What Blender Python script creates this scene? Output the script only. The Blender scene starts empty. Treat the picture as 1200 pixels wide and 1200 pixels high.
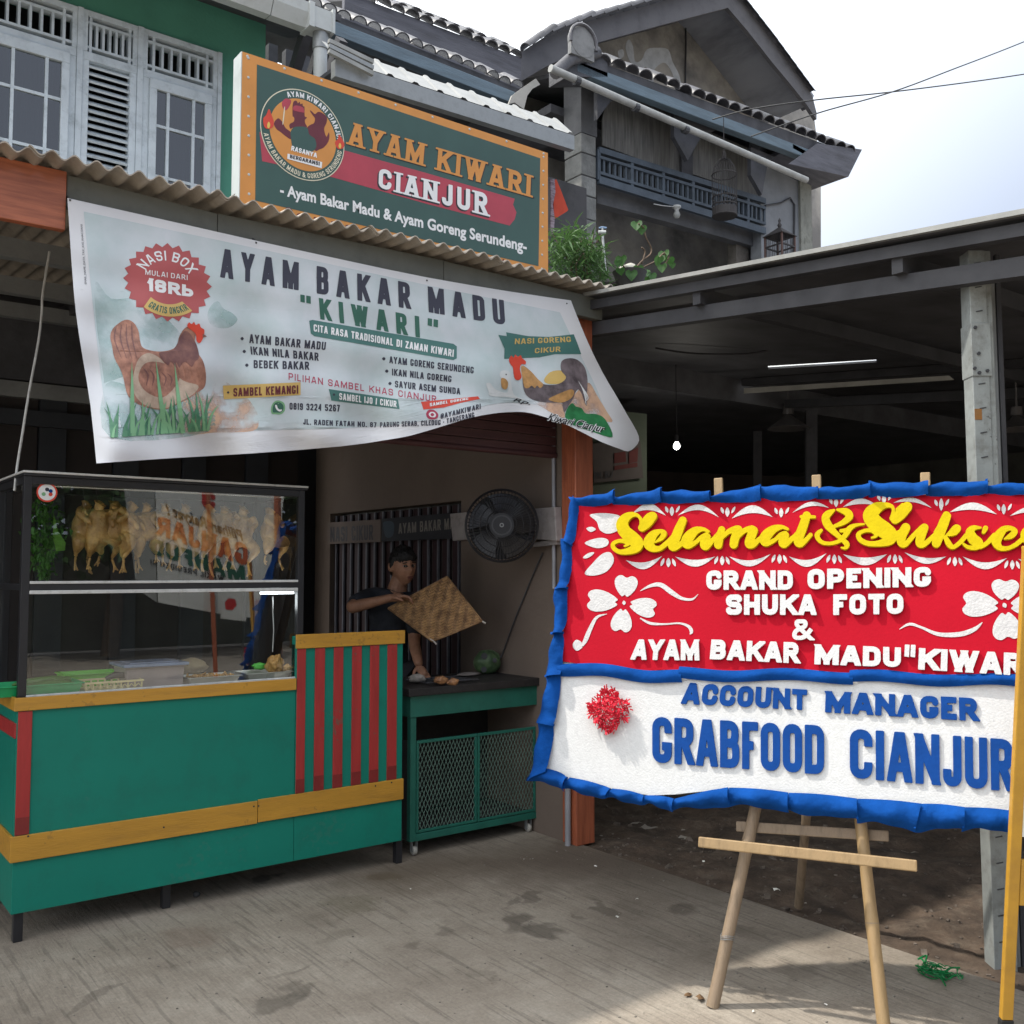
import bpy, bmesh, math, random
import numpy as np
from mathutils import Vector, Matrix, noise as mnoise
from mathutils.geometry import tessellate_polygon
random.seed(7)
scene = bpy.context.scene
C = scene.collection
R = math.radians
# ---------------------------------------------------------------- camera
YAW = R(52.7)          # angle of the view from the shop front (the front runs along X)
PITCH = R(3.468)
F = 1155.0             # focal length in pixels of the 1200 px photograph
CAM = Vector((0, 0, 1.5))
FH = Vector((math.cos(YAW), math.sin(YAW), 0))
RV = Vector((math.sin(YAW), -math.cos(YAW), 0))
FV = FH * math.cos(PITCH) + Vector((0, 0, 1)) * math.sin(PITCH)
UV = -FH * math.sin(PITCH) + Vector((0, 0, 1)) * math.cos(PITCH)
cam = bpy.data.objects.new('camera', bpy.data.cameras.new('camera'))
C.objects.link(cam)
cam.location = CAM
m3 = Matrix((RV, UV, -FV)).transposed()
cam.rotation_euler = m3.to_euler()
cam.data.lens = F / 1200 * 36
cam.data.sensor_width = 36
cam.data.clip_start = 0.05
cam.data.clip_end = 500
scene.camera = cam
# ---------------------------------------------------------------- sky, sun, exposure
SUN = Vector((-.45, .457, 1)).normalized()
SUN_EL = math.asin(SUN.z)
SUN_AZ = math.atan2(SUN.x, SUN.y)        # clockwise from +Y
world = bpy.data.worlds.new('World'); scene.world = world; world.use_nodes = True
wn = world.node_tree; wn.nodes.clear()
sky = wn.nodes.new('ShaderNodeTexSky'); sky.sky_type = 'NISHITA'; sky.sun_disc = False
sky.sun_elevation = SUN_EL; sky.sun_rotation = SUN_AZ
sky.air_density = 1.0; sky.dust_density = 4.0; sky.ozone_density = 1.0
hsv = wn.nodes.new('ShaderNodeHueSaturation'); hsv.inputs['Saturation'].default_value = .42
mixw = wn.nodes.new('ShaderNodeMix'); mixw.data_type = 'RGBA'
tcw = wn.nodes.new('ShaderNodeTexCoord'); nzw = wn.nodes.new('ShaderNodeTexNoise')
nzw.inputs['Scale'].default_value = 1.6; nzw.inputs['Detail'].default_value = 5
mpw = wn.nodes.new('ShaderNodeMapping'); mpw.inputs['Scale'].default_value = (1, 1, 2.2)
rmpw = wn.nodes.new('ShaderNodeMapRange'); rmpw.inputs[1].default_value = .3; rmpw.inputs[2].default_value = .75
rmpw.inputs[3].default_value = .78; rmpw.inputs[4].default_value = .92
wn.links.new(tcw.outputs['Generated'], mpw.inputs['Vector'])
wn.links.new(mpw.outputs['Vector'], nzw.inputs['Vector'])
wn.links.new(nzw.outputs['Fac'], rmpw.inputs[0])
wn.links.new(rmpw.outputs[0], mixw.inputs[0])
# thin cloud veil, whiter and brighter round the veiled sun
dotw = wn.nodes.new('ShaderNodeVectorMath'); dotw.operation = 'DOT_PRODUCT'; dotw.inputs[1].default_value = SUN
wn.links.new(tcw.outputs['Generated'], dotw.inputs[0])
rmp2 = wn.nodes.new('ShaderNodeMapRange'); rmp2.inputs[1].default_value = .10; rmp2.inputs[2].default_value = .60
veil = wn.nodes.new('ShaderNodeMix'); veil.data_type = 'RGBA'; veil.inputs[6].default_value = (3.5, 4.0, 5.0, 1); veil.inputs[7].default_value = (12.5, 13, 13.5, 1)
wn.links.new(dotw.outputs['Value'], rmp2.inputs[0]); wn.links.new(rmp2.outputs[0], veil.inputs[0]); wn.links.new(veil.outputs[2], mixw.inputs[7])
bg = wn.nodes.new('ShaderNodeBackground'); bg.inputs['Strength'].default_value = .15
wo = wn.nodes.new('ShaderNodeOutputWorld')
wn.links.new(sky.outputs[0], hsv.inputs['Color']); wn.links.new(hsv.outputs[0], mixw.inputs[6])
wn.links.new(mixw.outputs[2], bg.inputs['Color']); wn.links.new(bg.outputs[0], wo.inputs[0])
sl = bpy.data.lights.new('sun', 'SUN'); sl.energy = 3.0; sl.angle = R(1.2); sl.color = (1, .95, .87)
so = bpy.data.objects.new('sun', sl); C.objects.link(so)
so.rotation_euler = SUN.to_track_quat('Z', 'Y').to_euler()
so.location = (0, 0, 12)
scene.render.engine = 'CYCLES'
scene.view_settings.view_transform = 'Standard'
scene.view_settings.look = 'None'
scene.view_settings.exposure = 0.45
scene.view_settings.gamma = 1.0
scene.view_settings.use_curve_mapping = False
try:
    scene.cycles.max_bounces = 8; scene.cycles.transparent_max_bounces = 12; scene.cycles.use_denoising = True
except Exception: pass
# ---------------------------------------------------------------- rays from the photograph
def ray(px, py):
    return (FV * F + RV * (px - 600) + UV * (600 - py)) / F
def at(px, py, X=None, Y=None, Z=None, d=None, p=None, n=None):
    r = ray(px, py)
    if X is not None: t = (X - CAM.x) / r.x
    elif Y is not None: t = (Y - CAM.y) / r.y
    elif Z is not None: t = (Z - CAM.z) / r.z
    elif d is not None: t = d / r.dot(FH)
    else: t = (p - CAM).dot(n) / r.dot(n)
    return CAM + r * t
# ---------------------------------------------------------------- objects
ORG = {}
def org(o): return ORG.get(o.name, Vector((0, 0, 0)))
def tag(o, label=None, cat=None, group=None, kind=None):
    if label: o['label'] = label
    if cat: o['category'] = cat
    if group: o['group'] = group
    if kind: o['kind'] = kind
    return o
def thing(name, loc, label, cat, group=None):
    o = bpy.data.objects.new(name, None); C.objects.link(o)
    o.location = loc; o.empty_display_size = .1
    ORG[o.name] = Vector(loc)
    return tag(o, label, cat, group)
def link_mesh(me, name, parent=None, loc=None):
    o = bpy.data.objects.new(name, me); C.objects.link(o)
    if parent is not None:
        o.parent = parent; ORG[o.name] = org(parent)
        if loc is not None: o.location = Vector(loc) - org(parent)
    elif loc is not None: o.location = loc
    return o
def smooth_by_angle(me, ang=40):
    bm = bmesh.new(); bm.from_mesh(me)
    ca = R(ang)
    for f in bm.faces: f.smooth = True
    for e in bm.edges:
        if len(e.link_faces) == 2 and e.calc_face_angle(9) > ca: e.smooth = False
    bm.to_mesh(me); bm.free()
class MB:
    def __init__(s): s.v = []; s.f = []; s.mi = []; s.cur = 0
    def add(s, vs, fs):
        b = len(s.v); s.v += [tuple(q) for q in vs]
        for f in fs: s.f.append(tuple(b + i for i in f)); s.mi.append(s.cur)
        return s
    def box(s, x0, x1, y0, y1, z0, z1):
        return s.add([(x0,y0,z0),(x1,y0,z0),(x1,y1,z0),(x0,y1,z0),(x0,y0,z1),(x1,y0,z1),(x1,y1,z1),(x0,y1,z1)],
                     [(0,3,2,1),(4,5,6,7),(0,1,5,4),(1,2,6,5),(2,3,7,6),(3,0,4,7)])
    def obox(s, c, ax, ay, az):          # centre and three half-vectors
        c, ax, ay, az = map(Vector, (c, ax, ay, az))
        vs = [c + ax*i + ay*j + az*k for k in (-1,1) for (i,j) in ((-1,-1),(1,-1),(1,1),(-1,1))]
        return s.add(vs, [(0,3,2,1),(4,5,6,7),(0,1,5,4),(1,2,6,5),(2,3,7,6),(3,0,4,7)])
    def bar(s, p, q, w, h, up=(0,0,1)):
        p, q = Vector(p), Vector(q); d = (q - p); L = d.length; d /= L
        a = d.cross(Vector(up));
        if a.length < 1e-4: a = d.cross(Vector((1,0,0)))
        a.normalize(); b = a.cross(d).normalized()
        return s.obox((p+q)/2, d*L/2, a*w/2, b*h/2)
    def tube(s, pts, r, seg=8, caps=True):
        pts = [Vector(p) for p in pts]; n = len(pts)
        rs = r if isinstance(r, (list, tuple)) else [r]*n
        rings = []; prev = None
        for i, p in enumerate(pts):
            t = (pts[min(i+1, n-1)] - pts[max(i-1, 0)])
            if t.length < 1e-9: t = Vector((0,0,1))
            t.normalize()
            if prev is None:
                a = t.cross(Vector((0,0,1)))
                if a.length < .1: a = t.cross(Vector((1,0,0)))
                a.normalize()
            else:
                a = (prev - t * prev.dot(t))
                if a.length < 1e-5: a = t.orthogonal()
                a.normalize()
            prev = a; b = t.cross(a)
            rings.append([p + (a*math.cos(2*math.pi*k/seg) + b*math.sin(2*math.pi*k/seg))*rs[i] for k in range(seg)])
        vs = [v for rg in rings for v in rg]; fs = []
        for i in range(n-1):
            for k in range(seg):
                a0 = i*seg+k; a1 = i*seg+(k+1)%seg
                fs.append((a0, a1, a1+seg, a0+seg))
        if caps:
            fs.append(tuple(range(seg))[::-1]); fs.append(tuple((n-1)*seg+k for k in range(seg)))
        return s.add(vs, fs)
    def lathe(s, prof, c=(0,0,0), seg=16, axis='z', close=False):
        c = Vector(c); vs = []; fs = []
        for (r, z) in prof:
            for k in range(seg):
                a = 2*math.pi*k/seg
                if axis == 'z': vs.append(c + Vector((r*math.cos(a), r*math.sin(a), z)))
                elif axis == 'x': vs.append(c + Vector((z, r*math.cos(a), r*math.sin(a))))
                else: vs.append(c + Vector((r*math.cos(a), z, r*math.sin(a))))
        for i in range(len(prof)-1):
            for k in range(seg):
                a0 = i*seg+k; a1 = i*seg+(k+1)%seg
                fs.append((a0, a1, a1+seg, a0+seg))
        return s.add(vs, fs)
    def sheet(s, fn, us, vs_):           # grid surface
        n = len(vs_)
        P = [fn(u, v) for u in us for v in vs_]
        return s.add(P, [(i*n+j, (i+1)*n+j, (i+1)*n+j+1, i*n+j+1) for i in range(len(us)-1) for j in range(n-1)])
    def prism(s, outline, off):          # outline: coplanar 3d points, extruded by off
        o = [Vector(p) for p in outline]; n = len(o); off = Vector(off)
        vs = o + [p + off for p in o]
        tr = tessellate_polygon([o])
        fs = [tuple(t) for t in tr] + [tuple(i+n for i in t[::-1]) for t in tr]
        fs += [(i, (i+1)%n, (i+1)%n+n, i+n) for i in range(n)]
        return s.add(vs, fs)
    def mesh(s, name, mats, o=Vector((0,0,0)), smooth=None, fix=True):
        me = bpy.data.meshes.new(name)
        me.from_pydata([(v[0]-o.x, v[1]-o.y, v[2]-o.z) for v in s.v], [], s.f)
        if not isinstance(mats, (list, tuple)): mats = [mats]
        for m in mats: me.materials.append(m)
        if len(mats) > 1: me.polygons.foreach_set('material_index', s.mi)
        me.update()
        if fix:
            bm = bmesh.new(); bm.from_mesh(me); bmesh.ops.recalc_face_normals(bm, faces=bm.faces); bm.to_mesh(me); bm.free()
        if smooth is not None: smooth_by_angle(me, smooth)
        return me
    def build(s, name, mats, parent=None, smooth=None, bevel=0, fix=True, at0=None):
        o0 = org(parent) if parent is not None else (Vector(at0) if at0 is not None else Vector((0,0,0)))
        me = s.mesh(name, mats, o0, smooth, fix)
        o = bpy.data.objects.new(name, me); C.objects.link(o)
        if parent is not None: o.parent = parent
        elif at0 is not None: o.location = at0
        ORG[o.name] = o0
        if bevel:
            md = o.modifiers.new('bevel', 'BEVEL'); md.width = bevel; md.segments = 2; md.limit_method = 'ANGLE'
        return o
def copy_tree(o, parent=None):
    c = o.copy(); C.objects.link(c)
    if parent is not None: c.parent = parent
    ORG[c.name] = org(o)
    for ch in [x for x in C.objects if x.parent == o]: copy_tree(ch, c)
    return c
# ---------------------------------------------------------------- materials
MATS = {}
def mat(name, col, rough=.6, var=.12, scale=6, bump=.0, bscale=60, metal=0, spec=.5, stretch=(1,1,1), col2=None,
        dirt=0, dirt_scale=2.0, dirt_col=(.03,.027,.022), hv=0, transl=0, emit=None, coat=0, wash=0, speck=None):
    if name in MATS: return MATS[name]
    m = bpy.data.materials.new(name); m.use_nodes = True
    nt = m.node_tree; N = nt.nodes; L = nt.links; b = N['Principled BSDF']
    tc = N.new('ShaderNodeTexCoord'); mp = N.new('ShaderNodeMapping'); mp.inputs['Scale'].default_value = stretch
    L.new(tc.outputs['Object'], mp.inputs['Vector'])
    nz = N.new('ShaderNodeTexNoise'); nz.inputs['Scale'].default_value = scale; nz.inputs['Detail'].default_value = 6
    nz.inputs['Roughness'].default_value = .6
    L.new(mp.outputs[0], nz.inputs['Vector'])
    cr = N.new('ShaderNodeValToRGB')
    c1 = [max(0, c*(1-var)) for c in col]; c2 = [min(1, c*(1+var)) for c in (col2 or col)]
    if col2: c1 = list(col)
    cr.color_ramp.elements[0].position = .32; cr.color_ramp.elements[1].position = .68
    cr.color_ramp.elements[0].color = (*c1, 1); cr.color_ramp.elements[1].color = (*c2, 1)
    L.new(nz.outputs['Fac'], cr.inputs[0]); out = cr.outputs[0]
    if hv:
        oi = N.new('ShaderNodeObjectInfo'); hs = N.new('ShaderNodeHueSaturation')
        mr = N.new('ShaderNodeMapRange'); mr.inputs[3].default_value = 1-hv; mr.inputs[4].default_value = 1+hv
        L.new(oi.outputs['Random'], mr.inputs[0]); L.new(mr.outputs[0], hs.inputs['Value']); L.new(out, hs.inputs['Color']); out = hs.outputs[0]
    if dirt:
        n2 = N.new('ShaderNodeTexNoise'); n2.inputs['Scale'].default_value = dirt_scale; n2.inputs['Detail'].default_value = 8
        n2.inputs['Roughness'].default_value = .7
        L.new(mp.outputs[0], n2.inputs['Vector'])
        r2 = N.new('ShaderNodeMapRange'); r2.inputs[1].default_value = .5; r2.inputs[2].default_value = .72; r2.inputs[4].default_value = dirt
        mx = N.new('ShaderNodeMix'); mx.data_type = 'RGBA'
        L.new(n2.outputs['Fac'], r2.inputs[0]); L.new(r2.outputs[0], mx.inputs[0]); L.new(out, mx.inputs[6])
        mx.inputs[7].default_value = (*dirt_col, 1); out = mx.outputs[2]
    if speck:                                    # chips and scuffs: (amount, colour, scale)
        n8 = N.new('ShaderNodeTexNoise'); n8.inputs['Scale'].default_value = speck[2]; n8.inputs['Detail'].default_value = 4; L.new(tc.outputs['Object'], n8.inputs['Vector'])
        n7 = N.new('ShaderNodeTexNoise'); n7.inputs['Scale'].default_value = 2.3; n7.inputs['Detail'].default_value = 3; L.new(tc.outputs['Object'], n7.inputs['Vector'])
        mu = N.new('ShaderNodeMath'); mu.operation = 'MULTIPLY'; L.new(n8.outputs['Fac'], mu.inputs[0]); L.new(n7.outputs['Fac'], mu.inputs[1])
        r8 = N.new('ShaderNodeMapRange'); r8.inputs[1].default_value = .365; r8.inputs[2].default_value = .39; r8.inputs[4].default_value = speck[0]; L.new(mu.outputs[0], r8.inputs[0])
        m8 = N.new('ShaderNodeMix'); m8.data_type = 'RGBA'; L.new(r8.outputs[0], m8.inputs[0]); L.new(out, m8.inputs[6]); m8.inputs[7].default_value = (*speck[1], 1); out = m8.outputs[2]
    L.new(out, b.inputs['Base Color'])
    if wash:
        n9 = N.new('ShaderNodeTexNoise'); n9.inputs['Scale'].default_value = 7; n9.inputs['Detail'].default_value = 7; L.new(mp.outputs[0], n9.inputs['Vector'])
        r9 = N.new('ShaderNodeMapRange'); r9.inputs[1].default_value = .40; r9.inputs[2].default_value = .60; r9.inputs[4].default_value = wash
        L.new(n9.outputs['Fac'], r9.inputs[0]); L.new(r9.outputs[0], b.inputs['Alpha'])
    b.inputs['Roughness'].default_value = rough; b.inputs['Metallic'].default_value = metal
    b.inputs['Specular IOR Level'].default_value = spec
    if coat: b.inputs['Coat Weight'].default_value = coat
    if bump:
        n3 = N.new('ShaderNodeTexNoise'); n3.inputs['Scale'].default_value = bscale; n3.inputs['Detail'].default_value = 5
        L.new(mp.outputs[0], n3.inputs['Vector'])
        bp = N.new('ShaderNodeBump'); bp.inputs['Strength'].default_value = bump; bp.inputs['Distance'].default_value = .01
        L.new(n3.outputs['Fac'], bp.inputs['Height']); L.new(bp.outputs[0], b.inputs['Normal'])
    if emit:
        b.inputs['Emission Color'].default_value = (*emit[:3], 1); b.inputs['Emission Strength'].default_value = emit[3]
    if transl:
        t = N.new('ShaderNodeBsdfTranslucent'); L.new(out, t.inputs['Color']); ms = N.new('ShaderNodeMixShader'); ms.inputs[0].default_value = transl
        o = N['Material Output']; L.new(b.outputs[0], ms.inputs[1]); L.new(t.outputs[0], ms.inputs[2]); L.new(ms.outputs[0], o.inputs[0])
    MATS[name] = m
    return m
def glass_mat(name, tint=(.93,.95,.94), refl=1.0, base=.05):
    if name in MATS: return MATS[name]
    m = bpy.data.materials.new(name); m.use_nodes = True; nt = m.node_tree; N = nt.nodes; L = nt.links; N.clear()
    o = N.new('ShaderNodeOutputMaterial'); ms = N.new('ShaderNodeMixShader'); tr = N.new('ShaderNodeBsdfTransparent'); gl = N.new('ShaderNodeBsdfGlossy')
    tr.inputs[0].default_value = (*tint, 1); gl.inputs['Roughness'].default_value = .004; gl.inputs['Color'].default_value = (refl, refl, refl, 1)
    lw = N.new('ShaderNodeLayerWeight'); lw.inputs[0].default_value = .5
    pw = N.new('ShaderNodeMath'); pw.operation = 'POWER'; pw.inputs[1].default_value = 5
    ma = N.new('ShaderNodeMath'); ma.operation = 'MULTIPLY_ADD'; ma.inputs[1].default_value = 1-base; ma.inputs[2].default_value = base
    L.new(lw.outputs['Facing'], pw.inputs[0]); L.new(pw.outputs[0], ma.inputs[0]); L.new(ma.outputs[0], ms.inputs[0])
    L.new(tr.outputs[0], ms.inputs[1]); L.new(gl.outputs[0], ms.inputs[2]); L.new(ms.outputs[0], o.inputs[0])
    MATS[name] = m; return m
# ---------------------------------------------------------------- lettering: strokes -> outline -> mesh
def sdf_mesh(samples, boxes, x0, x1, y0, y1, cell, clip=None, tol=.25):
    """samples: (N,3) circles x,y,r ; boxes: butt-ended segments (ax,ay,bx,by,r). Returns 2d contours."""
    xs = np.arange(x0 - 2*cell, x1 + 3*cell, cell); ys = np.arange(y0 - 2*cell, y1 + 3*cell, cell)
    X, Y = np.meshgrid(xs, ys, indexing='ij'); D = np.full(X.shape, 1e3)
    for (x, y, r) in samples:
        D = np.minimum(D, np.hypot(X-x, Y-y) - r)
    for (ax, ay, bx, by, r) in boxes:
        dx, dy = bx-ax, by-ay; L = math.hypot(dx, dy)
        if L < 1e-9: continue
        dx /= L; dy /= L
        t = (X-ax)*dx + (Y-ay)*dy; q = np.abs((X-ax)*-dy + (Y-ay)*dx)
        D = np.minimum(D, np.maximum(q - r, np.maximum(-t, t-L)))
    if clip is not None:
        cx0, cx1, cy0, cy1 = clip
        D = np.maximum(D, np.maximum(np.maximum(cx0-X, X-cx1), np.maximum(cy0-Y, Y-cy1)))
    D = D + 1e-7
    ni, nj = D.shape; segs = {}
    def ex(i, j, k):                      # point on grid edge: k=0 along x, k=1 along y
        if k == 0: a, b = D[i, j], D[i+1, j]; t = a/(a-b); return (xs[i]+t*cell, ys[j])
        a, b = D[i, j], D[i, j+1]; t = a/(a-b); return (xs[i], ys[j]+t*cell)
    S = D < 0
    mixed = (S[:-1,:-1] | S[1:,:-1] | S[:-1,1:] | S[1:,1:]) & ~(S[:-1,:-1] & S[1:,:-1] & S[:-1,1:] & S[1:,1:])
    T = {1:[(3,0)],2:[(0,1)],3:[(3,1)],4:[(1,2)],5:[(3,0),(1,2)],6:[(0,2)],7:[(3,2)],8:[(2,3)],9:[(2,0)],10:[(0,1),(2,3)],11:[(2,1)],12:[(1,3)],13:[(1,0)],14:[(0,3)]}
    for i, j in zip(*np.nonzero(mixed)):
        i = int(i); j = int(j)
        c = int(S[i,j]) + 2*int(S[i+1,j]) + 4*int(S[i+1,j+1]) + 8*int(S[i,j+1])
        E_ = {0:(i,j,0), 1:(i+1,j,1), 2:(i,j+1,0), 3:(i,j,1)}
        for a, b in T.get(c, ()): segs[E_[a]] = E_[b]
    loops = []
    while segs:
        k0 = next(iter(segs)); lp = [k0]; k = segs.pop(k0)
        while k != k0 and k in segs: lp.append(k); k = segs.pop(k)
        pts = [ex(*e) for e in lp]
        if len(pts) > 3: loops.append(rdp_closed(pts, cell*tol))
    return [l for l in loops if len(l) >= 3]
def rdp(pts, eps):
    if len(pts) < 3: return pts
    a = np.array(pts); p, q = a[0], a[-1]; d = q-p; L = np.hypot(*d)
    if L < 1e-12: dist = np.hypot(*(a-p).T)
    else: dist = np.abs(d[0]*(a[:,1]-p[1]) - d[1]*(a[:,0]-p[0]))/L
    k = int(dist.argmax())
    if dist[k] > eps: return rdp(pts[:k+1], eps)[:-1] + rdp(pts[k:], eps)
    return [pts[0], pts[-1]]
def rdp_closed(pts, eps):
    a = np.array(pts); k = int(np.hypot(*(a-a[0]).T).argmax())
    return (rdp(pts[:k+1], eps)[:-1] + rdp(pts[k:]+[pts[0]], eps)[:-1])
def fill(loops):
    """2d loops -> verts, triangles (holes by even-odd)."""
    def area(l): return sum(l[i-1][0]*l[i][1]-l[i][0]*l[i-1][1] for i in range(len(l)))/2
    def inside(p, l):
        c = False
        for i in range(len(l)):
            a, b = l[i-1], l[i]
            if (a[1] > p[1]) != (b[1] > p[1]) and p[0] < (b[0]-a[0])*(p[1]-a[1])/(b[1]-a[1])+a[0]: c = not c
        return c
    depth = [sum(inside(l[0], m) for m in loops if m is not l) for l in loops]
    V = []; T = []
    for i, l in enumerate(loops):
        if depth[i] % 2: continue
        holes = [h for j, h in enumerate(loops) if depth[j] == depth[i]+1 and inside(h[0], l)]
        polys = [[Vector((x, y, 0)) for x, y in q] for q in [l]+holes]
        b = len(V)
        tr = tessellate_polygon(polys)
        V += [(p.x, p.y) for q in polys for p in q]
        for t in tr:
            a_, b_, c_ = (V[b+k] for k in t)
            ar = (b_[0]-a_[0])*(c_[1]-a_[1])-(b_[1]-a_[1])*(c_[0]-a_[0])
            if abs(ar) > 1e-12: T.append(tuple(b+k for k in (t if ar > 0 else t[::-1])))
    return V, T
def rr(pts, r, n=5):
    """round the interior corners of a polyline"""
    out = [pts[0]]
    for i in range(1, len(pts)-1):
        p, a, b = Vector(pts[i]), Vector(pts[i-1]), Vector(pts[i+1])
        la, lb = (a-p).length, (b-p).length; q = min(r, la/2 if i > 1 else la, lb/2 if i < len(pts)-2 else lb)
        s, e = p + (a-p).normalized()*q, p + (b-p).normalized()*q
        for k in range(n+1):
            t = k/n; w = s*(1-t)**2 + p*2*t*(1-t) + e*t*t
            out.append((w.x, w.y))
    out.append(pts[-1]); return out
def closed_rr(pts, r):
    m = ((pts[0][0]+pts[-1][0])/2, (pts[0][1]+pts[-1][1])/2)
    return rr([m]+pts+[m], r)
# glyph table: width factor, list of (points, rounded?, closed?)
G = {
 'A': (1.08, [([(0,0),(.4,1)],0,0), ([(1,0),(.6,1)],0,0), ([(.22,.25),(.78,.25)],0,0)]),
 'B': (1, [([(0,0),(0,1)],0,0), ([(0,1),(.93,1),(.93,.53),(0,.53)],1,0), ([(0,.53),(1,.53),(1,0),(0,0)],1,0)]),
 'C': (1, [([(1,.68),(1,1),(0,1),(0,0),(1,0),(1,.32)],1,0)]),
 'D': (1, [([(0,0),(0,1)],0,0), ([(0,1),(1,1),(1,0),(0,0)],1,0)]),
 'E': (.85, [([(0,0),(0,1)],0,0), ([(0,1),(1,1)],0,0), ([(0,.52),(.9,.52)],0,0), ([(0,0),(1,0)],0,0)]),
 'F': (.82, [([(0,0),(0,1)],0,0), ([(0,1),(1,1)],0,0), ([(0,.5),(.9,.5)],0,0)]),
 'G': (1, [([(1,.74),(1,1),(0,1),(0,0),(1,0),(1,.38),(.52,.38)],2,0)]),
 'H': (1, [([(0,0),(0,1)],0,0), ([(1,0),(1,1)],0,0), ([(0,.5),(1,.5)],0,0)]),
 'I': (0, [([(0,0),(0,1)],0,0)]),
 'J': (.82, [([(1,1),(1,0),(0,0),(0,.3)],1,0)]),
 'K': (1.05, [([(0,0),(0,1)],0,0), ([(1,1),(.12,.42)],0,0), ([(1,0),(.42,.58)],0,0)]),
 'L': (.8, [([(0,0),(0,1)],0,0), ([(0,0),(1,0)],0,0)]),
 'M': (1.35, [([(0,0),(0,1)],0,0), ([(1,0),(1,1)],0,0), ([(.04,1),(.5,.12)],0,0), ([(.96,1),(.5,.12)],0,0), ([(.5,.0),(.5,.2)],0,0)]),
 'N': (1.08, [([(0,0),(0,1)],0,0), ([(1,0),(1,1)],0,0), ([(.02,1),(.98,0)],0,0)]),
 'O': (1, [([(0,0),(0,1),(1,1),(1,0)],1,1)]),
 'P': (.98, [([(0,0),(0,1)],0,0), ([(0,1),(1,1),(1,.42),(0,.42)],1,0)]),
 'R': (1, [([(0,0),(0,1)],0,0), ([(0,1),(.97,1),(.97,.48),(0,.48)],1,0), ([(.5,.48),(1,0)],0,0)]),
 'S': (1, [([(1,.8),(1,1),(0,1),(0,.52),(1,.5),(1,0),(0,0),(0,.2)],1,0)]),
 'T': (.95, [([(0,1),(1,1)],0,0), ([(.5,0),(.5,1)],0,0)]),
 'U': (1, [([(0,1),(0,0),(1,0),(1,1)],1,0)]),
 'V': (1.05, [([(0,1),(.42,0)],0,0), ([(1,1),(.58,0)],0,0)]),
 'W': (1.5, [([(0,1),(.25,0)],0,0), ([(.25,0),(.5,1)],0,0), ([(.5,1),(.75,0)],0,0), ([(.75,0),(1,1)],0,0)]),
 'X': (1.05, [([(0,0),(1,1)],0,0), ([(0,1),(1,0)],0,0)]),
 'Y': (1.05, [([(0,1),(.5,.42)],0,0), ([(1,1),(.5,.42)],0,0), ([(.5,.48),(.5,0)],0,0)]),
 'Z': (.95, [([(0,1),(1,1)],0,0), ([(0,0),(1,0)],0,0), ([(.04,0.02),(.96,.98)],0,0)]),
 '0': (.95, [([(0,0),(0,1),(1,1),(1,0)],1,1)]),
 '1': (.45, [([(1,0),(1,1)],0,0), ([(0,.72),(1,1)],0,0)]),
 '2': (.95, [([(0,.7),(0,1),(1,1),(1,.55),(0,0.05)],1,0), ([(0,0),(1,0)],0,0)]),
 '3': (.95, [([(0,.72),(0,1),(1,1),(1,.53),(.35,.53)],1,0), ([(.35,.53),(1,.53),(1,0),(0,0),(0,.28)],1,0)]),
 '4': (1, [([(.8,0),(.8,1)],0,0), ([(.7,1),(0,.3)],0,0), ([(0,.28),(1.05,.28)],0,0)]),
 '5': (.95, [([(1,1),(0,1)],0,0), ([(0,1),(0,.58)],0,0), ([(0,.58),(1,.58),(1,0),(0,0),(0,.25)],1,0)]),
 '6': (.95, [([(1,.75),(1,1),(0,1),(0,0),(1,0),(1,.55),(0,.55)],1,0)]),
 '7': (.9, [([(0,1),(1,1)],0,0), ([(.97,1),(.35,0)],0,0)]),
 '8': (.95, [([(0,.53),(0,1),(1,1),(1,.53)],1,1), ([(0,0),(0,.53),(1,.53),(1,0)],1,1)]),
 '9': (.95, [([(0,.25),(0,0),(1,0),(1,1),(0,1),(0,.45),(1,.45)],1,0)]),
 '.': (0, [([(0,0),(0,.02)],0,0)]), ',': (0, [([(0,.03),(0,-.12)],0,0)]), '-': (.4, [([(0,.45),(1,.45)],0,0)]),
 '"': (.45, [([(.06,1),(.0,.68)],0,0), ([(1,1),(.94,.68)],0,0)]),
 '/': (.5, [([(0,0),(1,1)],0,0)]),
 '*': (0, [([(0,.42),(0,.5)],0,0)]),
 'b': (.95, [([(0,0),(0,1)],0,0), ([(0,.6),(1,.6),(1,0),(0,0)],1,0)]),
 '!': (0, [([(0,.32),(0,1)],0,0), ([(0,0),(0,.02)],0,0)]),
 '@': (1.1, [([(.95,.25),(.95,.0),(0,0),(0,1),(1,1),(1,.35),(.5,.35),(.5,.65),(1,.65)],1,0)]),
 '&': (1.15, [([(1,.0),(.12,.78),(.12,1),(.72,1),(.72,.72),(0,.4),(0,0),(.62,0),(1,.45)],1,0)]),
}
CACHE = {}
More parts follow.
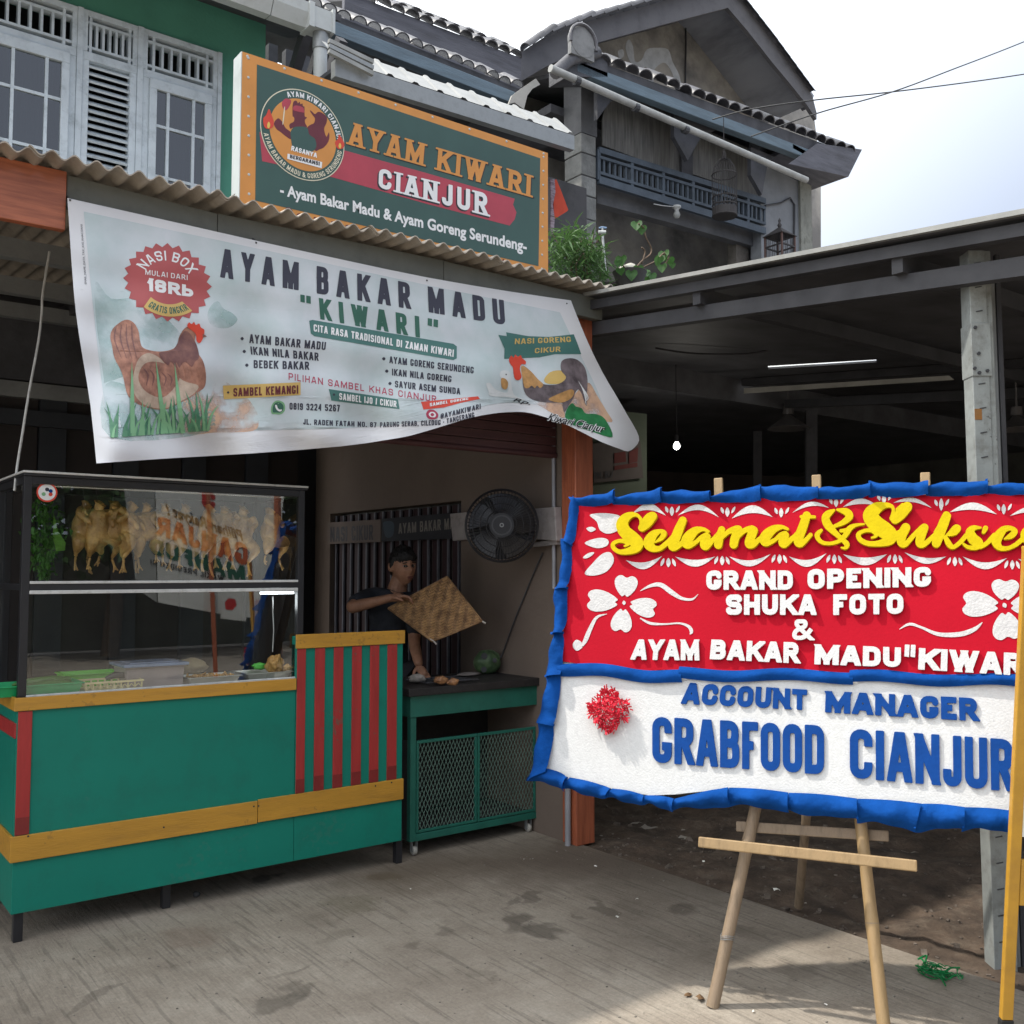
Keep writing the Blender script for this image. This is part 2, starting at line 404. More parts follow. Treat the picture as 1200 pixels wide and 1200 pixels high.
def glyph(ch, W, s, rad, serif=0, cell=None):
    """returns advance width and (V,T); cap height 1, nominal width W, stroke s"""
    key = (ch, W, s, rad, serif)
    if key in CACHE: return CACHE[key]
    if ch == ' ' or ch not in G:
        CACHE[key] = (W*.55, None); return CACHE[key]
    wf, st = G[ch]; w = max(s, W*wf); h = s/2
    if ch == '"': w = max(w, s*1.75+.12)
    ve = lambda y: max(.6, min(.95, (y-h)/(1-s)))
    if ch == 'S': a_ = ve(.51*(1-s)+s+.115); st = [([(1,a_),(1,1),(0,1),(0,.52),(1,.5),(1,0),(0,0),(0,1-a_)],1,0)]
    if ch == 'C': a_ = ve(.5+.09+.24*s); a_ = ve(.655); st = [([(1,a_),(1,1),(0,1),(0,0),(1,0),(1,1-a_)],1,0)]
    if ch == 'G': a_ = ve(.34*(1-s)+s+.19); st = [([(1,a_),(1,1),(0,1),(0,0),(1,0),(1,.34)],2,0), ([(.5,.34),(1,.34)],0,0)]
    def M(p): return (h + p[0]*(w-s), h + p[1]*(1-s))
    samples = []; boxes = []
    for pts, rd, closed in st:
        q = [M(p) for p in pts]
        r_ = rad*(w-s)
        if closed: q = closed_rr(q, r_)
        elif rd: q = rr(q, r_)
        if not closed and len(q) >= 2:
            for e in (0, -1):
                pn = pts[e]; a = Vector(q[e]); b = Vector(q[1] if e == 0 else q[-2]); d = (a-b).normalized()
                if pn[1] in (0, 1) and abs(d.y) > .4: a = a + d*(s if abs(d.x) > .05 else h)
                elif pn[0] in (0, 1) and abs(d.x) > .4: a = a + d*h
                elif ch in '.,*!' : a = a + d*h
                q[e] = (a.x, a.y)
        for i in range(len(q)-1):
            boxes.append((*q[i], *q[i+1], h))
            if 0 < i: samples.append((*q[i], h))
    if serif:
        sw = s*.62; sh = s*.42
        ends = [(p, pts) for pts, rd, cl in st for p in (pts[0], pts[-1]) if not cl and rd != 1 and rd != 2 and p[1] in (0, 1)]
        for p, pts in ends:
            if ch in 'EFLTZ' and not (p[0] in (0, .5) and pts[0][0] == pts[1][0]): continue
            c = M(p)[0]; d = (pts[-1][0]-pts[0][0])*(w-s)/(1-s) if abs(pts[-1][1]-pts[0][1]) > .1 else 0
            y = 0 if p[1] == 0 else 1
            if ch == 'A' and y == 1: c = w/2
            if ch == 'M' and y == 1 and p[0] not in (0, 1): continue
            if ch == 'W' and y == 0: continue
            boxes.append((c - h - sw, y + (sh/2 if y == 0 else -sh/2), c + h + sw, y + (sh/2 if y == 0 else -sh/2), sh/2))
    cell = cell or max(.018, s/9)
    ylo = -.2 if ch == ',' else 0
    ext = s*.7 if serif else 0
    loops = sdf_mesh(samples, boxes, -.1-ext, w+.1+ext, ylo, 1, cell, clip=(-.12-ext, w+.12+ext, ylo, 1))
    CACHE[key] = (w, fill(loops)); return CACHE[key]
def bfont(text, offset=0.0, shear=0, spacing=1):
    key = ('bf', text, offset, shear, spacing)
    if key in CACHE: return CACHE[key]
    c = bpy.data.curves.new('t', 'FONT'); c.body = text; c.offset = offset; c.shear = shear; c.resolution_u = 4; c.space_character = spacing
    c.dimensions = '2D'; c.fill_mode = 'FRONT'
    o = bpy.data.objects.new('t', c); me = o.to_mesh()
    V = [(v.co.x, v.co.y) for v in me.vertices]; T = [tuple(p.vertices) for p in me.polygons]
    o.to_mesh_clear(); bpy.data.objects.remove(o); bpy.data.curves.remove(c)
    T2 = []
    for t in T:
        for k in range(1, len(t)-1):
            a, b, c_ = V[t[0]], V[t[k]], V[t[k+1]]
            ar = (b[0]-a[0])*(c_[1]-a[1])-(b[1]-a[1])*(c_[0]-a[0])
            if abs(ar) > 1e-12: T2.append((t[0], t[k], t[k+1]) if ar > 0 else (t[0], t[k+1], t[k]))
    CACHE[key] = (V, T2); return CACHE[key]
def layout(text, W=.5, s=.16, rad=.5, gap=.1, serif=0, space=None):
    """list of (x offset, V, T) and total width"""
    x = 0; out = []
    for ch in text:
        if ch == ' ': x += space if space is not None else W*.6; continue
        w, g = glyph(ch, W, s, rad, serif)
        if g: out.append((x, g[0], g[1], ch))
        x += w + gap
    return out, max(x - gap, .01)
def quad_map(bl, br, tr, tl):
    bl, br, tr, tl = map(Vector, (bl, br, tr, tl))
    return lambda u, v: (bl*(1-u) + br*u)*(1-v) + (tl*(1-u) + tr*u)*v
def emit2d(mb, V, T, to_px, S, off, thick=0, refine=0):
    """map 2d mesh through to_px -> photograph point -> surface S(px,py,off)"""
    P = [to_px(x, y) for x, y in V]; T = list(T)
    if refine:
        P = [Vector(p) for p in P]
        for _ in range(9):
            mid = {}; NT = []; ch = False
            def gm(a, b):
                k = (min(a, b), max(a, b))
                if (P[a]-P[b]).length <= refine: return None
                if k not in mid: mid[k] = len(P); P.append((P[a]+P[b])/2)
                return mid[k]
            for a, b, c in T:
                ab, bc, ca = gm(a, b), gm(b, c), gm(c, a)
                n = (ab is not None)+(bc is not None)+(ca is not None)
                if n == 0: NT.append((a, b, c)); continue
                ch = True
                if n == 3: NT += [(a,ab,ca),(ab,b,bc),(ca,bc,c),(ab,bc,ca)]
                else:
                    while ab is None: a, b, c = b, c, a; ab, bc, ca = bc, ca, ab
                    if n == 1: NT += [(a,ab,c),(ab,b,c)]
                    elif bc is not None: NT += [(a,ab,c),(ab,b,bc),(ab,bc,c)]
                    else: NT += [(a,ab,ca),(ab,b,c),(ab,c,ca)]
            T = NT
            if not ch: break
    top = [S(p[0], p[1], off+thick) for p in P]
    n = len(top)
    # orientation: photograph y points down, so a ccw 2d triangle may flip; fixed so that faces look at the camera
    if T:
        a, b, c = (top[k] for k in T[0]); nn = (b-a).cross(c-a)
        if nn.dot(CAM - a) < 0: T = [t[::-1] for t in T]
    mb.add(top, T)
    if thick:
        base = len(mb.v); mb.v += [tuple(S(p[0], p[1], off)) for p in P]
        E = {}
        for t in T:
            for i in range(3): E[(t[i], t[(i+1)%3])] = 1
        for (a, b) in E:
            if (b, a) not in E: mb.f.append((base-n+b, base-n+a, base+a, base+b)); mb.mi.append(mb.cur)
def text_px(mb, text, q, S, off, thick=0, each=None, **kw):
    lay, W = layout(text, **kw); qm = quad_map(*q)
    for (x, V, T, ch) in lay:
        b = mb if each is None else MB()
        emit2d(b, V, T, lambda a, c: qm((a+x)/W, c), S, off, thick)
        if each is not None: each(b, ch)
def btext_px(mb, text, q, S, off, thick=0, offset=0.0, shear=0, spacing=1, cap=.729):
    V, T = bfont(text, offset, shear, spacing); xs = [v[0] for v in V]; x0, x1 = min(xs), max(xs); qm = quad_map(*q)
    emit2d(mb, V, T, lambda a, c: qm((a-x0)/(x1-x0), c/cap), S, off, thick)
def arc_text(mb, text, cx, cy, r, a0, a1, h, S, off, ax=1, ay=1, rot=0, inside=False, base='cap', map2=None, **kw):
    """caps round an arc; angles in degrees from the top, clockwise; reads clockwise, or counter-clockwise when inside"""
    lay, W = layout(text, **kw)
    for (x, V, T, ch) in lay:
        def f(a, c):
            t = (a+x)/W; th = R(a0 + (a1-a0)*t); rad = r + (c*h if not inside else -c*h)
            X, Y = rad*math.sin(th), -rad*math.cos(th)
            return map2(X, Y) if map2 else (cx+X*ax, cy+Y*ay)
        emit2d(mb, V, T, f, S, off)
def smooth_loop(pts, n=4):
    """closed Catmull-Rom; a point given twice in a row is a corner"""
    out = []; N_ = len(pts)
    for i in range(N_):
        p0, p1, p2, p3 = (Vector(pts[(i+k) % N_][:2]) for k in (-1, 0, 1, 2))
        if (p1-p2).length < 1e-6: continue
        if (p0-p1).length < 1e-6: p0 = p1
        if (p3-p2).length < 1e-6: p3 = p2
        for k in range(n):
            t = k/n
            q = .5*((2*p1) + (p2-p0)*t + (2*p0-5*p1+4*p2-p3)*t*t + (3*p1-p0-3*p2+p3)*t**3)
            out.append((q.x, q.y))
    return out
def smooth_line(pts, n=6):
    out = []; N_ = len(pts)
    for i in range(N_-1):
        p0, p1, p2, p3 = (Vector(pts[min(max(i+k, 0), N_-1)]) for k in (-1, 0, 1, 2))
        for k in range(n):
            t = k/n
            out.append(.5*((2*p1) + (p2-p0)*t + (2*p0-5*p1+4*p2-p3)*t*t + (3*p1-p0-3*p2+p3)*t**3))
    out.append(Vector(pts[-1])); return out
def patch(mb, pts, S, off, smooth=True, n=4, thick=0, refine=0):
    lp = smooth_loop(pts, n) if smooth else [tuple(p[:2]) for p in pts]
    V, T = fill([lp]); emit2d(mb, V, T, lambda a, c: (a, c), S, off, thick, refine)
def stroke_px(mb, pts, S, off, refine=0):
    """tapered stroke: pts (x,y,halfwidth)"""
    P = smooth_line([Vector(p) for p in pts], 5); L = []; Rr = []
    for i, p in enumerate(P):
        t = (P[min(i+1, len(P)-1)] - P[max(i-1, 0)]); t = Vector((t.x, t.y)); t = t.normalized() if t.length > 1e-9 else Vector((1, 0))
        nrm = Vector((-t.y, t.x)); c = Vector((p.x, p.y)); w = max(p.z, .05)
        L.append(c+nrm*w); Rr.append(c-nrm*w)
    V = [tuple(v) for v in L+Rr]; n = len(P); T = []
    for i in range(n-1): T += [(i, i+1, n+i+1), (i, n+i+1, n+i)]
    emit2d(mb, V, T, lambda a, c: (a, c), S, off, 0, refine)
def script_loops(strokes, ox, oy, k, cell=.5):
    """strokes of (x,y,r) in enlarged crop pixels -> photograph loops"""
    sm = []
    for st in strokes:
        P = smooth_line([Vector(p) for p in st], 10)
        for i in range(len(P)-1):
            m_ = max(1, int((P[i+1]-P[i]).length/6))
            for j in range(m_):
                p = P[i].lerp(P[i+1], j/m_); sm.append((p.x/k+ox, p.y/k+oy, p.z/k))
        p = P[-1]; sm.append((p.x/k+ox, p.y/k+oy, p.z/k))
    return sm
def plane_surface(p0, n):
    p0 = Vector(p0); n = Vector(n).normalized()
    if n.dot(CAM-p0) < 0: n = -n
    def S(px, py, off=0):
        return at(px, py, p=p0, n=n) + n*off
    return S
# ---------------------------------------------------------------- ground
def concrete_mat():
    m = bpy.data.materials.new('brushed_concrete'); m.use_nodes = True; nt = m.node_tree; N = nt.nodes; L = nt.links; b = N['Principled BSDF']
    tc = N.new('ShaderNodeTexCoord')
    def noise(scale, stretch=(1,1,1), detail=6, rough=.6, rot=0):
        mp = N.new('ShaderNodeMapping'); mp.inputs['Scale'].default_value = stretch; mp.inputs['Rotation'].default_value = (0, 0, rot)
        L.new(tc.outputs['Object'], mp.inputs['Vector']); n = N.new('ShaderNodeTexNoise'); n.inputs['Scale'].default_value = scale
        n.inputs['Detail'].default_value = detail; n.inputs['Roughness'].default_value = rough; L.new(mp.outputs[0], n.inputs['Vector']); return n.outputs['Fac']
    def ramp(f, stops):
        r = N.new('ShaderNodeValToRGB'); e = r.color_ramp.elements
        while len(e) < len(stops): e.new(.5)
        for k, (p, c) in enumerate(stops): e[k].position = p; e[k].color = (*c, 1)
        L.new(f, r.inputs[0]); return r.outputs[0]
    def mix(f, a, bb, mode='MIX'):
        x = N.new('ShaderNodeMix'); x.data_type = 'RGBA'; x.blend_type = mode
        if isinstance(f, float): x.inputs[0].default_value = f
        else: L.new(f, x.inputs[0])
        for i, q in ((6, a), (7, bb)):
            if isinstance(q, tuple): x.inputs[i].default_value = (*q, 1)
            else: L.new(q, x.inputs[i])
        return x.outputs[2]
    def rng(f, a, c, lo=0., hi=1.):
        r = N.new('ShaderNodeMapRange'); r.inputs[1].default_value = a; r.inputs[2].default_value = c; r.inputs[3].default_value = lo; r.inputs[4].default_value = hi
        L.new(f, r.inputs[0]); return r.outputs[0]
    base = ramp(noise(2.1, detail=10, rough=.72), [(.3, (.20,.165,.128)), (.5, (.29,.248,.198)), (.72, (.385,.34,.278))])
    fine = rng(noise(70, detail=3), .2, .8, .82, 1.15)
    line = noise(85, (1, .07, 1), 4, .75, R(-7)); ln = rng(line, .3, .62, .70, 1.08)
    scr = rng(noise(42, (1, .05, 1), 3, .6, R(-4)), .56, .62, 1., .74)
    def mulc(c, f):
        vm = N.new('ShaderNodeVectorMath'); vm.operation = 'SCALE'; L.new(c, vm.inputs[0]); L.new(f, vm.inputs['Scale']); return vm.outputs[0]
    amp_ = rng(noise(1.1, detail=3), .42, .6, .25, 1.)          # the brush marks are worn away in places
    lm = N.new('ShaderNodeMix'); lm.data_type = 'FLOAT'; lm.inputs[2].default_value = .93; L.new(amp_, lm.inputs[0]); L.new(ln, lm.inputs[3]); ln = lm.outputs[0]
    col = mulc(mulc(mulc(base, fine), ln), scr)
    col = mix(rng(noise(26, detail=7, rough=.8), .60, .66, 0, .45), col, (.10,.085,.065))
    spots = rng(noise(5.5, detail=9, rough=.8), .58, .68, 0, .5)
    col = mix(spots, col, (.06,.047,.036))
    # stains of oil and water in their places
    sx = N.new('ShaderNodeSeparateXYZ')
    wob = N.new('ShaderNodeTexNoise'); wob.inputs['Scale'].default_value = 5; wob.inputs['Detail'].default_value = 6; L.new(tc.outputs['Object'], wob.inputs['Vector'])
    off = N.new('ShaderNodeVectorMath'); off.operation = 'MULTIPLY_ADD'; L.new(wob.outputs['Color'], off.inputs[0]); off.inputs[1].default_value = (.34,.34,0); off.inputs[2].default_value = (-.17,-.17,0)
    ad = N.new('ShaderNodeVectorMath'); ad.operation = 'ADD'; L.new(tc.outputs['Object'], ad.inputs[0]); L.new(off.outputs[0], ad.inputs[1])
    for (px, py, rx, ry, a, st, cc) in [(606,1082,.06,.12,-.6,.6,(.06,.047,.035)), (640,1092,.07,.08,0,.65,(.055,.043,.032)), (625,1051,.03,.10,-1.1,.5,(.06,.045,.035)), (600,1056,.025,.07,-1.2,.45,(.06,.045,.035)), (708,1066,.03,.13,-.3,.5,(.055,.042,.03)), (688,1073,.02,.06,-.4,.4,(.055,.042,.03)),
            (800,1064,.08,.10,-.4,.5,(.055,.04,.03)), (412,1062,.10,.14,.2,.35,(.085,.072,.035)), (118,1168,.03,.16,-1.0,.4,(.07,.055,.042)), (328,1176,.05,.09,-.9,.5,(.06,.05,.038)), (345,1162,.03,.06,-.6,.4,(.06,.05,.038)), (313,1030,.06,.09,-.5,.7,(.04,.034,.028)), (345,1140,.02,.12,-1.2,.35,(.07,.055,.04)),
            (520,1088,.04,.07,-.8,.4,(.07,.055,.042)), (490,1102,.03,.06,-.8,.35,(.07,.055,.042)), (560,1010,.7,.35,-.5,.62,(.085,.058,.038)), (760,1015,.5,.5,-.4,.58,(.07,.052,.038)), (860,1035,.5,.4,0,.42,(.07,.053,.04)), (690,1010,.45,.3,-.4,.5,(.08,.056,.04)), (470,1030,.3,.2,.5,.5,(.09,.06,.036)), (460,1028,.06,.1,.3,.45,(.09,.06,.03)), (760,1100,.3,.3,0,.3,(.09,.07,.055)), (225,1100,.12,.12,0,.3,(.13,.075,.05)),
            (860,1085,.05,.09,-.4,.45,(.08,.06,.045)), (930,1140,.08,.05,.3,.35,(.1,.08,.06)), (560,1140,.05,.05,0,.3,(.09,.075,.055)), (395,1100,.05,.12,-1,.3,(.1,.085,.06))]:
        p = at(px, py, Z=0)
        mp = N.new('ShaderNodeMapping'); mp.vector_type = 'TEXTURE'
        mp.inputs['Location'].default_value = (p.x, p.y, 0); mp.inputs['Rotation'].default_value = (0, 0, a); mp.inputs['Scale'].default_value = (rx, ry, 1000)
        L.new(ad.outputs[0], mp.inputs['Vector'])
        ln_ = N.new('ShaderNodeVectorMath'); ln_.operation = 'LENGTH'; L.new(mp.outputs[0], ln_.inputs[0])
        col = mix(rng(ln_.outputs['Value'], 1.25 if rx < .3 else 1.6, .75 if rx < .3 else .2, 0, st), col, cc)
    L.new(col, b.inputs['Base Color']); b.inputs['Roughness'].default_value = .82
    bp = N.new('ShaderNodeBump'); bp.inputs['Strength'].default_value = .55; bp.inputs['Distance'].default_value = .006
    hs = N.new('ShaderNodeMath'); hs.operation = 'ADD'; L.new(line, hs.inputs[0]); L.new(noise(90, detail=4), hs.inputs[1]); L.new(hs.outputs[0], bp.inputs['Height'])
    L.new(bp.outputs[0], b.inputs['Normal'])
    return m
M_conc = concrete_mat()
M_dirt = mat('packed_dirt', (.075,.052,.036), .95, .5, 6, .9, 40, dirt=.7, dirt_scale=9, dirt_col=(.17,.135,.1))
M_far = mat('far_ground', (.3,.27,.23), .95, .3, .4)
g = MB(); g.sheet(lambda u, v: (u, v, -.06), [-160, -40, -8, 0, 3, 14, 60, 160], [-160, -40, -9, 0, 4, 12, 60, 160])
tag(g.build('ground', M_far), kind='structure')
g = MB(); g.box(-9, 3.655, -9, 9.0, -.058, 0)
tag(g.build('concrete_forecourt', M_conc), kind='structure')
def dirt_z(x, y):
    n = mnoise.fractal(Vector((x*1.7, y*1.7, .3)), 1, 2, 5)
    e = min(1, max(0, (x-3.66)/.25))
    return -.012 + e*(.04*n + .024*mnoise.noise(Vector((x*9, y*9, 1))) + .012*mnoise.noise(Vector((x*23, y*23, 2)))) - .012*e
g = MB(); g.sheet(lambda u, v: (u, v, dirt_z(u, v)), [3.66+.045*i for i in range(60)]+[6.4+.4*i for i in range(20)], [-1+.05*i for i in range(120)]+[5+.5*i for i in range(11)])
tag(g.build('dirt_floor', M_dirt, smooth=180, fix=False), kind='structure')
# ---------------------------------------------------------------- green house: upper wall with windows, closed gate below
YW = 7.0
M_green = mat('green_wall_paint', (.095,.32,.235), .75, .1, 3, .25, 40, dirt=.25, dirt_scale=1.5, dirt_col=(.06,.22,.155))
M_frame = mat('pale_blue_frame_paint', (.62,.68,.72), .5, .08, 8, .1, 60, dirt=.5, dirt_scale=11, dirt_col=(.19,.23,.25))
M_pane = glass_mat('window_glass', (.5,.55,.58), 1, .12)
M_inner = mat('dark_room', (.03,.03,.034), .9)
M_curt = mat('grey_net_curtain', (.05,.058,.072), .9, .35, 3, .2, 20, stretch=(6,1,.4))
M_plast = mat('grey_plaster', (.125,.125,.13), .85, .3, 2, .3, 30, dirt=.5, dirt_scale=2.5, dirt_col=(.06,.06,.065))
wx = lambda px: at(px, 90, Y=YW).x
X0, XR = -5.0, at(311, 60, Y=YW).x
xr = at(257, 66, Y=YW).x
zt = at(257, 66, Y=YW).z; zv = at(250, 113, Y=YW).z; zbar = at(241, 167, Y=YW).z; zb = zbar - (zv-zbar)*2.2
house = thing('green_house', (0, YW, 0), 'green painted upper storey with pale blue louvred windows behind the corrugated awning', 'house')
g = MB(); g.box(xr, XR, YW, YW+.2, 2.9, 6.2); g.box(X0, xr, YW, YW+.2, zt, 6.2); g.box(X0, xr, YW, YW+.2, 2.9, zb); g.box(XR-.2, XR, YW+.2, 11, 2.9, 6.2)
g.build('wall', M_green, house)
xq = wx(-140); g = MB(); g.box(X0, xq-.002, YW+.002, YW+.2, zb, zt); g.build('wall', M_green, house)
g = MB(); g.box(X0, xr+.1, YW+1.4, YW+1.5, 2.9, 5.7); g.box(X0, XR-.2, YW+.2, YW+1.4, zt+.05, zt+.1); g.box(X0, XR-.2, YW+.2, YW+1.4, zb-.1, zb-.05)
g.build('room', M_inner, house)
cs = [(-140,-60), (-25,87,'c'), (87,94,'m'), (94,158,'l'), (158,165,'m'), (165,252,'c'), (252,257,'m')]
def window_unit(pa, pb, casement=True):
    x0, x1 = wx(pa), wx(pb)
    w = MB(); y0, y1 = YW-.05, YW+.03; f = .045
    w.box(x0, x1, y0, y1, zv-.03, zv+.03); w.box(x0, x0+f, y0, y1, zb, zv-.03); w.box(x1-f, x1, y0, y1, zb, zv-.03)
    w.box(x0+f, x1-f, y0, y1, zb, zb+f)
    if casement:
        a, c = x0+f, x1-f; s = .05; yi0, yi1 = YW-.075, YW-.03
        w.box(a, c, yi0, yi1, zv-.03-.075, zv-.031); w.box(a, a+s, yi0, yi1, zb+f, zv-.105); w.box(c-s, c, yi0, yi1, zb+f, zv-.105); w.box(a+s, c-s, yi0, yi1, zb+f, zb+f+.07)
        fr = w.build('window', M_frame, house, bevel=.004)
        gx0, gx1 = a+s, c-s; W_ = gx1-gx0; b = .02
        xs = [gx0, gx0+W_*.235, gx0+W_*.765, gx1]; zs = [zb+f+.07, zbar-(zv-zbar), zbar, zv-.105]
        bars = MB()
        for q in xs[1:3]: bars.box(q-b/2, q+b/2, yi0+.008, yi1-.004, zs[0], zs[-1])
        for q in zs[1:3]: bars.box(gx0, gx1, yi0+.011, yi1-.008, q-b/2, q+b/2)
        bars.build('glazing_bar', M_frame, fr)
        for i in range(3):
            for j in range(3):
                p = MB(); p.add([(xs[i],YW-.052,zs[j]),(xs[i+1],YW-.052+random.uniform(-.003,.003),zs[j]),(xs[i+1],YW-.052,zs[j+1]),(xs[i],YW-.052+random.uniform(-.003,.003),zs[j+1])], [(0,1,2,3)])
                p.build('pane', M_pane, fr, fix=False)
        cu = MB(); cu.sheet(lambda u, v: (u, YW+.35+.03*math.sin(u*38)+.012*math.sin(u*91+1), v), np.linspace(x0, x1, 50).tolist(), [zb, zv+.1])
        cu.build('curtain', M_curt, house, smooth=180, fix=False)
    else:
        fr = w.build('window', M_frame, house, bevel=.004)
        n = int((zv-zb)/.052)
        for k in range(n):
            z = zv-.05-k*.052
            if z < zb+.06: break
            s_ = MB(); s_.obox(((x0+x1)/2, YW-.012, z), ((x1-x0)/2-f-.001, 0, 0), (0, .028, .02), (0, -.004, .0056))
            s_.build('louvre_slat', M_frame, fr)
    # vent grille above
    v = MB(); z0, z1 = zv+.03, zt-.04; W_ = x1-x0; Hh = z1-z0; t = .018
    v.box(x0, x1, y0, y1, z1, zt); v.box(x0, x0+.03, y0, y1, z0, z1); v.box(x1-.03, x1, y0, y1, z0, z1)
    for q in (.15, .85): v.box(x0+.03, x1-.03, y0+.012, y1, z0+Hh*q-t/2, z0+Hh*q+t/2)
    for q in (.14, .86): v.box(x0+W_*q-t/2, x0+W_*q+t/2, y0+.008, y1, z0, z1)
    for k in range(1, 6): q = .14+.72*k/6; v.box(x0+W_*q-.008, x0+W_*q+.008, y0+.016, y1-.005, z0+Hh*.15, z0+Hh*.85)
    v.build('vent_grille', M_frame, house)
window_unit(-140, -30, False); window_unit(-25, 87); window_unit(94, 158, False); window_unit(165, 252)
for a, b_ in ((87,94), (158,165), (252,257), (-30,-25)):
    g = MB(); g.box(wx(a)+.001, wx(b_)-.001, YW-.06, YW+.06, zb, zt); g.build('window_post', M_frame, house)
# eaves, gutter and downpipe
M_soff = mat('weathered_dark_timber', (.07,.07,.078), .85, .3, 4, .3, 30)
M_white = mat('weathered_white_metal', (.5,.52,.51), .45, .12, 5, .1, 30, dirt=.5, dirt_scale=5, dirt_col=(.22,.22,.2))
M_steel = mat('grey_steel', (.3,.31,.31), .45, .2, 6, .1, 30, metal=.35, dirt=.5, dirt_scale=6, dirt_col=(.1,.1,.1))
YE = 6.3; gz = at(357, 30, Y=YE).z; gxe = at(364, 20, Y=YE).x
g = MB(); g.prism([(X0, YE+.1, gz+.1), (X0, YW+.2, gz+.4), (X0, YW+.2, gz+.46), (X0, YE+.1, gz+.16)], (at(400, 20, Y=YE).x-X0, 0, 0)); g.build('eaves_board', M_soff, house)
g = MB(); g.prism([(X0, YE, gz+.13), (X0, YE+.9, gz+.55), (X0, YE+.9, gz+.6), (X0, YE, gz+.18)], (at(400, 20, Y=YE).x-X0, 0, 0)); g.build('roof', M_soff, house)
def gutter_seg(xa, xb, name='gutter'):
    g = MB(); pr = [(YE+.11, gz+.13), (YE+.11, gz+.01), (YE+.02, gz), (YE-.03, gz+.09), (YE-.04, gz+.16), (YE-.03, gz+.16), (YE-.015, gz+.09), (YE+.03, gz+.015), (YE+.1, gz+.03), (YE+.1, gz+.13)]
    g.prism([(xa, y, z) for y, z in pr], (xb-xa, 0, 0)); return g.build(name, M_white, house)
gutter_seg(X0, at(318, 20, Y=YE).x); gutter_seg(at(318, 20, Y=YE).x+.006, gxe-.03)
g = MB(); x = gxe; g.box(x-.03, x+.01, YE-.05, YE+.11, gz-.012, gz+.17); g.box(x+.01, x+.15, YE-.04, YE+.105, gz, gz+.15); g.box(x+.15, x+.17, YE-.05, YE+.11, gz-.008, gz+.17); go = g.build('gutter_outlet', M_white, house)
px_ = at(375, 40, Y=YE).x+.02
g = MB(); g.tube([(px_, YE+.03, gz), (px_, YE+.03, gz-.12)], .058, 14); g.build('pipe_socket', M_steel, house, smooth=50)
g = MB(); g.tube([(px_, YE+.03, gz-.1), (px_, YE+.03, 3.1)], .05, 14); g.build('downpipe', M_white, house, smooth=50)
# recess between the two houses
M_recess = mat('dark_grey_wall', (.075,.072,.075), .9, .3, 3, .4, 20, dirt=.4, dirt_scale=3, dirt_col=(.03,.03,.03))  # dark grey base with blacker patches at random
g = MB(); g.box(XR+.002, 7.4, 8.3, 8.5, 2.9, 5.9); tag(g.build('party_wall', M_recess), 'dark grey wall in the gap between the green house and the old house', 'wall')
# brackets under the eave
g = MB()
for px in (318, 338, 356):
    x = at(px, 60, Y=7.6).x; g.bar((x, 7.6, 5.0), (x, 6.9, 5.75), .07, .1); g.bar((x, 7.6, 4.9), (x, 7.6, 5.9), .08, .08)
g.build('eaves_bracket', M_soff, house)
# closed folding gate of the ground floor, behind the terrace
M_gate = mat('dark_blue_grey_gate', (.03,.034,.042), .55, .15, 5, .1, 30)
M_gate2 = mat('brown_gate_panel', (.026,.02,.019), .6, .15, 5, .1, 30)
gxr = at(345, 640, Y=YW).x
gate = thing('folding_gate', (gxr, YW, 0), 'dark folding gate with blue grey and brown panels behind the glass showcase', 'gate')
x = X0; k = 0
while x < gxr-.02:
    w_ = min(.17 if k % 2 else .3, gxr-x); d = .03 if k % 2 else 0
    g = MB(); g.box(x+.004, x+w_-.004, YW-.05-d, YW-.02, .05, 2.62); g.build('gate_panel', M_gate if k % 2 else M_gate2, gate); x += w_; k += 1
g = MB(); g.box(X0, gxr, YW-.1, YW-.02, 2.62, 2.72); g.build('top_rail', M_steel, gate)
zr = at(60, 495, Y=YW).z
g = MB(); g.box(X0, gxr, YW-.13, YW-.085, zr-.05, zr+.05); g.build('cross_rail', M_gate, gate)
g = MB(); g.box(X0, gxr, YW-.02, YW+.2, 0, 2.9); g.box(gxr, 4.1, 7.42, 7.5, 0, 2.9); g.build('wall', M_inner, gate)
g = MB(); g.box(X0, 3.62, YW-.12, YW-.03, 2.73, 3.3); tag(g.build('lintel', M_soff), 'dark lintel beam across the shop front above the folding gate', 'beam')
# ---------------------------------------------------------------- side wall of the terrace with barred opening
XS = 3.62
M_beige = mat('beige_wall_paint', (.165,.125,.1), .85, .12, 2, .3, 30, dirt=.4, dirt_scale=2, dirt_col=(.1,.08,.06))
ya, yb = at(540, 700, X=XS).y, at(386, 700, X=XS).y
ztop = at(440, 600, X=XS).z
side = thing('side_wall', (XS, 4.3, 0), 'beige side wall of the terrace beside the orange post, with a dark barred opening', 'wall')
g = MB(); g.box(XS, XS+.12, 4.26, ya, 0, 3.1); g.box(XS, XS+.12, ya, yb, ztop+.02, 3.1); g.box(XS, XS+.12, yb, 7.42, 0, 3.1); g.build('wall', M_beige, side)
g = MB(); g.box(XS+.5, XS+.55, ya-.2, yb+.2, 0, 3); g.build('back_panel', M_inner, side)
M_bar = mat('worn_grey_bar', (.13,.13,.15), .5, .2, 8)
n = 15
for k in range(n):
    y = ya + (yb-ya)*(k+.5)/n
    g = MB(); g.box(XS+.02, XS+.035, y-.009, y+.009, 0, ztop); g.build('bar', M_bar, side)
g = MB()
for k in range(n+1):
    y = ya + (yb-ya)*k/n; g.box(XS+.04, XS+.07, y-.035, y+.035, 0, ztop)
g.build('gate_leaf', mat('dark_red_brown_gate', (.04,.018,.02), .6), side)
M_conduit = mat('grey_conduit', (.28,.28,.3), .4, .15, 8)
yc = at(652, 600, X=XS).y
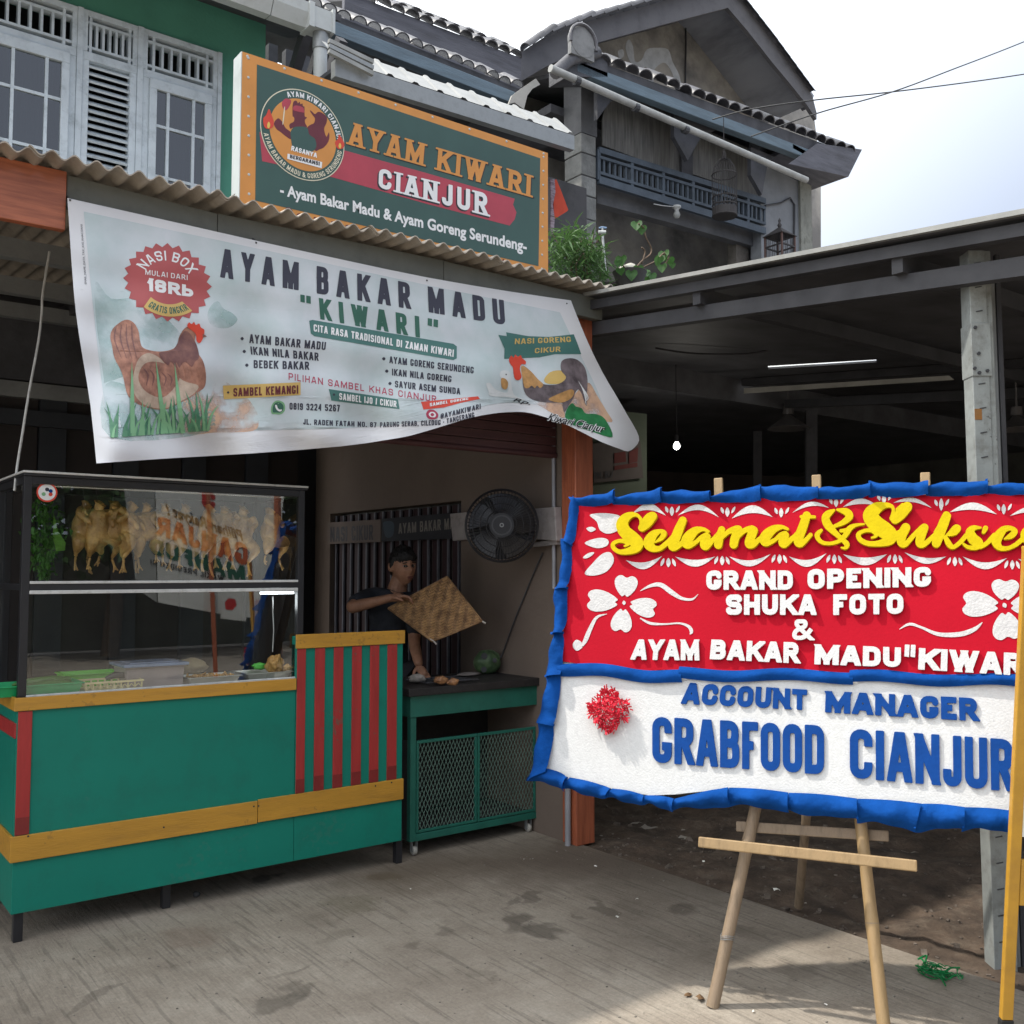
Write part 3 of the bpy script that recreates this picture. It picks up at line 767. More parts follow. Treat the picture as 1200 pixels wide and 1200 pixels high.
g = MB(); g.tube([(XS-.02, yc, at(651, 690, X=XS).z), (XS-.02, yc, 2.95)], .011, 8); g.build('conduit', M_conduit, side, smooth=60)
# ---------------------------------------------------------------- terrace awning: corrugated sheets, fascia, timber
YA = 4.1
M_sheet = mat('fibre_cement_sheet', (.40,.35,.29), .85, .18, 5, .3, 60, dirt=.5, dirt_scale=4, dirt_col=(.14,.12,.1))
M_fasc = mat('grey_green_fascia', (.15,.155,.135), .6, .12, 4, .1, 40, dirt=.5, dirt_scale=6, dirt_col=(.07,.07,.06))
M_wood = mat('orange_brown_wood', (.27,.075,.035), .5, .3, 9, .15, 60, stretch=(.5,6,6), col2=(.36,.11,.05), coat=.2)
M_woodv = mat('orange_brown_post_wood', (.25,.065,.03), .5, .3, 9, .15, 60, stretch=(7,7,.5), col2=(.34,.095,.042), coat=.2)
M_seam = mat('dark_steel', (.05,.05,.055), .5, .2, 6)
awn = thing('awning', (0, YA, 3.0), 'beige corrugated awning roof with grey green fascia across the stall front', 'awning')
xe = at(722, 338, Y=YA-.13).x; xl = -3.6
pitch_a = .075; per = .0805; amp = .014
def awn_pt(x, y, dz=0):
    zl = at(0, 170, Y=YA-.13).z; xl_ = at(0, 170, Y=YA-.13).x; ze = at(722, 338, Y=YA-.13).z
    z = zl + (ze-zl)*(x-xl_)/(xe-xl_)
    return (x, y, z + amp*math.sin(2*math.pi*x/per) + (y-(YA-.13))*pitch_a + dz)
edges = [xl, -2.2, -1.0, at(34, 170, Y=YA-.13).x, at(258, 240, Y=YA-.13).x, at(432, 282, Y=YA-.13).x, at(580, 320, Y=YA-.13).x, xe]
for i in range(len(edges)-1):
    a, b_ = edges[i], edges[i+1]+(.06 if i < len(edges)-2 else 0)
    n = int((b_-a)/per*8); us = [a+(b_-a)*k/n for k in range(n+1)]
    g = MB(); dz = .0065*(i % 2); yj = YA-.13-.014*(i % 2)+random.uniform(-.006,.006)
    g.sheet(lambda u, v: awn_pt(u, v, dz), us, [yj, YA+1.4, YW]); g.sheet(lambda u, v: awn_pt(u, v, dz+.0055), us, [yj, YA+1.4, YW])
    # close the front edge
    m_ = len(us)
    g.add([awn_pt(u, yj, dz) for u in us]+[awn_pt(u, yj, dz+.0055) for u in us], [(k, k+1, m_+k+1, m_+k) for k in range(m_-1)])
    g.build('corrugated_sheet', M_sheet, awn, smooth=50, fix=False)
xf = at(77, 262, Y=YA-.005).x
z_of = lambda x, y: awn_pt(x, y)[2]-amp
def slab_x(mb, xa, xb, y0, y1, top, h):       # follows the slope of the eave in x
    za, zb_ = top(xa), top(xb)
    mb.add([(xa,y0,za-h),(xb,y0,zb_-h),(xb,y1,zb_-h),(xa,y1,za-h),(xa,y0,za),(xb,y0,zb_),(xb,y1,zb_),(xa,y1,za)], [(0,3,2,1),(4,5,6,7),(0,1,5,4),(1,2,6,5),(2,3,7,6),(3,0,4,7)])
top = lambda x: z_of(x, YA-.13)-.004
fx1 = at(700, 350, Y=YA).x
seams = [xf, at(255, 262, Y=YA).x, at(520, 320, Y=YA).x, fx1+.04]
for a, b_ in zip(seams[:-1], seams[1:]):
    g = MB(); slab_x(g, a+.001, b_-.001, YA, YA+.05, top, .125); g.build('fascia_board', M_fasc, awn, bevel=.003)
g = MB(); slab_x(g, xl, xf-.004, YA-.02, YA+.02, lambda x: top(x)+.004, .235); g.build('timber_board', M_wood, awn, bevel=.003)
for x in [xl+.6+i*.9 for i in range(9)]:
    if x < xe-.2:
        g = MB(); g.add([(x,YA+.055,top(x)-.1),(x+.05,YA+.055,top(x)-.1),(x+.05,YW-.02,top(x)+.1),(x,YW-.02,top(x)+.1),(x,YA+.055,top(x)-.01),(x+.05,YA+.055,top(x)-.01),(x+.05,YW-.02,top(x)+.19),(x,YW-.02,top(x)+.19)], [(0,3,2,1),(4,5,6,7),(0,1,5,4),(1,2,6,5),(2,3,7,6),(3,0,4,7)])
        g.build('rafter', M_seam, awn)
for y in (4.9, 5.8, 6.6):
    g = MB(); slab_x(g, xl, xe-.1, y, y+.06, lambda x: top(x)+(y-YA)*pitch_a-.1, .09); g.build('purlin', M_steel, awn)
# orange post
pc = at(681, 988, Z=0); w2 = .058
post = thing('wooden_post', (pc.x, YA+.06, 0), 'orange brown timber post carrying the right end of the awning', 'post')
g = MB(); g.box(pc.x-w2-.006, pc.x+w2+.01, YA+.052, YA+.052+.12, 0, top(pc.x)-.1); g.build('shaft', M_woodv, post, bevel=.004)
g = MB(); g.tube([(pc.x-w2-.03, YA+.1, 0), (pc.x-w2-.03, YA+.1, 1.1)], .017, 10); g.build('steel_tube', M_conduit, post, smooth=60)
# rolled bamboo blind behind the banner
M_blind = mat('dark_red_blind', (.075,.028,.03), .6, .25, 8, .2, 40, stretch=(.6,5,5))
YB = 4.32
blind = thing('roller_blind', (2.8, YB, 2.2), 'dark red slatted blind half rolled up beside the orange post under the banner', 'blind')
xa = at(560, 520, Y=YB).x-.9; xb = at(652, 520, Y=YB).x; zlow = at(652, 533, Y=YB).z
for k in range(9):
    g = MB(); z = zlow + k*.052
    g.box(xa, xb, YB, YB+.02+.006*(k % 2), z, z+.048); g.build('slat', M_blind, blind, bevel=.003)
g = MB(); g.tube([(xa, YB+.01, zlow-.004), (xb, YB+.01, zlow-.004)], .018, 8); g.build('bottom_bar', M_blind, blind, smooth=60)
# ---------------------------------------------------------------- metal canopy and tiled roofs between the houses
M_lit = mat('bright_galvanised_sheet', (.30,.30,.285), .45, .15, 6, .1, 20, metal=.1, dirt=.7, dirt_scale=9, dirt_col=(.25,.25,.23))
M_tile = mat('dark_roof_tile', (.075,.072,.08), .48, .35, 8, .4, 40, hv=.35, spec=.6)
M_tileg = mat('grey_plank', (.115,.115,.135), .8, .25, 4, .3, 30, stretch=(.4,3,3), dirt=.4, dirt_scale=5)
M_blue = mat('faded_blue_beam', (.13,.18,.22), .7, .2, 4, .3, 30, stretch=(.5,4,4), dirt=.4, dirt_scale=6, dirt_col=(.09,.1,.11))
YC = 5.9
can = thing('metal_canopy', (4.6, YC, 4.6), 'pale corrugated metal canopy with steel edge above the big green sign', 'canopy')
a = at(392, 68, Y=YC); b_ = at(672, 158, Y=YC); zc = lambda x: a.z + (b_.z-a.z)*(x-a.x)/(b_.x-a.x)
L_ = .27; SL = math.tan(R(44))
n = 200; us = [a.x+(b_.x-a.x)*k/n for k in range(n+1)]
def can_pt(x, t): 
    ph = (x-a.x)/.21 % 1; rib = .016 if ph < .16 else (.016*(1-(ph-.16)/.07) if ph < .23 else (0 if ph < .93 else .016*(ph-.93)/.07))
    return (x, YC+t*L_*.74, zc(x)+t*L_*SL*.74+rib)
g = MB(); g.sheet(can_pt, us, [0, 1]); g.build('corrugated_sheet', M_lit, can, fix=False)
g = MB(); g.add([(a.x,YC-.012,a.z-.13),(b_.x,YC-.012,b_.z-.13),(b_.x,YC+.05,b_.z-.13),(a.x,YC+.05,a.z-.13),(a.x,YC-.012,a.z-.012),(b_.x,YC-.012,b_.z-.012),(b_.x,YC+.05,b_.z-.012),(a.x,YC+.05,a.z-.012)], [(0,3,2,1),(4,5,6,7),(0,1,5,4),(1,2,6,5),(2,3,7,6),(3,0,4,7)]); g.build('edge_beam', M_steel, can)
for k in range(3):
    q0, q1 = at(385, 48+k*6, Y=YC-.05), at(437, 73+k*7, Y=YC-.05); g = MB(); g.bar(q0, q1, .03, .028); g.build('flashing_strip', M_lit if k != 1 else M_steel, can)
for px in (430, 560):
    p = at(px, 120, Y=YC); g = MB(); g.bar((p.x, YC+.05, zc(p.x)-.1), (p.x, 8.3, zc(p.x)-.02), .05, .07); g.build('bracket', M_seam, can)
g = MB(); g.prism([(a.x+.05, YC+.045, zc(a.x+.05)-.03), (a.x+.05, 8.3, zc(a.x+.05)+.1), (a.x+.05, 8.3, zc(a.x+.05)+.13), (a.x+.05, YC+.045, zc(a.x+.05)+.0)], (b_.x-a.x-.1, 0, b_.z-a.z)); g.build('soffit', M_soff, can)
def tile_mesh(w, L=.3, t=.014):
    """half-round clay tile lying along +Y"""
    g = MB(); n = 8; pr = [(w*.5*-math.cos(math.pi*k/n), w*.42*math.sin(math.pi*k/n)) for k in range(n+1)]; pi = [(x*(1-2*t/w), z*(1-2*t/w)) for x, z in pr]
    g.sheet(lambda u, v: (pr[u][0]*(1-.12*v), v*L, pr[u][1]*(1-.12*v)), list(range(n+1)), [0, 1]); g.sheet(lambda u, v: (pi[u][0]*(1-.12*v), v*L, pi[u][1]*(1-.12*v)), list(range(n+1)), [0, 1])
    g.add([(x, 0, z) for x, z in pr]+[(x, 0, z) for x, z in pi], [(k, k+1, n+2+k, n+1+k) for k in range(n)])
    return g.mesh('tile', M_tile, smooth=50, fix=False)
def tile_row(parent, p, q, n, slope=24, courses=1, name='tile', cstep=.26, sc=1.0, jit=1):
    p, q = Vector(p), Vector(q); d = q-p; w = math.hypot(d.x, d.y)/n; me = tile_mesh(w*1.02*sc)
    for c in range(courses):
        for k in range(n):
            o = link_mesh(me, name, parent); ORG[o.name] = org(parent)
            pos = p + d*((k+.5)/n) + Vector((0, math.cos(R(slope)), math.sin(R(slope))))*cstep*c + Vector((0, 0, .008*c))
            o.location = pos - org(parent) + Vector((random.uniform(-.004,.004)*jit, random.uniform(-.015,.012)*jit, random.uniform(-.006,.006)*jit))
            o.rotation_euler = (R(slope+random.uniform(-2,2)), R(random.uniform(-2.5,2.5)), R(random.uniform(-2,2)))
midr = thing('tiled_roof', (5, 7.4, 6), 'dark clay tiled roof with two stepped eaves between the green house and the gable', 'roof')
# upper eave (against the sky) and lower eave
YU, YL = 8.2, 7.5
u0, u1 = at(405, -10, Y=YU), at(612, 68, Y=YU)
tile_row(midr, u0, u1, 13, slope=36, courses=2)
g = MB(); g.prism([u0+Vector((0,.02,.01)), u1+Vector((0,.02,.01)), u1+Vector((0,.02,-.36)), u0+Vector((0,.02,-.36))], (0, .05, 0)); g.build('fascia_board', M_tileg, midr)
l0, l1 = at(340, -5, Y=YL), at(612, 104, Y=YL)
tile_row(midr, l0, l1, 17, slope=36)
g = MB(); g.prism([l0+Vector((0,.02,.0)), l1+Vector((0,.02,.0)), l1+Vector((0,.02,-.14)), l0+Vector((0,.02,-.14))], (0, .04, 0)); g.build('batten', M_soff, midr)
q0, q1 = at(385, 34, Y=YL-.06), at(600, 117, Y=YL-.06)
g = MB(); g.bar(q0, q1, .1, .12); g.build('blue_beam', M_blue, midr, bevel=.006)
g = MB(); g.prism([l0+Vector((0,.06,-.02)), l1+Vector((0,.06,-.02)), l1+Vector((0,1.0,.0)), l0+Vector((0,1.0,.0))], (0, 0, -.04)); g.build('soffit', M_soff, midr)
g = MB(); g.prism([u0+Vector((0,.07,-.02)), u1+Vector((0,.07,-.02)), u1+Vector((0,2.0,.85)), u0+Vector((0,2.0,.85))], (0, 0, -.04)); g.build('roof_deck', M_soff, midr)
# white flashing in the valley
M_flash = mat('pale_torn_flashing', (.42,.4,.36), .8, .2, 5, .4, 20, dirt=.4, dirt_scale=5, dirt_col=(.2,.19,.17))
S_ = lambda px, py, off=0: at(px, py, Y=7.2)
g = MB(); g.prism([at(*p, Y=7.25) for p in [(628,92),(612,103),(600,112),(596,122),(603,120),(614,128),(618,112),(624,104),(633,99)]], (0, .02, 0)); g.build('flashing', M_flash, midr)
# ---------------------------------------------------------------- old house
YG = 8.7
old = thing('old_house', (9, YG, 0), 'old weathered two storey house with tiled gable roof and open upper veranda', 'house')
M_gable = mat('stained_gable_plaster', (.2,.19,.18), .9, .35, 1.6, .4, 25, col2=(.34,.315,.28), dirt=.75, dirt_scale=1.1, dirt_col=(.08,.08,.084))
M_barge = mat('grey_bargeboard', (.125,.122,.13), .8, .22, 5, .3, 30, dirt=.3, dirt_scale=5)
# left slope of the gable: follows the outline, runs back
def slab(top_px, bot_px, Y, depth, m, name, par):
    g = MB(); g.prism([at(*p, Y=Y) for p in top_px] + [at(*p, Y=Y) for p in bot_px[::-1]], (0, depth, 0)); return g.build(name, m, par)
slab([(606,64),(640,44),(680,28),(760,6),(853,-18)], [(606,98),(640,78),(700,50),(780,28),(853,9)], YG, .06, M_barge, 'bargeboard', old)
slab([(853,-18),(868,-2),(905,46),(930,80),(952,112),(957,132)], [(853,9),(876,36),(905,73),(925,97),(945,122),(957,140)], YG, .06, M_barge, 'bargeboard', old)
slab([(609,62),(640,42),(680,26),(760,4),(853,-20)], [(609,70),(640,52),(680,37),(760,15),(853,-9)], YG+.061, 3.0, M_soff, 'roof_deck', old)
slab([(853,-20),(868,-4),(905,44),(930,78),(954,112)], [(853,-9),(866,5),(903,55),(927,88),(950,122)], YG+.061, 3.0, mat('grey_soffit_board', (.30,.31,.34), .85, .35, 3, .3, 20, stretch=(1,.3,1), dirt=.6, dirt_scale=1.5, dirt_col=(.12,.12,.13)), 'roof_deck', old)
for dy in (.55, 1.35):                              # rafters seen under the overhang
    slab([(853,-7),(927,88),(950,123)], [(853,2),(923,94),(945,128)], YG+dy, .08, M_soff, 'rafter', old)
# verge tiles on the left slope
pts = [(609,58),(640,38),(680,22),(760,0),(853,-24)]
me = tile_mesh(.17, .32)
def along(pts, n):
    V = [Vector(p) for p in pts]; D = [0]
    for i in range(1, len(V)): D.append(D[-1]+(V[i]-V[i-1]).length)
    for k in range(n):
        t = D[-1]*(k+.5)/n; i = max(j for j in range(len(V)-1) if D[j] <= t); f = (t-D[i])/(D[i+1]-D[i]); yield V[i].lerp(V[i+1], f), (V[i+1]-V[i])
for q, d in along(pts, 16):
    o = link_mesh(me, 'verge_tile', old); w0 = at(q.x, q.y+4, Y=YG-.05); w1 = at(q.x+d.x*.1, q.y+d.y*.1+4, Y=YG-.05)
    o.location = w0-org(old); a_ = math.atan2(w1.z-w0.z, w1.x-w0.x); o.rotation_euler = (R(90)-R(84), -a_, R(-90)); o.rotation_euler = Matrix.Rotation(-a_+R(4), 3, 'Y').to_euler(); o.rotation_euler.rotate(Matrix.Rotation(0, 3, 'Z'))
    o.rotation_euler = (Matrix.Rotation(-a_, 3, 'Y') @ Matrix.Rotation(R(-90), 3, 'Z') @ Matrix.Rotation(R(3), 3, 'X')).to_euler(); o.scale = (1, 1.1, 1)
for q, d in along([(866,-8),(905,42),(930,76),(955,110)], 12):
    o = link_mesh(me, 'verge_tile', old); w0 = at(q.x, q.y+4, Y=YG-.03); w1 = at(q.x+d.x*.1, q.y+d.y*.1+4, Y=YG-.03)
    o.location = w0-org(old); a_ = math.atan2(w1.z-w0.z, w1.x-w0.x)
    o.rotation_euler = (Matrix.Rotation(-a_, 3, 'Y') @ Matrix.Rotation(R(90), 3, 'Z')).to_euler(); o.scale = (.8, .9, .7)
# gable wall
YGW = 9.7
g = MB(); g.prism([at(*p, Y=YGW) for p in [(560,130),(640,70),(700,40),(850,-12),(952,120),(962,200),(962,330),(560,330)]], (0, .15, 0)); g.build('gable_wall', M_gable, old)
M_peel = mat('peeling_pale_plaster', (.55,.56,.57), .9, .2, 6, .4, 30)
g = MB()
for lp in [[(733,56),(737,46),(742,55),(744,72),(752,70),(758,58),(770,56),(783,58),(788,72),(796,88),(798,102),(792,100),(788,86),(780,74),(772,76),(764,84),(757,78),(748,84),(740,76)], [(724,60),(730,58),(731,66),(726,68)], [(760,92),(764,90),(766,97),(761,98)]]:
    g.prism([at(x, y, Y=YGW-.004) for x, y in smooth_loop(lp, 3)], (0, .003, 0))
g.build('peeled_patch', M_peel, old)
M_glow = mat('lighter_gable_plaster', (.3,.29,.26), .9, .2, 3, .3, 20)
q = at(803, 60, Y=YGW-.02); g = MB(); g.tube([at(803, -5, Y=YGW-.02), at(804, 50, Y=YGW-.02), at(803, 108, Y=YGW-.02)], .012, 6); g.build('cable', M_seam, old)
# pent roof with tile ends
YP = 7.9
e0, e1 = at(698, 70, Y=YP), at(1000, 180, Y=YP)
tile_row(old, e0, e1, 22, slope=36, courses=1)
dd = e1-e0
g = MB(); g.prism([e0+Vector((0,.02,.0)), e1+Vector((0,.02,.0)), e1+Vector((0,.02,-.16)), e0+Vector((0,.02,-.16))], (0, .05, 0)); g.build('tile_batten', M_soff, old)
g = MB(); g.prism([e0+Vector((0,.075,-.03)), e1+Vector((0,.075,-.03)), e1+Vector((0,1.8,.45)), e0+Vector((0,1.8,.45))], (0, 0, -.05)); g.build('pent_roof_deck', M_soff, old)
b0, b1 = at(672, 80, Y=YP+.06), at(972, 193, Y=YP+.06)
g = MB(); g.bar(b0, b1, .12, .13); g.build('blue_beam', M_blue, old, bevel=.008)
# corner return of the pent roof at the right
g = MB(); c0 = at(1008, 176, Y=YP); c1 = at(992, 208, Y=YP)
g.prism([at(958, 168, Y=YP-.03), c0+Vector((0,-.03,0)), c1+Vector((0,-.03,0)), at(925, 192, Y=YP-.03)], (0, .03, 0))
g.prism([c1, c1+Vector((-1.2,0,.1)), c1+Vector((-1.2,1.6,.05)), c1+Vector((0,1.6,0))], (0, 0, .06))
g.prism([c0+Vector((0,.001,0)), c1+Vector((0,.001,0)), c1+Vector((0,1.6,0)), c0+Vector((0,1.6,.1))], (-.05, 0, 0))
g.build('eave_return', M_tileg, old)
# end ornament above the left eave
g = MB(); oc = at(679, 52, Y=YP-.05); rr_ = .185
g.lathe([(0,-.06),(rr_*.9,-.06),(rr_*.93,-.05),(rr_*.93,.0),(0,.0)], oc, 28, 'y'); g.box(oc.x-rr_*.9, oc.x+rr_*.9, oc.y-.055, oc.y-.001, oc.z-.17, oc.z)
g.build('ridge_end_cap', mat('grey_cement_cap', (.25,.25,.25), .9, .25, 6, .4, 20, dirt=.5, dirt_scale=6), old, smooth=40)
g = MB(); g.tube([oc+Vector((rr_*1.02*math.cos(t), -.07, rr_*1.02*math.sin(t))) for t in [R(-15+i*15) for i in range(15)]], .02, 6); g.build('cap_rim', M_tile, old, smooth=60)
g = MB(); g.prism([at(*p, Y=YP+.0) for p in [(664,68),(700,62),(712,74),(712,90),(664,90)]], (0, .3, 0)); g.build('hip_block', M_tile, old)
g = MB(); g.tube([at(650, 86, Y=YP-.02), at(668, 70, Y=YP-.02), at(700, 62, Y=YP-.02)], .07, 10); g.build('hip_tile', M_tile, old, smooth=60)
# white rain pipe across the front
g = MB(); g.tube([at(645, 80, Y=YP-.12), at(745, 124, Y=YP-.12), at(945, 211, Y=YP-.12)], .042, 10); g.build('rain_pipe', mat('dirty_white_pipe', (.42,.42,.4), .55, .2, 5, dirt=.5, dirt_scale=4, dirt_col=(.2,.2,.18)), old, smooth=60)
for px, py in ((676,95), (745,126), (803,152)):
    g = MB(); p = at(px, py, Y=YP-.12); g.tube([p+Vector((-.03,0,.0)), p+Vector((.03,0,-.0))], .05, 10); g.build('pipe_clip', M_seam, old)
# veranda column made of blocks
YV = 8.4
M_blk = mat('worn_concrete_block', (.21,.21,.2), .92, .25, 6, .7, 30, hv=.16, dirt=.5, dirt_scale=5, dirt_col=(.11,.11,.11))
cx0, cx1 = at(681.5, 200, Y=YV).x, at(698.5, 200, Y=YV).x; cz = [at(690, y, Y=YV).z for y in (158, 181, 207, 230, 257, 283, 309, 335, 361, 387, 413, 439)]
for k in range(len(cz)-1):
    j = random.uniform(-.008,.008); g = MB(); g.box(cx0+j, cx1+j, YV+j, YV+.3, cz[k+1]+.006, cz[k]-.006); g.build('block', M_blk, old, bevel=.008)
g = MB(); g.box(cx0+.012, cx1-.012, YV+.012, YV+.29, cz[-1], cz[0]); g.build('mortar_core', M_soff, old)
g = MB(); g.box(cx0-.01, cx1+.01, YV-.01, YV+.3, cz[0], at(690, 75, Y=YV).z); g.build('column_head', M_plast, old)
# hardboard panels, lattice, lintel
M_board = mat('streaked_hardboard', (.17,.165,.155), .85, .35, 10, .2, 30, stretch=(3,3,.25), dirt=.5, dirt_scale=6, dirt_col=(.08,.08,.08))
def quadp(p, Y, m, name, th=.02):
    g = MB(); g.prism([at(*q, Y=Y) for q in p], (0, th, 0)); return g.build(name, m, old)
quadp([(706,140),(714,100),(799,140),(801,206),(706,170)], YV+.06, M_board, 'hardboard_panel')
quadp([(812,180),(822,150),(892,180),(893,232),(812,204)], YV+.06, M_board, 'hardboard_panel')
quadp([(799,140),(812,146),(812,208),(799,202)], YV+.02, M_soff, 'post', .12)
for pp in ([(700,140),(716,118),(735,112),(735,106),(700,92)], [(790,160),(806,188),(822,160),(840,152),(842,146),(790,126)], [(880,205),(893,228),(900,190),(908,184),(880,172)]):
    g = MB(); g.prism([at(x, y, Y=YV-.3) for x, y in pp], (0, .06, 0)); g.build('bracket', M_soff, old)
M_lat = mat('blue_grey_lattice', (.075,.095,.12), .6, .2, 6, .2, 30)
tl, tr_, bl_, br_ = at(701,176,Y=YV), at(896,236,Y=YV), at(701,211,Y=YV), at(896,271,Y=YV)
lat = thing('veranda_lattice', (tl.x, YV, bl_.z), 'blue grey timber lattice running under the hardboard of the old veranda', 'lattice')
def lp(u, v): return tl.lerp(tr_, u)*(1-v) + bl_.lerp(br_, u)*v
for v_, h in ((0,.07),(.24,.035),(.76,.035),(1,.09)):
    g = MB(); g.bar(lp(0,v_), lp(1,v_), .05, h); g.build('rail', M_lat, lat)
nb = 34
for k in range(nb+1):
    u = k/nb; big = k % 6 == 0
    g = MB(); p, q = lp(u, 0), lp(u, 1)
    if not big: p, q = lp(u, .24), lp(u, .76)
    p = p + Vector((0, .01, 0)); q = q + Vector((0, .01, 0))
    g.bar(p, q, .03 if not big else .045, .035 if not big else .06, (0,1,0)); g.build('baluster', M_lat, lat)
quadp([(700,212),(896,272),(896,292),(790,262),(700,238)], YV+.16, M_plast, 'lintel', .14)
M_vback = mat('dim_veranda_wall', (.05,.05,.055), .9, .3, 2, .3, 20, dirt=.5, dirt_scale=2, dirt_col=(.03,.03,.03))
g = MB(); g.box(7.0, 12.3, 10.4, 10.5, 3.2, 7.2); g.build('inner_wall', M_vback, old)
g = MB(); g.box(12.0, 12.15, YV+.3, 10.4, 3.2, 7.0); g.build('inner_wall', M_vback, old)
g = MB(); g.box(7.2, 12.2, YV+.3, 10.4, 6.9, 7.0); g.build('ceiling', M_soff, old)
M_door = mat('dark_red_door', (.03,.018,.02), .6)
for pa, pb, t_ in ((706, 785, 250), (850, 880, 262)):
    g = MB(); g.prism([at(pa, t_, Y=10.38), at(pb, t_+20, Y=10.38), at(pb, 345, Y=10.38), at(pa, 345, Y=10.38)], (0, .015, 0)); g.build('door', M_door, old)
# pale wall at the right end with peeling pillar
M_pale = mat('pale_grey_wall', (.25,.26,.275), .85, .12, 3, .3, 20, dirt=.4, dirt_scale=2.5, dirt_col=(.15,.15,.16))
xw0, xw1, xw2 = at(893, 250, Y=YV).x, at(937, 250, Y=YV).x, at(950, 250, Y=YV).x
g = MB(); g.box(xw0, xw1, YV+.02, YV+.2, 3.2, at(915, 195, Y=YV).z+.4); g.build('end_wall', M_pale, old)
g = MB(); g.box(xw1, xw2, YV-.02, YV+.25, 3.2, at(945, 200, Y=YV).z+.3); g.build('end_pillar', mat('peeling_pillar_paint', (.3,.3,.26), .9, .3, 5, .8, 20, stretch=(1.5,1.5,.8), dirt=.95, dirt_scale=5, dirt_col=(.06,.06,.05)), old)
x0 = at(878, 250, Y=YV+.02).x; g = MB(); g.box(x0, xw0-.01, YV+.25, YV+.4, 3.2, at(880, 270, Y=YV).z); g.build('stained_pier', mat('brown_stained_pier', (.16,.14,.12), .9, .4, 5, .4, 20), old)
g = MB(); g.tube([at(897, 241, Y=YV-.0), at(915, 238, Y=YV-.0), at(926, 232, Y=YV-.0), at(931, 240, Y=YV-.0), at(931, 262, Y=YV), at(930, 300, Y=YV)], .014, 6); g.build('cable', M_seam, old)
g = MB(); g.box(3.75, 12.3, 5.75, YV+.3, 3.22, 3.32); g.build('veranda_floor', M_plast, old)
# ---------------------------------------------------------------- right-hand shed
M_shroof = mat('dull_metal_roof', (.11,.11,.12), .6, .3, 3, .1, 20, metal=.2)
M_shbeam = mat('galvanised_beam', (.05,.05,.056), .7, .3, 4, .1, 30, metal=.1, dirt=.4, dirt_scale=4, dirt_col=(.06,.06,.06))
shed = thing('open_shed', (6, 4, 0), 'large open sided shed with low metal roof to the right of the orange post', 'shed')
ea, eb = at(1200, 249, X=3.66), at(716, 340, X=3.66)
sy = (eb.z-ea.z)/(eb.y-ea.y); shz = lambda y, dz=0: ea.z + (y-ea.y)*sy + dz
def along_y(mb, x0, x1, y0, y1, top_, h, f=shz):
    mb.add([(x0,y0,f(y0)+top_-h),(x1,y0,f(y0)+top_-h),(x1,y1,f(y1)+top_-h),(x0,y1,f(y1)+top_-h),(x0,y0,f(y0)+top_),(x1,y0,f(y0)+top_),(x1,y1,f(y1)+top_),(x0,y1,f(y1)+top_)], [(0,3,2,1),(4,5,6,7),(0,1,5,4),(1,2,6,5),(2,3,7,6),(3,0,4,7)])
def roof_hit(px, py):                               # where a line of sight meets the roof sheet
    r = ray(px, py); t = (ea.z - .012 - ea.y*sy - CAM.z) / (r.z - r.y*sy); q = CAM + r*t; return (q.x, q.y)
GAPS = [[(818,438),(889,433.5),(889,431.5),(818,435.5)], [(900,432.5),(1027,424.5),(1027,421.5),(900,429)], [(880,445.6),(925,442.6),(925,441),(880,443.6)], [(975,441.5),(1060,437),(1060,435.4),(975,439.3)]]
outer = [(3.66,-.6),(13,-.6),(13,5.7),(3.72,5.7),(3.72,YA+.1),(3.66,YA+.1)]
loops = [outer] + [[roof_hit(*p) for p in q] for q in GAPS]
V, T = fill(loops)
g = MB()
for dz in (-.012, .002): g.add([(x, y, shz(y)+dz) for x, y in V], T)
for lp_ in loops:
    n = len(lp_); g.add([(x, y, shz(y)+dz) for dz in (-.012, .002) for x, y in lp_], [(k, (k+1)%n, (k+1)%n+n, k+n) for k in range(n)])
g.build('roof', M_shroof, shed, fix=False)
M_rlight = mat('translucent_roof_strip', (.75,.76,.74), .5, .05, 4, transl=.75)
for q in GAPS:
    g = MB(); g.add([(x, y, shz(y)+.004) for x, y in [roof_hit(*p) for p in q]], [(0,1,2,3)]); g.build('roof_light', M_rlight, shed)
g = MB(); g.box(3.72, 14, 5.72, 12, 3.04, 3.1); g.build('inner_ceiling', M_shroof, shed); g = MB(); g.box(3.72, 14, 5.66, 5.715, 3.0, 3.35); g.build('light_seam_board', M_shroof, shed)  # upright board added to close the light seam between roof end and ceiling
g = MB(); along_y(g, 3.635, 3.66, -.6, YA+.02, .008, .02); g.build('verge_flashing', M_lit, shed)
for x, dz, h in ((3.68,-.06,.05), (4.3,-.05,.06), (6.8,-.05,.06), (8.2,-.05,.06)):
    g = MB(); along_y(g, x, x+.05, -.6, 5.6, dz+.03, h); g.build('purlin', M_shbeam, shed)
for x, t_ in ((3.74, -.14), (7.4, -.14)):
    g = MB(); along_y(g, x, x+.06, -.6, 5.6, t_, .075); g.build('beam', M_shbeam, shed)
for y in (-.2, 1.0, 2.2, 3.3):
    g = MB(); g.box(3.7, 13, y, y+.05, shz(y)-.14, shz(y)-.06); g.build('rafter', M_shbeam, shed)
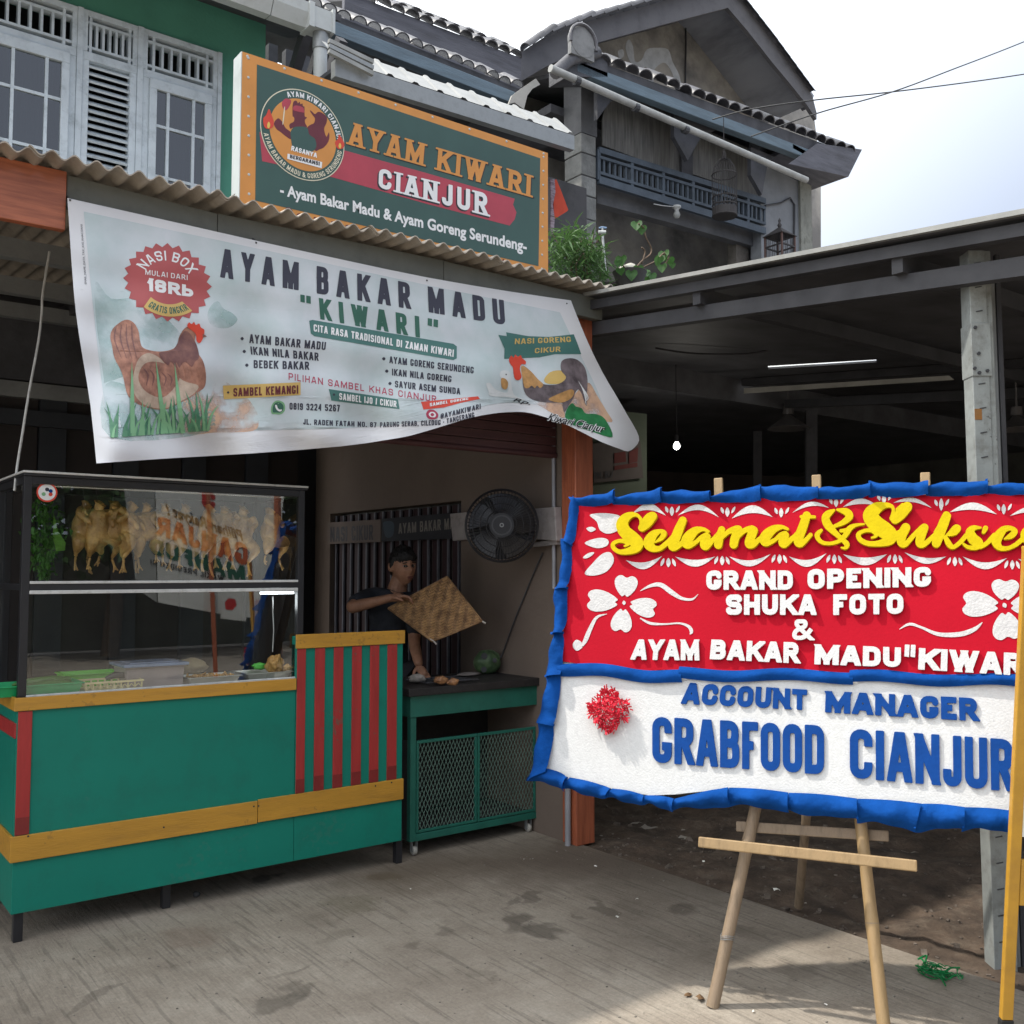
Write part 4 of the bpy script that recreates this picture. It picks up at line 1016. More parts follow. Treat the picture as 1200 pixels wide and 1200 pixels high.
# shed post: two channel sections, one bolted over the other
M_galv = mat('chalky_galvanised_steel', (.3,.32,.31), .6, .18, 5, .3, 30, metal=.1, dirt=.75, dirt_scale=9, dirt_col=(.13,.12,.1), speck=(.7,(.06,.055,.05),60))
pb = at(1170, 1137, Z=-.03); pt = at(1139, 297, d=(pb-CAM).dot(FH)+.04)
pole = thing('shed_post', (pb.x, pb.y, -.03), 'chalky grey steel channel post with stamped slots and a bolted splice plate', 'post')
ax = (pt-pb).normalized(); fx = RV - ax*RV.dot(ax); fx.normalize(); fy = ax.cross(fx).normalized()
def pbox(c0, c1, w, d, ox=0, oy=0, name='channel', m=M_galv, bev=.003):
    a_, b_ = pb+ax*c0, pb+ax*c1; g = MB(); g.obox((a_+b_)/2+fx*ox+fy*oy, ax*(c1-c0)/2, fx*w/2, fy*d/2); return g.build(name, m, pole, bevel=bev)
Lp = (pt-pb).length
pbox(0, Lp, .068, .08); pbox(0, Lp, .024, .074, .047, .004, 'channel_side', M_galv); pbox(.0, Lp-.04, .022, .03, .085, .03, 'pipe', M_steel)
pbox(0, Lp, .02, .02, .108, .02, 'angle_strip', M_shbeam)
sp0 = Lp*(1-(450-297)/(1137-297)); sp1 = Lp*(1-(386-297)/(1137-297))
pbox(sp0, sp1, .078, .092, .002, -.001, 'splice_plate', M_galv, .002)
for (t_, o_) in ((sp1-.02,-.022),(sp0+.09,-.012),(sp0+.03,-.03),(sp0+.02,.02),(sp0+.012,-.012)):
    g = MB(); c = pb+ax*t_+fx*o_-fy*.048*(1 if fy.dot(CAM-pb) < 0 else -1); nn = fy*(-1 if fy.dot(CAM-pb) < 0 else 1)
    g.tube([c, c+nn*.007], .007, 6); g.build('bolt', M_seam, pole)
k = .12
nn = fy*(-1 if fy.dot(CAM-pb) < 0 else 1)
while k < Lp-.05:
    if not (sp0 < k < sp1):
        g = MB(); c = pb+ax*k+nn*.041; g.bar(c-fx*.012-ax*.002, c+fx*.014+ax*.003, .004, .004, nn); g.build('slot', M_seam, pole)
    k += .098
g = MB(); c = at(1133, 487, d=(pb-CAM).dot(FH)+.02)+nn*.05; g.obox(pb+ax*(c-pb).dot(ax)-fx*.018+nn*.0415, ax*.022, fx*.014, nn*.0012); g.build('rust_patch', mat('orange_rust', (.3,.13,.03), .9, .5, 40, .3, 60, col2=(.16,.08,.03)), pole)
g = MB(); g.tube(smooth_line([at(768,408,d=7), at(810,414,d=7), at(868,415,d=7), at(905,410,d=7), at(932,402,d=7)], 6), .007, 5); g.build('cable', M_seam, shed, smooth=60)
# inside of the shed: walls, light gaps, lamp, poster
D_ = 12.5
fwp = CAM + FH*D_
def backp(pts, m, name, par=shed, dist=D_, th=.05):
    g = MB(); g.prism([at(x, y, d=dist) for x, y in pts], FH*th); return g.build(name, m, par)
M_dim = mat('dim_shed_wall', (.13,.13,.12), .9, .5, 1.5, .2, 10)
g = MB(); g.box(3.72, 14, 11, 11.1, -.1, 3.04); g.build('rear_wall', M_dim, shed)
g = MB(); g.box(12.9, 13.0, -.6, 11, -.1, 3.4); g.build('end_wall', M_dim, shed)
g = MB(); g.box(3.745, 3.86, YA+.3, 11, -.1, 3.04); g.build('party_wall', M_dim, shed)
M_transl = mat('pale_translucent_sheet', (.5,.5,.47), .8, .2, 4, transl=.4)
backp([(872,455),(1112,440),(1118,445),(872,461)], M_transl, 'light_sheet', dist=6.6, th=.01)
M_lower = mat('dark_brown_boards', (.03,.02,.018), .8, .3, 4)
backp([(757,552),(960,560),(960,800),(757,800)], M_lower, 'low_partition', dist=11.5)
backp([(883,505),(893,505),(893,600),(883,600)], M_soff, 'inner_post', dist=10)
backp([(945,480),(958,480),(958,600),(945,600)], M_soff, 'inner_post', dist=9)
# neighbour wall with poster
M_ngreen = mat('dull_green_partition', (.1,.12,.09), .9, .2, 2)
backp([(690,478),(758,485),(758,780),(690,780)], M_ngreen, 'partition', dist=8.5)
pos = thing('wall_poster', at(735, 545, d=8.4), 'faded red and grey poster on the shed partition beside the orange post', 'poster')
g = MB(); g.prism([at(x, y, d=8.44) for x, y in [(694,520),(750,512),(754,560),(696,566)]], FH*.01); g.build('sheet', mat('faded_poster_paper', (.09,.075,.07), .8), pos)
g = MB()
for q in ([(720,531),(733,529),(734,541),(720,543)], [(737,530),(748,524),(747,541),(737,543)], [(720,546),(747,542),(747,547),(720,551)]): g.prism([at(x, y, d=8.43) for x, y in q], FH*.005)
g.build('print', mat('faded_red_print', (.11,.025,.022), .8), pos)
S_p = plane_surface(at(705, 560, d=8.43), FH)
g = MB(); btext_px(g, 'PH. BU', [(696,561),(718,559),(718,551),(696,553)], S_p, .002, offset=.02); g.build('lettering', M_seam, pos)
lampt = thing('light_bulb', at(793, 523, d=8), 'small lit bulb hanging inside the shed above the flower board', 'light bulb')
c = at(793, 523, d=8)
g = MB(); g.lathe([(0,-.028),(.016,-.024),(.027,-.008),(.027,.006),(.02,.024),(.013,.036),(0,.036)], c, 14); g.build('bulb', mat('glowing_bulb', (1,1,1), emit=(1,.98,.92,6)), lampt, smooth=80)
g = MB(); g.tube([c+Vector((0,0,.036)), c+Vector((0,0,.09))], .016, 8); g.build('socket', M_seam, lampt); g = MB(); g.tube([c+Vector((0,0,.08)), c+Vector((0,0,.7))], .004, 5); g.build('cord', M_seam, lampt)
pl = bpy.data.lights.new('bulb_light', 'POINT'); pl.energy = 3; pl.shadow_soft_size = .035; pl.color = (1,.95,.85)
plo = bpy.data.objects.new('bulb_light', pl); C.objects.link(plo); plo.parent = lampt; plo.location = (0,0,-.06)
M_lampm = mat('dull_lamp_metal', (.16,.15,.15), .4, .2, 6, metal=.3)
def shade_lamp(px, py, d, s, label):
    c = at(px, py, d=d); t = thing('pendant_lamp', c, label, 'lamp')
    g = MB(); g.lathe([(.02*s,.1*s),(.05*s,.07*s),(.12*s,.02*s),(.15*s,0),(.145*s,-.005*s),(.11*s,.015*s),(.02*s,.06*s)], c, 18); g.build('shade', M_lampm, t, smooth=60)
    g = MB(); g.lathe([(0,.16*s),(.035*s,.16*s),(.04*s,.1*s),(0,.1*s)], c, 12); g.tube([c+Vector((0,0,.15*s)), c+Vector((0,0,.5*s))], .006, 5); g.build('stem', M_lampm, t, smooth=60)
shade_lamp(924, 502, 9, 1.3, 'dull metal pendant lamp hanging in the middle of the dark shed')
shade_lamp(1192, 503, 7, 1.0, 'dull metal pendant lamp hanging right of the grey shed post')
# overhead wires
M_wire = mat('black_cable', (.03,.03,.03), .6)
for pts, lb in (([(835,140,9),(880,128,8.8),(957,117,8.6),(1060,106,9),(1200,87,10),(1330,64,11)], 'lower overhead cable running almost level to the right of the gable'), ([(880,160,8.3),(957,133,8.3),(1045,108,8.6),(1120,80,9),(1200,49,10),(1330,-5,11)], 'upper overhead cable climbing steeply to the right of the gable')):
    g = MB(); P = smooth_line([at(x, y, d=d*1.25) for x, y, d in pts], 6); g.tube(P, .008, 5)
    tag(g.build('overhead_cable', M_wire, smooth=60), lb, 'cable', 'cables crossing the sky')
# ---------------------------------------------------------------- big framed sign above the awning
M_or = mat('orange_print', (.62,.26,.055), .4, .08, 5, .05, 20)
M_dg = mat('dark_green_print', (.035,.085,.07), .38, .14, 2.5, .1, 6, coat=.1)
M_cream = mat('cream_print', (.72,.66,.5), .5, .03)
M_wprint = mat('white_print', (.78,.78,.78), .5, .03)
M_red = mat('brush_red_print', (.42,.05,.075), .45, .1, 6)
M_maroon = mat('maroon_print', (.13,.018,.03), .5, .15, 9)
M_bk = mat('black_print', (.02,.02,.025), .5, .03)
M_fl = mat('flame_print', (.65,.06,.03), .5, .1)
M_yel = mat('yellow_print', (.75,.5,.1), .5, .05)
M_alu = mat('pale_frame_side', (.5,.54,.54), .5, .15, 6, .1, 30, dirt=.4, dirt_scale=6, dirt_col=(.3,.33,.33))
YS = 4.3
def S_sign(px, py, off=0): p = at(px, py, Y=YS); p.y -= off; return p
sc = [at(284, 61, Y=YS), at(642, 177.5, Y=YS), at(639, 325, Y=YS), at(286, 262, Y=YS)]
sign = thing('shop_sign', ((sc[0].x+sc[1].x)/2, YS, sc[3].z), 'large green shop sign with orange border and round rooster badge standing above the awning', 'sign')
zt_ = (sc[0].z+sc[1].z)/2; zb_ = 2.97; sx0, sx1 = sc[0].x, sc[1].x
def wav(x, z): return .003*math.sin(x*9+z*5)+.0025*math.sin(z*14-x*4)
g = MB(); g.box(sx0-.004, sx1+.004, YS+.004, YS+.1, zb_, zt_); g.build('frame', M_alu, sign, bevel=.004)
g = MB(); g.sheet(lambda u, v: (u, YS, v), np.linspace(sx0, sx1, 40).tolist(), np.linspace(zb_, zt_-.003, 24).tolist()); g.build('border_panel', M_or, sign, smooth=180, fix=False)
g = MB(); patch(g, [(301,75.5),(633,185.5),(631,312),(299,235)], S_sign, .001, smooth=False); g.build('green_field', M_dg, sign)
g = MB(); patch(g, [(304,155),(330,150),(404,176.5),(500,203),(603,233),(601,240),(605,249),(603,257),(597,264.5),(500,239),(390,208),(340,196),(307,189)], S_sign, .0016, smooth=False); g.build('red_brush_band', M_red, sign)
def lines(items, S, par, name='lettering', **dflt):
    for it in items:
        g = MB(); k = dict(dflt); k.update(it[4] if len(it) > 4 else {})
        text_px(g, it[0], it[1], S, it[2], **k); g.build(name, it[3], par)
def Q(bl, br, tr, tl): return [bl, br, tr, tl]
ser = dict(W=.62, s=.2, rad=.5, gap=.22, serif=1, space=.42)
q1 = Q((408,169.5),(621,231),(622,205.5),(411,143)); q1s = [(x+1.2, y+1.2) for x, y in q1]
q2 = Q((443,220),(571,253.5),(571,227),(444,197)); q2s = [(x-1.5, y+1.5) for x, y in q2]
lines([('AYAM KIWARI', q1s, .0022, M_bk, dict(s=.23)), ('AYAM KIWARI', q1, .0030, M_or), ('CIANJUR', q2s, .0022, M_bk, dict(s=.24)), ('CIANJUR', q2, .0030, M_wprint)], S_sign, sign, **ser)
g = MB(); btext_px(g, '- Ayam Bakar Madu & Ayam Goreng Serundeng-', Q((328,228),(617,295),(617,282),(328,215)), S_sign, .0022, offset=.032, spacing=1.02); g.build('lettering', M_wprint, sign)
g = MB(); btext_px(g, '0819 3224 5267', Q((347,259.5),(462,287),(462,276.5),(347,249)), S_sign, .0022, offset=.02); g.build('lettering', M_maroon, sign)
g = MB(); btext_px(g, '@ayamkiwari', Q((546,304),(622,322),(622,311),(546,293)), S_sign, .0022, offset=.02); g.build('lettering', M_maroon, sign)
g = MB(); patch(g, [(531,292),(540,294),(540,303),(531,301)], S_sign, .0018); g.build('icon', M_maroon, sign); g = MB(); patch(g, [(532.5,294),(538.5,295.5),(538.5,302),(532.5,300)], S_sign, .0024); g.build('icon', M_or, sign)
g = MB(); patch(g, [(333,246),(338,243),(342,246),(343,251),(338,254),(334,251)], S_sign, .0018); g.build('icon', M_maroon, sign); g = MB(); patch(g, [(334.5,247),(338,245),(341,247),(341.5,250),(338,252),(335.5,250.5)], S_sign, .0024); g.build('icon', M_or, sign)
# screws round the border
g = MB()
for k in range(9):
    for (xa, ya_), (xb, yb_) in (((290,66),(637,180)), ((291,68),(292,250)), ((637,184),(635,315))):
        p = S_sign(xa+(xb-xa)*k/8, ya_+(yb_-ya_)*k/8); g.lathe([(0,-.004),(.005,-.003),(.007,.0)], p+Vector((0,-.0,0)), 8, 'y')
g.build('screw', M_alu, sign)
# round badge
bc = at(355.3, 158.5, Y=YS); br = (at(405, 158.5, Y=YS).x - at(306, 158.5, Y=YS).x)/2
def S_b(X, Y, off=0): return Vector((bc.x+X*br, YS-off, bc.z-Y*br))
def disc(r, n=72): return [(r*math.cos(2*math.pi*k/n), r*math.sin(2*math.pi*k/n)) for k in range(n)]
badge = MB(); patch(badge, disc(1.0), S_b, .0026, False); bo = badge.build('badge', M_cream, sign)
for r_, m_, o_ in ((.978, M_dg, .0032), (.79, M_or, .0038)):
    g = MB(); patch(g, disc(r_), S_b, o_, False); g.build('badge_ring', m_, bo)
def cut8(l): return [(x/7.5+290, y/7.5+70) for x, y in l]
for l, m_, o_ in [
    ([(392,470),(398,380),(425,362),(440,385),(455,372),(462,392),(480,388),(484,410),(497,415),(498,440),(500,500),(520,510),(502,530),(504,560),(515,600),(400,600),(375,610),(365,575),(395,540)], M_maroon, .0044),
    ([(398,420),(420,405),(480,420),(495,450),(490,468),(402,448)], M_red, .0050),
    ([(378,500),(405,510),(404,545),(372,560),(365,530)], M_or, .0050),
    ([(230,560),(265,518),(300,545),(330,600),(375,640),(380,700),(340,680),(290,640),(250,610)], M_maroon, .0044),
    ([(545,450),(560,455),(590,480),(620,460),(660,475),(695,510),(690,560),(670,610),(690,680),(712,640),(716,690),(700,735),(665,775),(630,790),(590,800),(560,700),(510,650),(520,600),(550,575),(580,560),(590,520),(570,490)], M_maroon, .0044),
    ([(375,640),(400,600),(450,590),(520,600),(540,660),(590,700),(600,770),(560,812),(480,812),(400,800),(385,740),(378,690)], M_dg, .0050),
    ([(300,380),(330,345),(375,355),(375,390),(340,445),(310,430)], M_red, .0044),
    ([(318,430),(326,430),(312,560),(304,560)], M_cream, .0050),
    ([(135,520),(160,490),(185,435),(205,480),(228,550),(215,600),(165,610),(140,580)], M_fl, .0050), ([(170,570),(184,548),(196,575),(186,604),(172,600)], M_yel, .0056),
    ([(765,730),(790,700),(800,660),(830,700),(848,745),(835,780),(790,785)], M_fl, .0050), ([(795,760),(808,735),(820,760),(810,785)], M_yel, .0056)]:
    g = MB(); patch(g, cut8(l), S_sign, o_); g.build('badge_picture', m_, bo)
g = MB(); patch(g, cut8([(348,828),(652,903),(648,957),(345,874)]), S_sign, .0056, False); g.build('badge_ribbon', M_wprint, bo)
sans = dict(W=.52, s=.17, rad=.5, gap=.13)
g = MB(); text_px(g, 'RASANYA', cut8([(378,800),(605,865),(608,825),(385,758)]), S_sign, .0056, W=.6, s=.22); g.build('lettering', M_wprint, bo)
g = MB(); text_px(g, 'BERGARANSI', cut8([(368,868),(628,935),(632,902),(370,836)]), S_sign, .0062, W=.6, s=.22); g.build('lettering', M_bk, bo)
g = MB(); arc_text(g, 'AYAM KIWARI CIANJUR', 0, 0, .82, -27, 84, .12, S_b, .0044, W=.6, s=.2, gap=.2, map2=lambda x, y: (x, y)); g.build('lettering', M_wprint, bo)
g = MB(); arc_text(g, 'AYAM BAKAR MADU & GORENG SERUNDENG', 0, 0, .945, -103, -262, .11, S_b, .0044, inside=True, W=.6, s=.17, gap=.2, map2=lambda x, y: (x, y)); g.build('lettering', M_cream, bo)
# ---------------------------------------------------------------- hanging banner
M_bcloth = mat('white_banner_vinyl', (.78,.78,.80), .45, .03, 3, .12, 3, transl=.12)
def print_mat():
    m = mat('watercolour_print', (.50,.60,.60), .45, .1, 3, .1, 3, col2=(.64,.67,.71), transl=.1); return m
M_wc = print_mat()
M_mint = mat('mint_wash_print', (.24,.40,.37), .5, .2, 8, col2=(.36,.52,.5), wash=.45)
M_peach = mat('peach_wash_print', (.60,.28,.20), .5, .2, 7, col2=(.62,.42,.28), wash=.9)
M_navy = mat('dark_navy_print', (.035,.035,.055), .5, .05)
M_kgreen = mat('bottle_green_print', (.035,.13,.09), .5, .1)
M_pill = mat('pill_green_print', (.06,.17,.15), .5, .08)
M_brred = mat('dull_red_print', (.42,.085,.085), .5, .06)
M_redtx = mat('crimson_print', (.42,.04,.09), .5, .05)
M_ochre = mat('ochre_print', (.62,.42,.13), .5, .05)
M_hen = mat('hen_brown_print', (.19,.08,.055), .5, .3, 25, col2=(.38,.18,.12))
M_henl = mat('hen_buff_print', (.38,.27,.2), .5, .2, 25, col2=(.48,.37,.28))
M_hend = mat('hen_dark_print', (.13,.05,.05), .5, .3, 25, col2=(.2,.09,.07))
M_grs = mat('grass_green_print', (.03,.14,.08), .5, .2, 20, col2=(.1,.26,.14)); M_grs2 = mat('pale_grass_print', (.2,.42,.22), .5, .1)
M_duck = mat('duck_white_print', (.66,.68,.68), .5, .05, 20); M_rorg = mat('rooster_orange_print', (.5,.27,.1), .5, .25, 30); M_rdk = mat('rooster_dark_print', (.06,.045,.05), .5, .35, 14, col2=(.16,.13,.14))
M_bush = mat('bush_green_print', (.03,.2,.07), .5, .3, 20)
TOPL = [(80,232),(300,282),(500,326),(668,352)]
def lerp1(x, P):
    for (a, b), (c, d) in zip(P[:-1], P[1:]):
        if x <= c: return b + (d-b)*(x-a)/(c-a)
    return P[-1][1] + (P[-1][1]-P[-2][1])/(P[-1][0]-P[-2][0])*(x-P[-1][0])
def ss(a, b, x): t = max(0, min(1, (x-a)/(b-a))); return t*t*(3-2*t)
def S_ban(px, py, off=0):
    v = max(0, (py - lerp1(px, TOPL)))/250
    f = .05*v + v*v*(.10*math.sin(px*.0135+.3) + .05*math.sin(px*.037+v*2)) + .30*ss(590, 760, px)*v*v + .018*v*math.sin(px*.075+py*.02) + .02*ss(.55,1,v)*math.sin(px*.05-py*.06) + .08*v*ss(200, 60, px)
    f += .006*math.sin(px*.021-py*.11)*ss(0,.4,v) + .012*math.exp(-v*9)*abs(math.sin(px*.021))
    p = at(px, py, Y=4.065 - f); p.y -= off; return p
ban = thing('hanging_banner', tuple(S_ban(400, 300)), 'long white and mint menu banner with hen and rooster pictures hanging from the awning', 'banner')
outl = [(79,232),(79,232),(190,257),(300,282),(400,304),(500,325),(600,342),(669,352),(669,352),(680,380),(693,410),(707,438),(720,460),(735,486),(746,505),(749,516),(744,524),(736,529),(726,526),(705,518),(683,507),(660,496),(633,487),(615,483),(597,483),(575,485),(550,490),(520,499),(483,510),(450,516),(400,523),(300,531),(200,537),(113,543),(113,543),(106,475),(97,420),(89,367),(84,310)]
g = MB(); patch(g, outl, S_ban, 0, n=2, refine=7); bano = g.build('cloth', M_bcloth, ban, smooth=180, fix=False)
def bp_(pts, m, off, name='print', n=4, smooth=True, refine=9, conv=None):
    if conv: pts = [(x/conv[2]+conv[0], y/conv[2]+conv[1]) for x, y in pts]
    g = MB(); patch(g, pts, S_ban, off, smooth, n, 0, refine); return g.build(name, m, ban, smooth=180, fix=False)
bp_([(98,248),(98,248),(300,291),(500,334),(656,366),(656,366),(672,400),(690,436),(705,470),(718,511),(718,511),(700,502),(672,488),(640,476),(600,472),(570,475),(520,488),(470,497),(400,502),(247,506),(129,514),(129,514),(118,440),(107,340)], M_wc, .0012, 'background_print', refine=8)
CV = (80, 230, 5)
bp_([(112,330),(130,350),(165,350),(200,378),(212,398),(190,415),(170,430),(125,448),(121,440),(112,370)], M_mint, .002); bp_([(246,360),(255,353),(262,362),(272,367),(278,375),(268,384),(250,383),(243,372)], M_mint, .002)
bp_([(226,446),(245,440),(262,446),(285,462),(298,478),(303,492),(296,505),(250,507),(225,509),(212,500),(215,470)], M_peach, .002)
bp_([(124,450),(160,455),(200,460),(240,470),(245,506),(129,513)], M_mint, .0021)
star = [((196+52*(1 if k % 2 == 0 else .89)*math.sin(math.pi*k/24)), 331+46*(1 if k % 2 == 0 else .89)*-math.cos(math.pi*k/24) + 5*math.sin(math.pi*k/24)) for k in range(48)]
bp_(star, M_brred, .0026, 'price_star', smooth=False)
sm = lambda x, y: (196+52*x, 331+46*y+5*x)
g = MB(); arc_text(g, 'NASI BOX', 0, 0, .55, -62, 60, .25, S_ban, .0034, W=.75, s=.17, gap=.25, map2=sm); g.build('lettering', M_wprint, ban)
g = MB(); arc_text(g, 'GRATIS ONGKIR', 0, 0, .80, -146, -217, .17, S_ban, .0040, inside=True, W=.5, s=.17, gap=.16, map2=sm)
gl = g
arcp = [(math.sin(R(a))*r, -math.cos(R(a))*r) for r, rng_ in ((.87, range(140, 224, 6)), (.56, range(222, 138, -6))) for a in rng_]
bp_([sm(x, y) for x, y in arcp], M_ochre, .0034, 'ribbon', smooth=False); gl.build('lettering', M_kgreen, ban)
tight = dict(W=.5, s=.19, rad=.45, gap=.13, space=.38)
lines([('MULAI DARI', Q((170,322),(219.5,328.5),(219.5,322.5),(170,316)), .0034, M_wprint, dict(s=.15, W=.7, gap=.25)),
       ('AYAM BAKAR MADU', Q((258,325),(592,381),(590,352),(259,291)), .0024, M_navy, dict(W=.45, s=.185, gap=.3, space=.38)),
       ('"KIWARI"', Q((353,370),(514,400),(513,375),(351,345)), .0024, M_kgreen, dict(W=.45, s=.185, gap=.33)),
       ('AYAM BAKAR MADU', Q((292,402),(381,410.5),(382,401),(292,391.5)), .0024, M_navy), ('IKAN NILA BAKAR', Q((294,415.5),(373,423),(373,413.5),(293,406)), .0024, M_navy), ('BEBEK BAKAR', Q((297,431.5),(362,433.5),(362,424),(297,422)), .0024, M_navy),
       ('PILIHAN SAMBEL KHAS CIANJUR', Q((338,445),(511,471.5),(511,464),(338,437)), .0024, M_redtx, dict(W=.75, s=.15, gap=.28, space=.6)),
       ('AYAM GORENG SERUNDENG', Q((456,425.5),(554.6,438),(555,430),(456,417.5)), .0024, M_navy), ('IKAN NILA GORENG', Q((459,440),(528.6,448),(529,440.5),(459,432)), .0024, M_navy), ('SAYUR ASEM SUNDA', Q((462.5,454),(539,462.5),(539,455),(462.5,446)), .0024, M_navy),
       ('0819 3224 5267', Q((339,480),(398,482.5),(398,474.5),(339,472)), .0024, M_navy),
       ('JL. RADEN FATAH NO. 87', Q((355,497.5),(441,501),(441,495),(355,491)), .0024, M_navy), ('PARUNG SERAB, CILEDUG', Q((445,501),(516,498),(516,492),(445,495)), .0024, M_navy), ('- TANGERANG', Q((519,497.5),(556,489),(555,483),(519,491.5)), .0024, M_navy),
       ('@AYAMKIWARI', Q((516,491),(563,479),(563,473),(516,485)), .0024, M_navy)], S_ban, ban, **tight)
g = MB(); text_px(g, '18Rb', Q((173,341),(226,348.5),(226.5,335.5),(172.5,325.5)), S_ban, .0034, W=.8, s=.26, rad=.7, gap=.12); g.build('lettering', M_wprint, ban)
g = MB(); btext_px(g, 'EMAIL_NAME_DATA_TAX_AXE_KHAC.DANI', Q((101.5,333),(96.5,263),(94,263),(99,333)), S_ban, .0012); g.build('lettering', M_navy, ban)
def rp(p, m, o, **k): return bp_(p, m, o, 'label', **k)
rp([(362,376),(366,375),(531,403),(535,406),(535,420),(531,422),(368,394),(364,391)], M_pill, .0026, smooth=False)
lines([('CITA RASA TRADISIONAL DI ZAMAN KIWARI', Q((367,388.5),(530.8,418.5),(531.4,410),(367,380)), .0048, M_wprint)], S_ban, ban, **tight)
rp([(261,452),(352,448),(352,463),(262,468)], M_ochre, .0026, smooth=False); lines([('SAMBEL KEMANGI', Q((273,465),(349,461.5),(349,451.5),(273,455)), .0048, M_maroon)], S_ban, ban, **tight)
rp([(385,456),(466,468),(468,479.5),(388,469.5)], M_pill, .0026, smooth=False); lines([('SAMBEL IJO / CIKUR', Q((397,468.5),(464,477.5),(464,470),(397,460.5)), .0048, M_wprint)], S_ban, ban, **tight)
rp([(493,471),(560,464.5),(562,467.5),(540,472),(520,477.5),(496,480)], M_fl, .0026, smooth=False); lines([('SAMBEL GORENG', Q((503,476.5),(548,468.5),(548,466),(503,472.5)), .0048, M_wprint)], S_ban, ban, **tight)
for x, y in ((283.5,397),(286,412),(289,428),(449.5,420.5),(453,435),(456.7,449.5)): bp_([(x-2,y),(x,y-2),(x+2,y),(x,y+2)], M_navy, .0024, 'bullet')
for x, y in ((267,460),(391,462.5)): bp_([(x-1.5,y),(x,y-1.5),(x+1.5,y),(x,y+1.5)], M_navy, .0034, 'bullet')
bp_([(318,484.5),(317.5,477),(321,471),(327,469.5),(333,473),(333.5,481),(329,485.5),(323,485.5)], M_grs2, .0026, 'phone_icon'); bp_([(319.5,483),(319.5,477),(322,472.5),(327,471.5),(331.5,475),(331.5,480.5),(328,483.5),(323,483.5)], M_kgreen, .003, 'phone_icon')
bp_([(322,475),(324,475),(325,478),(327,480),(330,480),(329,482),(326,482),(323,479)], M_wprint, .0036, 'phone_icon')
bp_([(499,485),(502,480.5),(508,480.5),(513,485),(512,490),(506,491.5),(501,490)], M_redtx, .0026, 'camera_icon'); bp_([(502,485.5),(504,483),(508,483),(510.5,486),(509,489),(504,488.5)], M_wprint, .0032, 'camera_icon'); bp_([(504,486),(506,484),(508.5,486),(506,488)], M_redtx, .0038, 'camera_icon')
# hen in the grass
bp_([(129,394),(133,384),(146,375),(156,378),(162,388),(164,400),(168,408),(184,412),(200,410),(207,404),(210,394),(216,385),(223,383),(229,388),(228,402),(232,414),(238,424),(241,438),(240,452),(233,459),(213,471),(192,480),(167,476),(150,464),(143,438),(134,420),(131,405)], M_hen, .003, 'hen_picture')
bp_([(160,425),(172,414),(186,419),(196,430),(214,446),(232,452),(226,462),(212,470),(192,479),(168,474),(155,455)], M_henl, .0036, 'hen_picture'); bp_([(163,436),(170,426),(182,424),(196,428),(209,440),(205,453),(190,466),(172,460),(163,448)], M_hen, .0042, 'hen_picture')
bp_([(186,414),(203,410),(216,388),(228,400),(233,418),(228,424),(224,430),(216,424),(208,432),(200,424),(196,428)], M_hend, .0042, 'hen_picture')
for k in range(5): x = 168+k*7; g = MB(); stroke_px(g, [(x,432+k*1.5,.3),(x+5,440+k,1.0),(x+3,452,.3)], S_ban, .0048); g.build('hen_picture', M_hend, ban)
for k in range(4): x = 206+k*8; g = MB(); stroke_px(g, [(x,425+k*2,.3),(x+4,436+k*2,.9),(x+3,446,.2)], S_ban, .0048); g.build('hen_picture', M_hen, ban)
for k in range(4): x = 136+k*6; g = MB(); stroke_px(g, [(x,382-k,.3),(x-2+k,398,.9),(x+6,420,.2)], S_ban, .0042); g.build('hen_picture', M_hend, ban)
bp_([(219,383),(221,378),(224,380),(227,377.5),(229,381),(233,379.5),(235,384),(239,387),(238,395),(234,402),(230,400),(229,392),(224,387)], M_fl, .0048, 'hen_picture'); bp_([(237,391),(242,394.5),(237,396)], M_hend, .005, 'hen_picture', smooth=False)
random.seed(3)
g = MB(); g2 = MB()
for k in range(64):
    x = 129+random.random()*116; y = 513-(x-129)*.07; h = random.uniform(14, 48); d = random.uniform(-14, 14)
    stroke_px(g if k % 3 else g2, [(x,y,1.6),(x+d*.35,y-h*.6,1.2),(x+d,y-h,.05)], S_ban, .0052 if k % 3 else .0056)
for x, x2, yt in ((155,154,424),(194,182,421),(214,204,426)): stroke_px(g2, [(x,508,2.6),((x+x2)/2,470,2.4),(x2,yt,.05)], S_ban, .006)
g.build('grass_picture', M_grs, ban); g2.build('grass_picture', M_grs2, ban)
# rooster and duck
CR = (540, 350, 5.4545)
bp_([(470,660),(560,664),(640,670),(655,700),(660,760),(600,740),(530,700)], M_peach, .0024, conv=CR); bp_([(720,620),(780,560),(822,540),(870,620),(930,720),(962,790),(800,745),(760,705),(690,690)], M_peach, .0024, conv=CR)
bp_([(530,520),(570,470),(640,460),(670,500),(640,540),(560,545)], M_ochre, .0024, conv=CR)
bp_([(665,755),(680,700),(710,668),(735,690),(770,700),(800,735),(860,738),(920,770),(968,884),(840,850),(700,800)], M_bush, .0026, conv=CR)
bp_([(390,430),(440,460),(480,510),(520,545),(600,550),(650,530),(670,500),(640,460),(640,405),(680,382),(740,390),(790,440),(808,520),(805,600),(802,685),(785,650),(772,612),(750,580),(730,600),(715,640),(690,680),(660,725),(648,690),(640,665),(560,665),(470,650),(420,620),(400,580),(392,520)], M_rdk, .003, 'rooster_picture', conv=CR)
bp_([(385,430),(440,460),(490,515),(525,548),(505,572),(485,556),(470,572),(450,556),(430,572),(405,566),(390,500)], M_rorg, .0036, 'rooster_picture', conv=CR); bp_([(560,640),(620,610),(700,580),(722,600),(700,640),(640,665),(580,655)], M_rorg, .0036, 'rooster_picture', conv=CR)
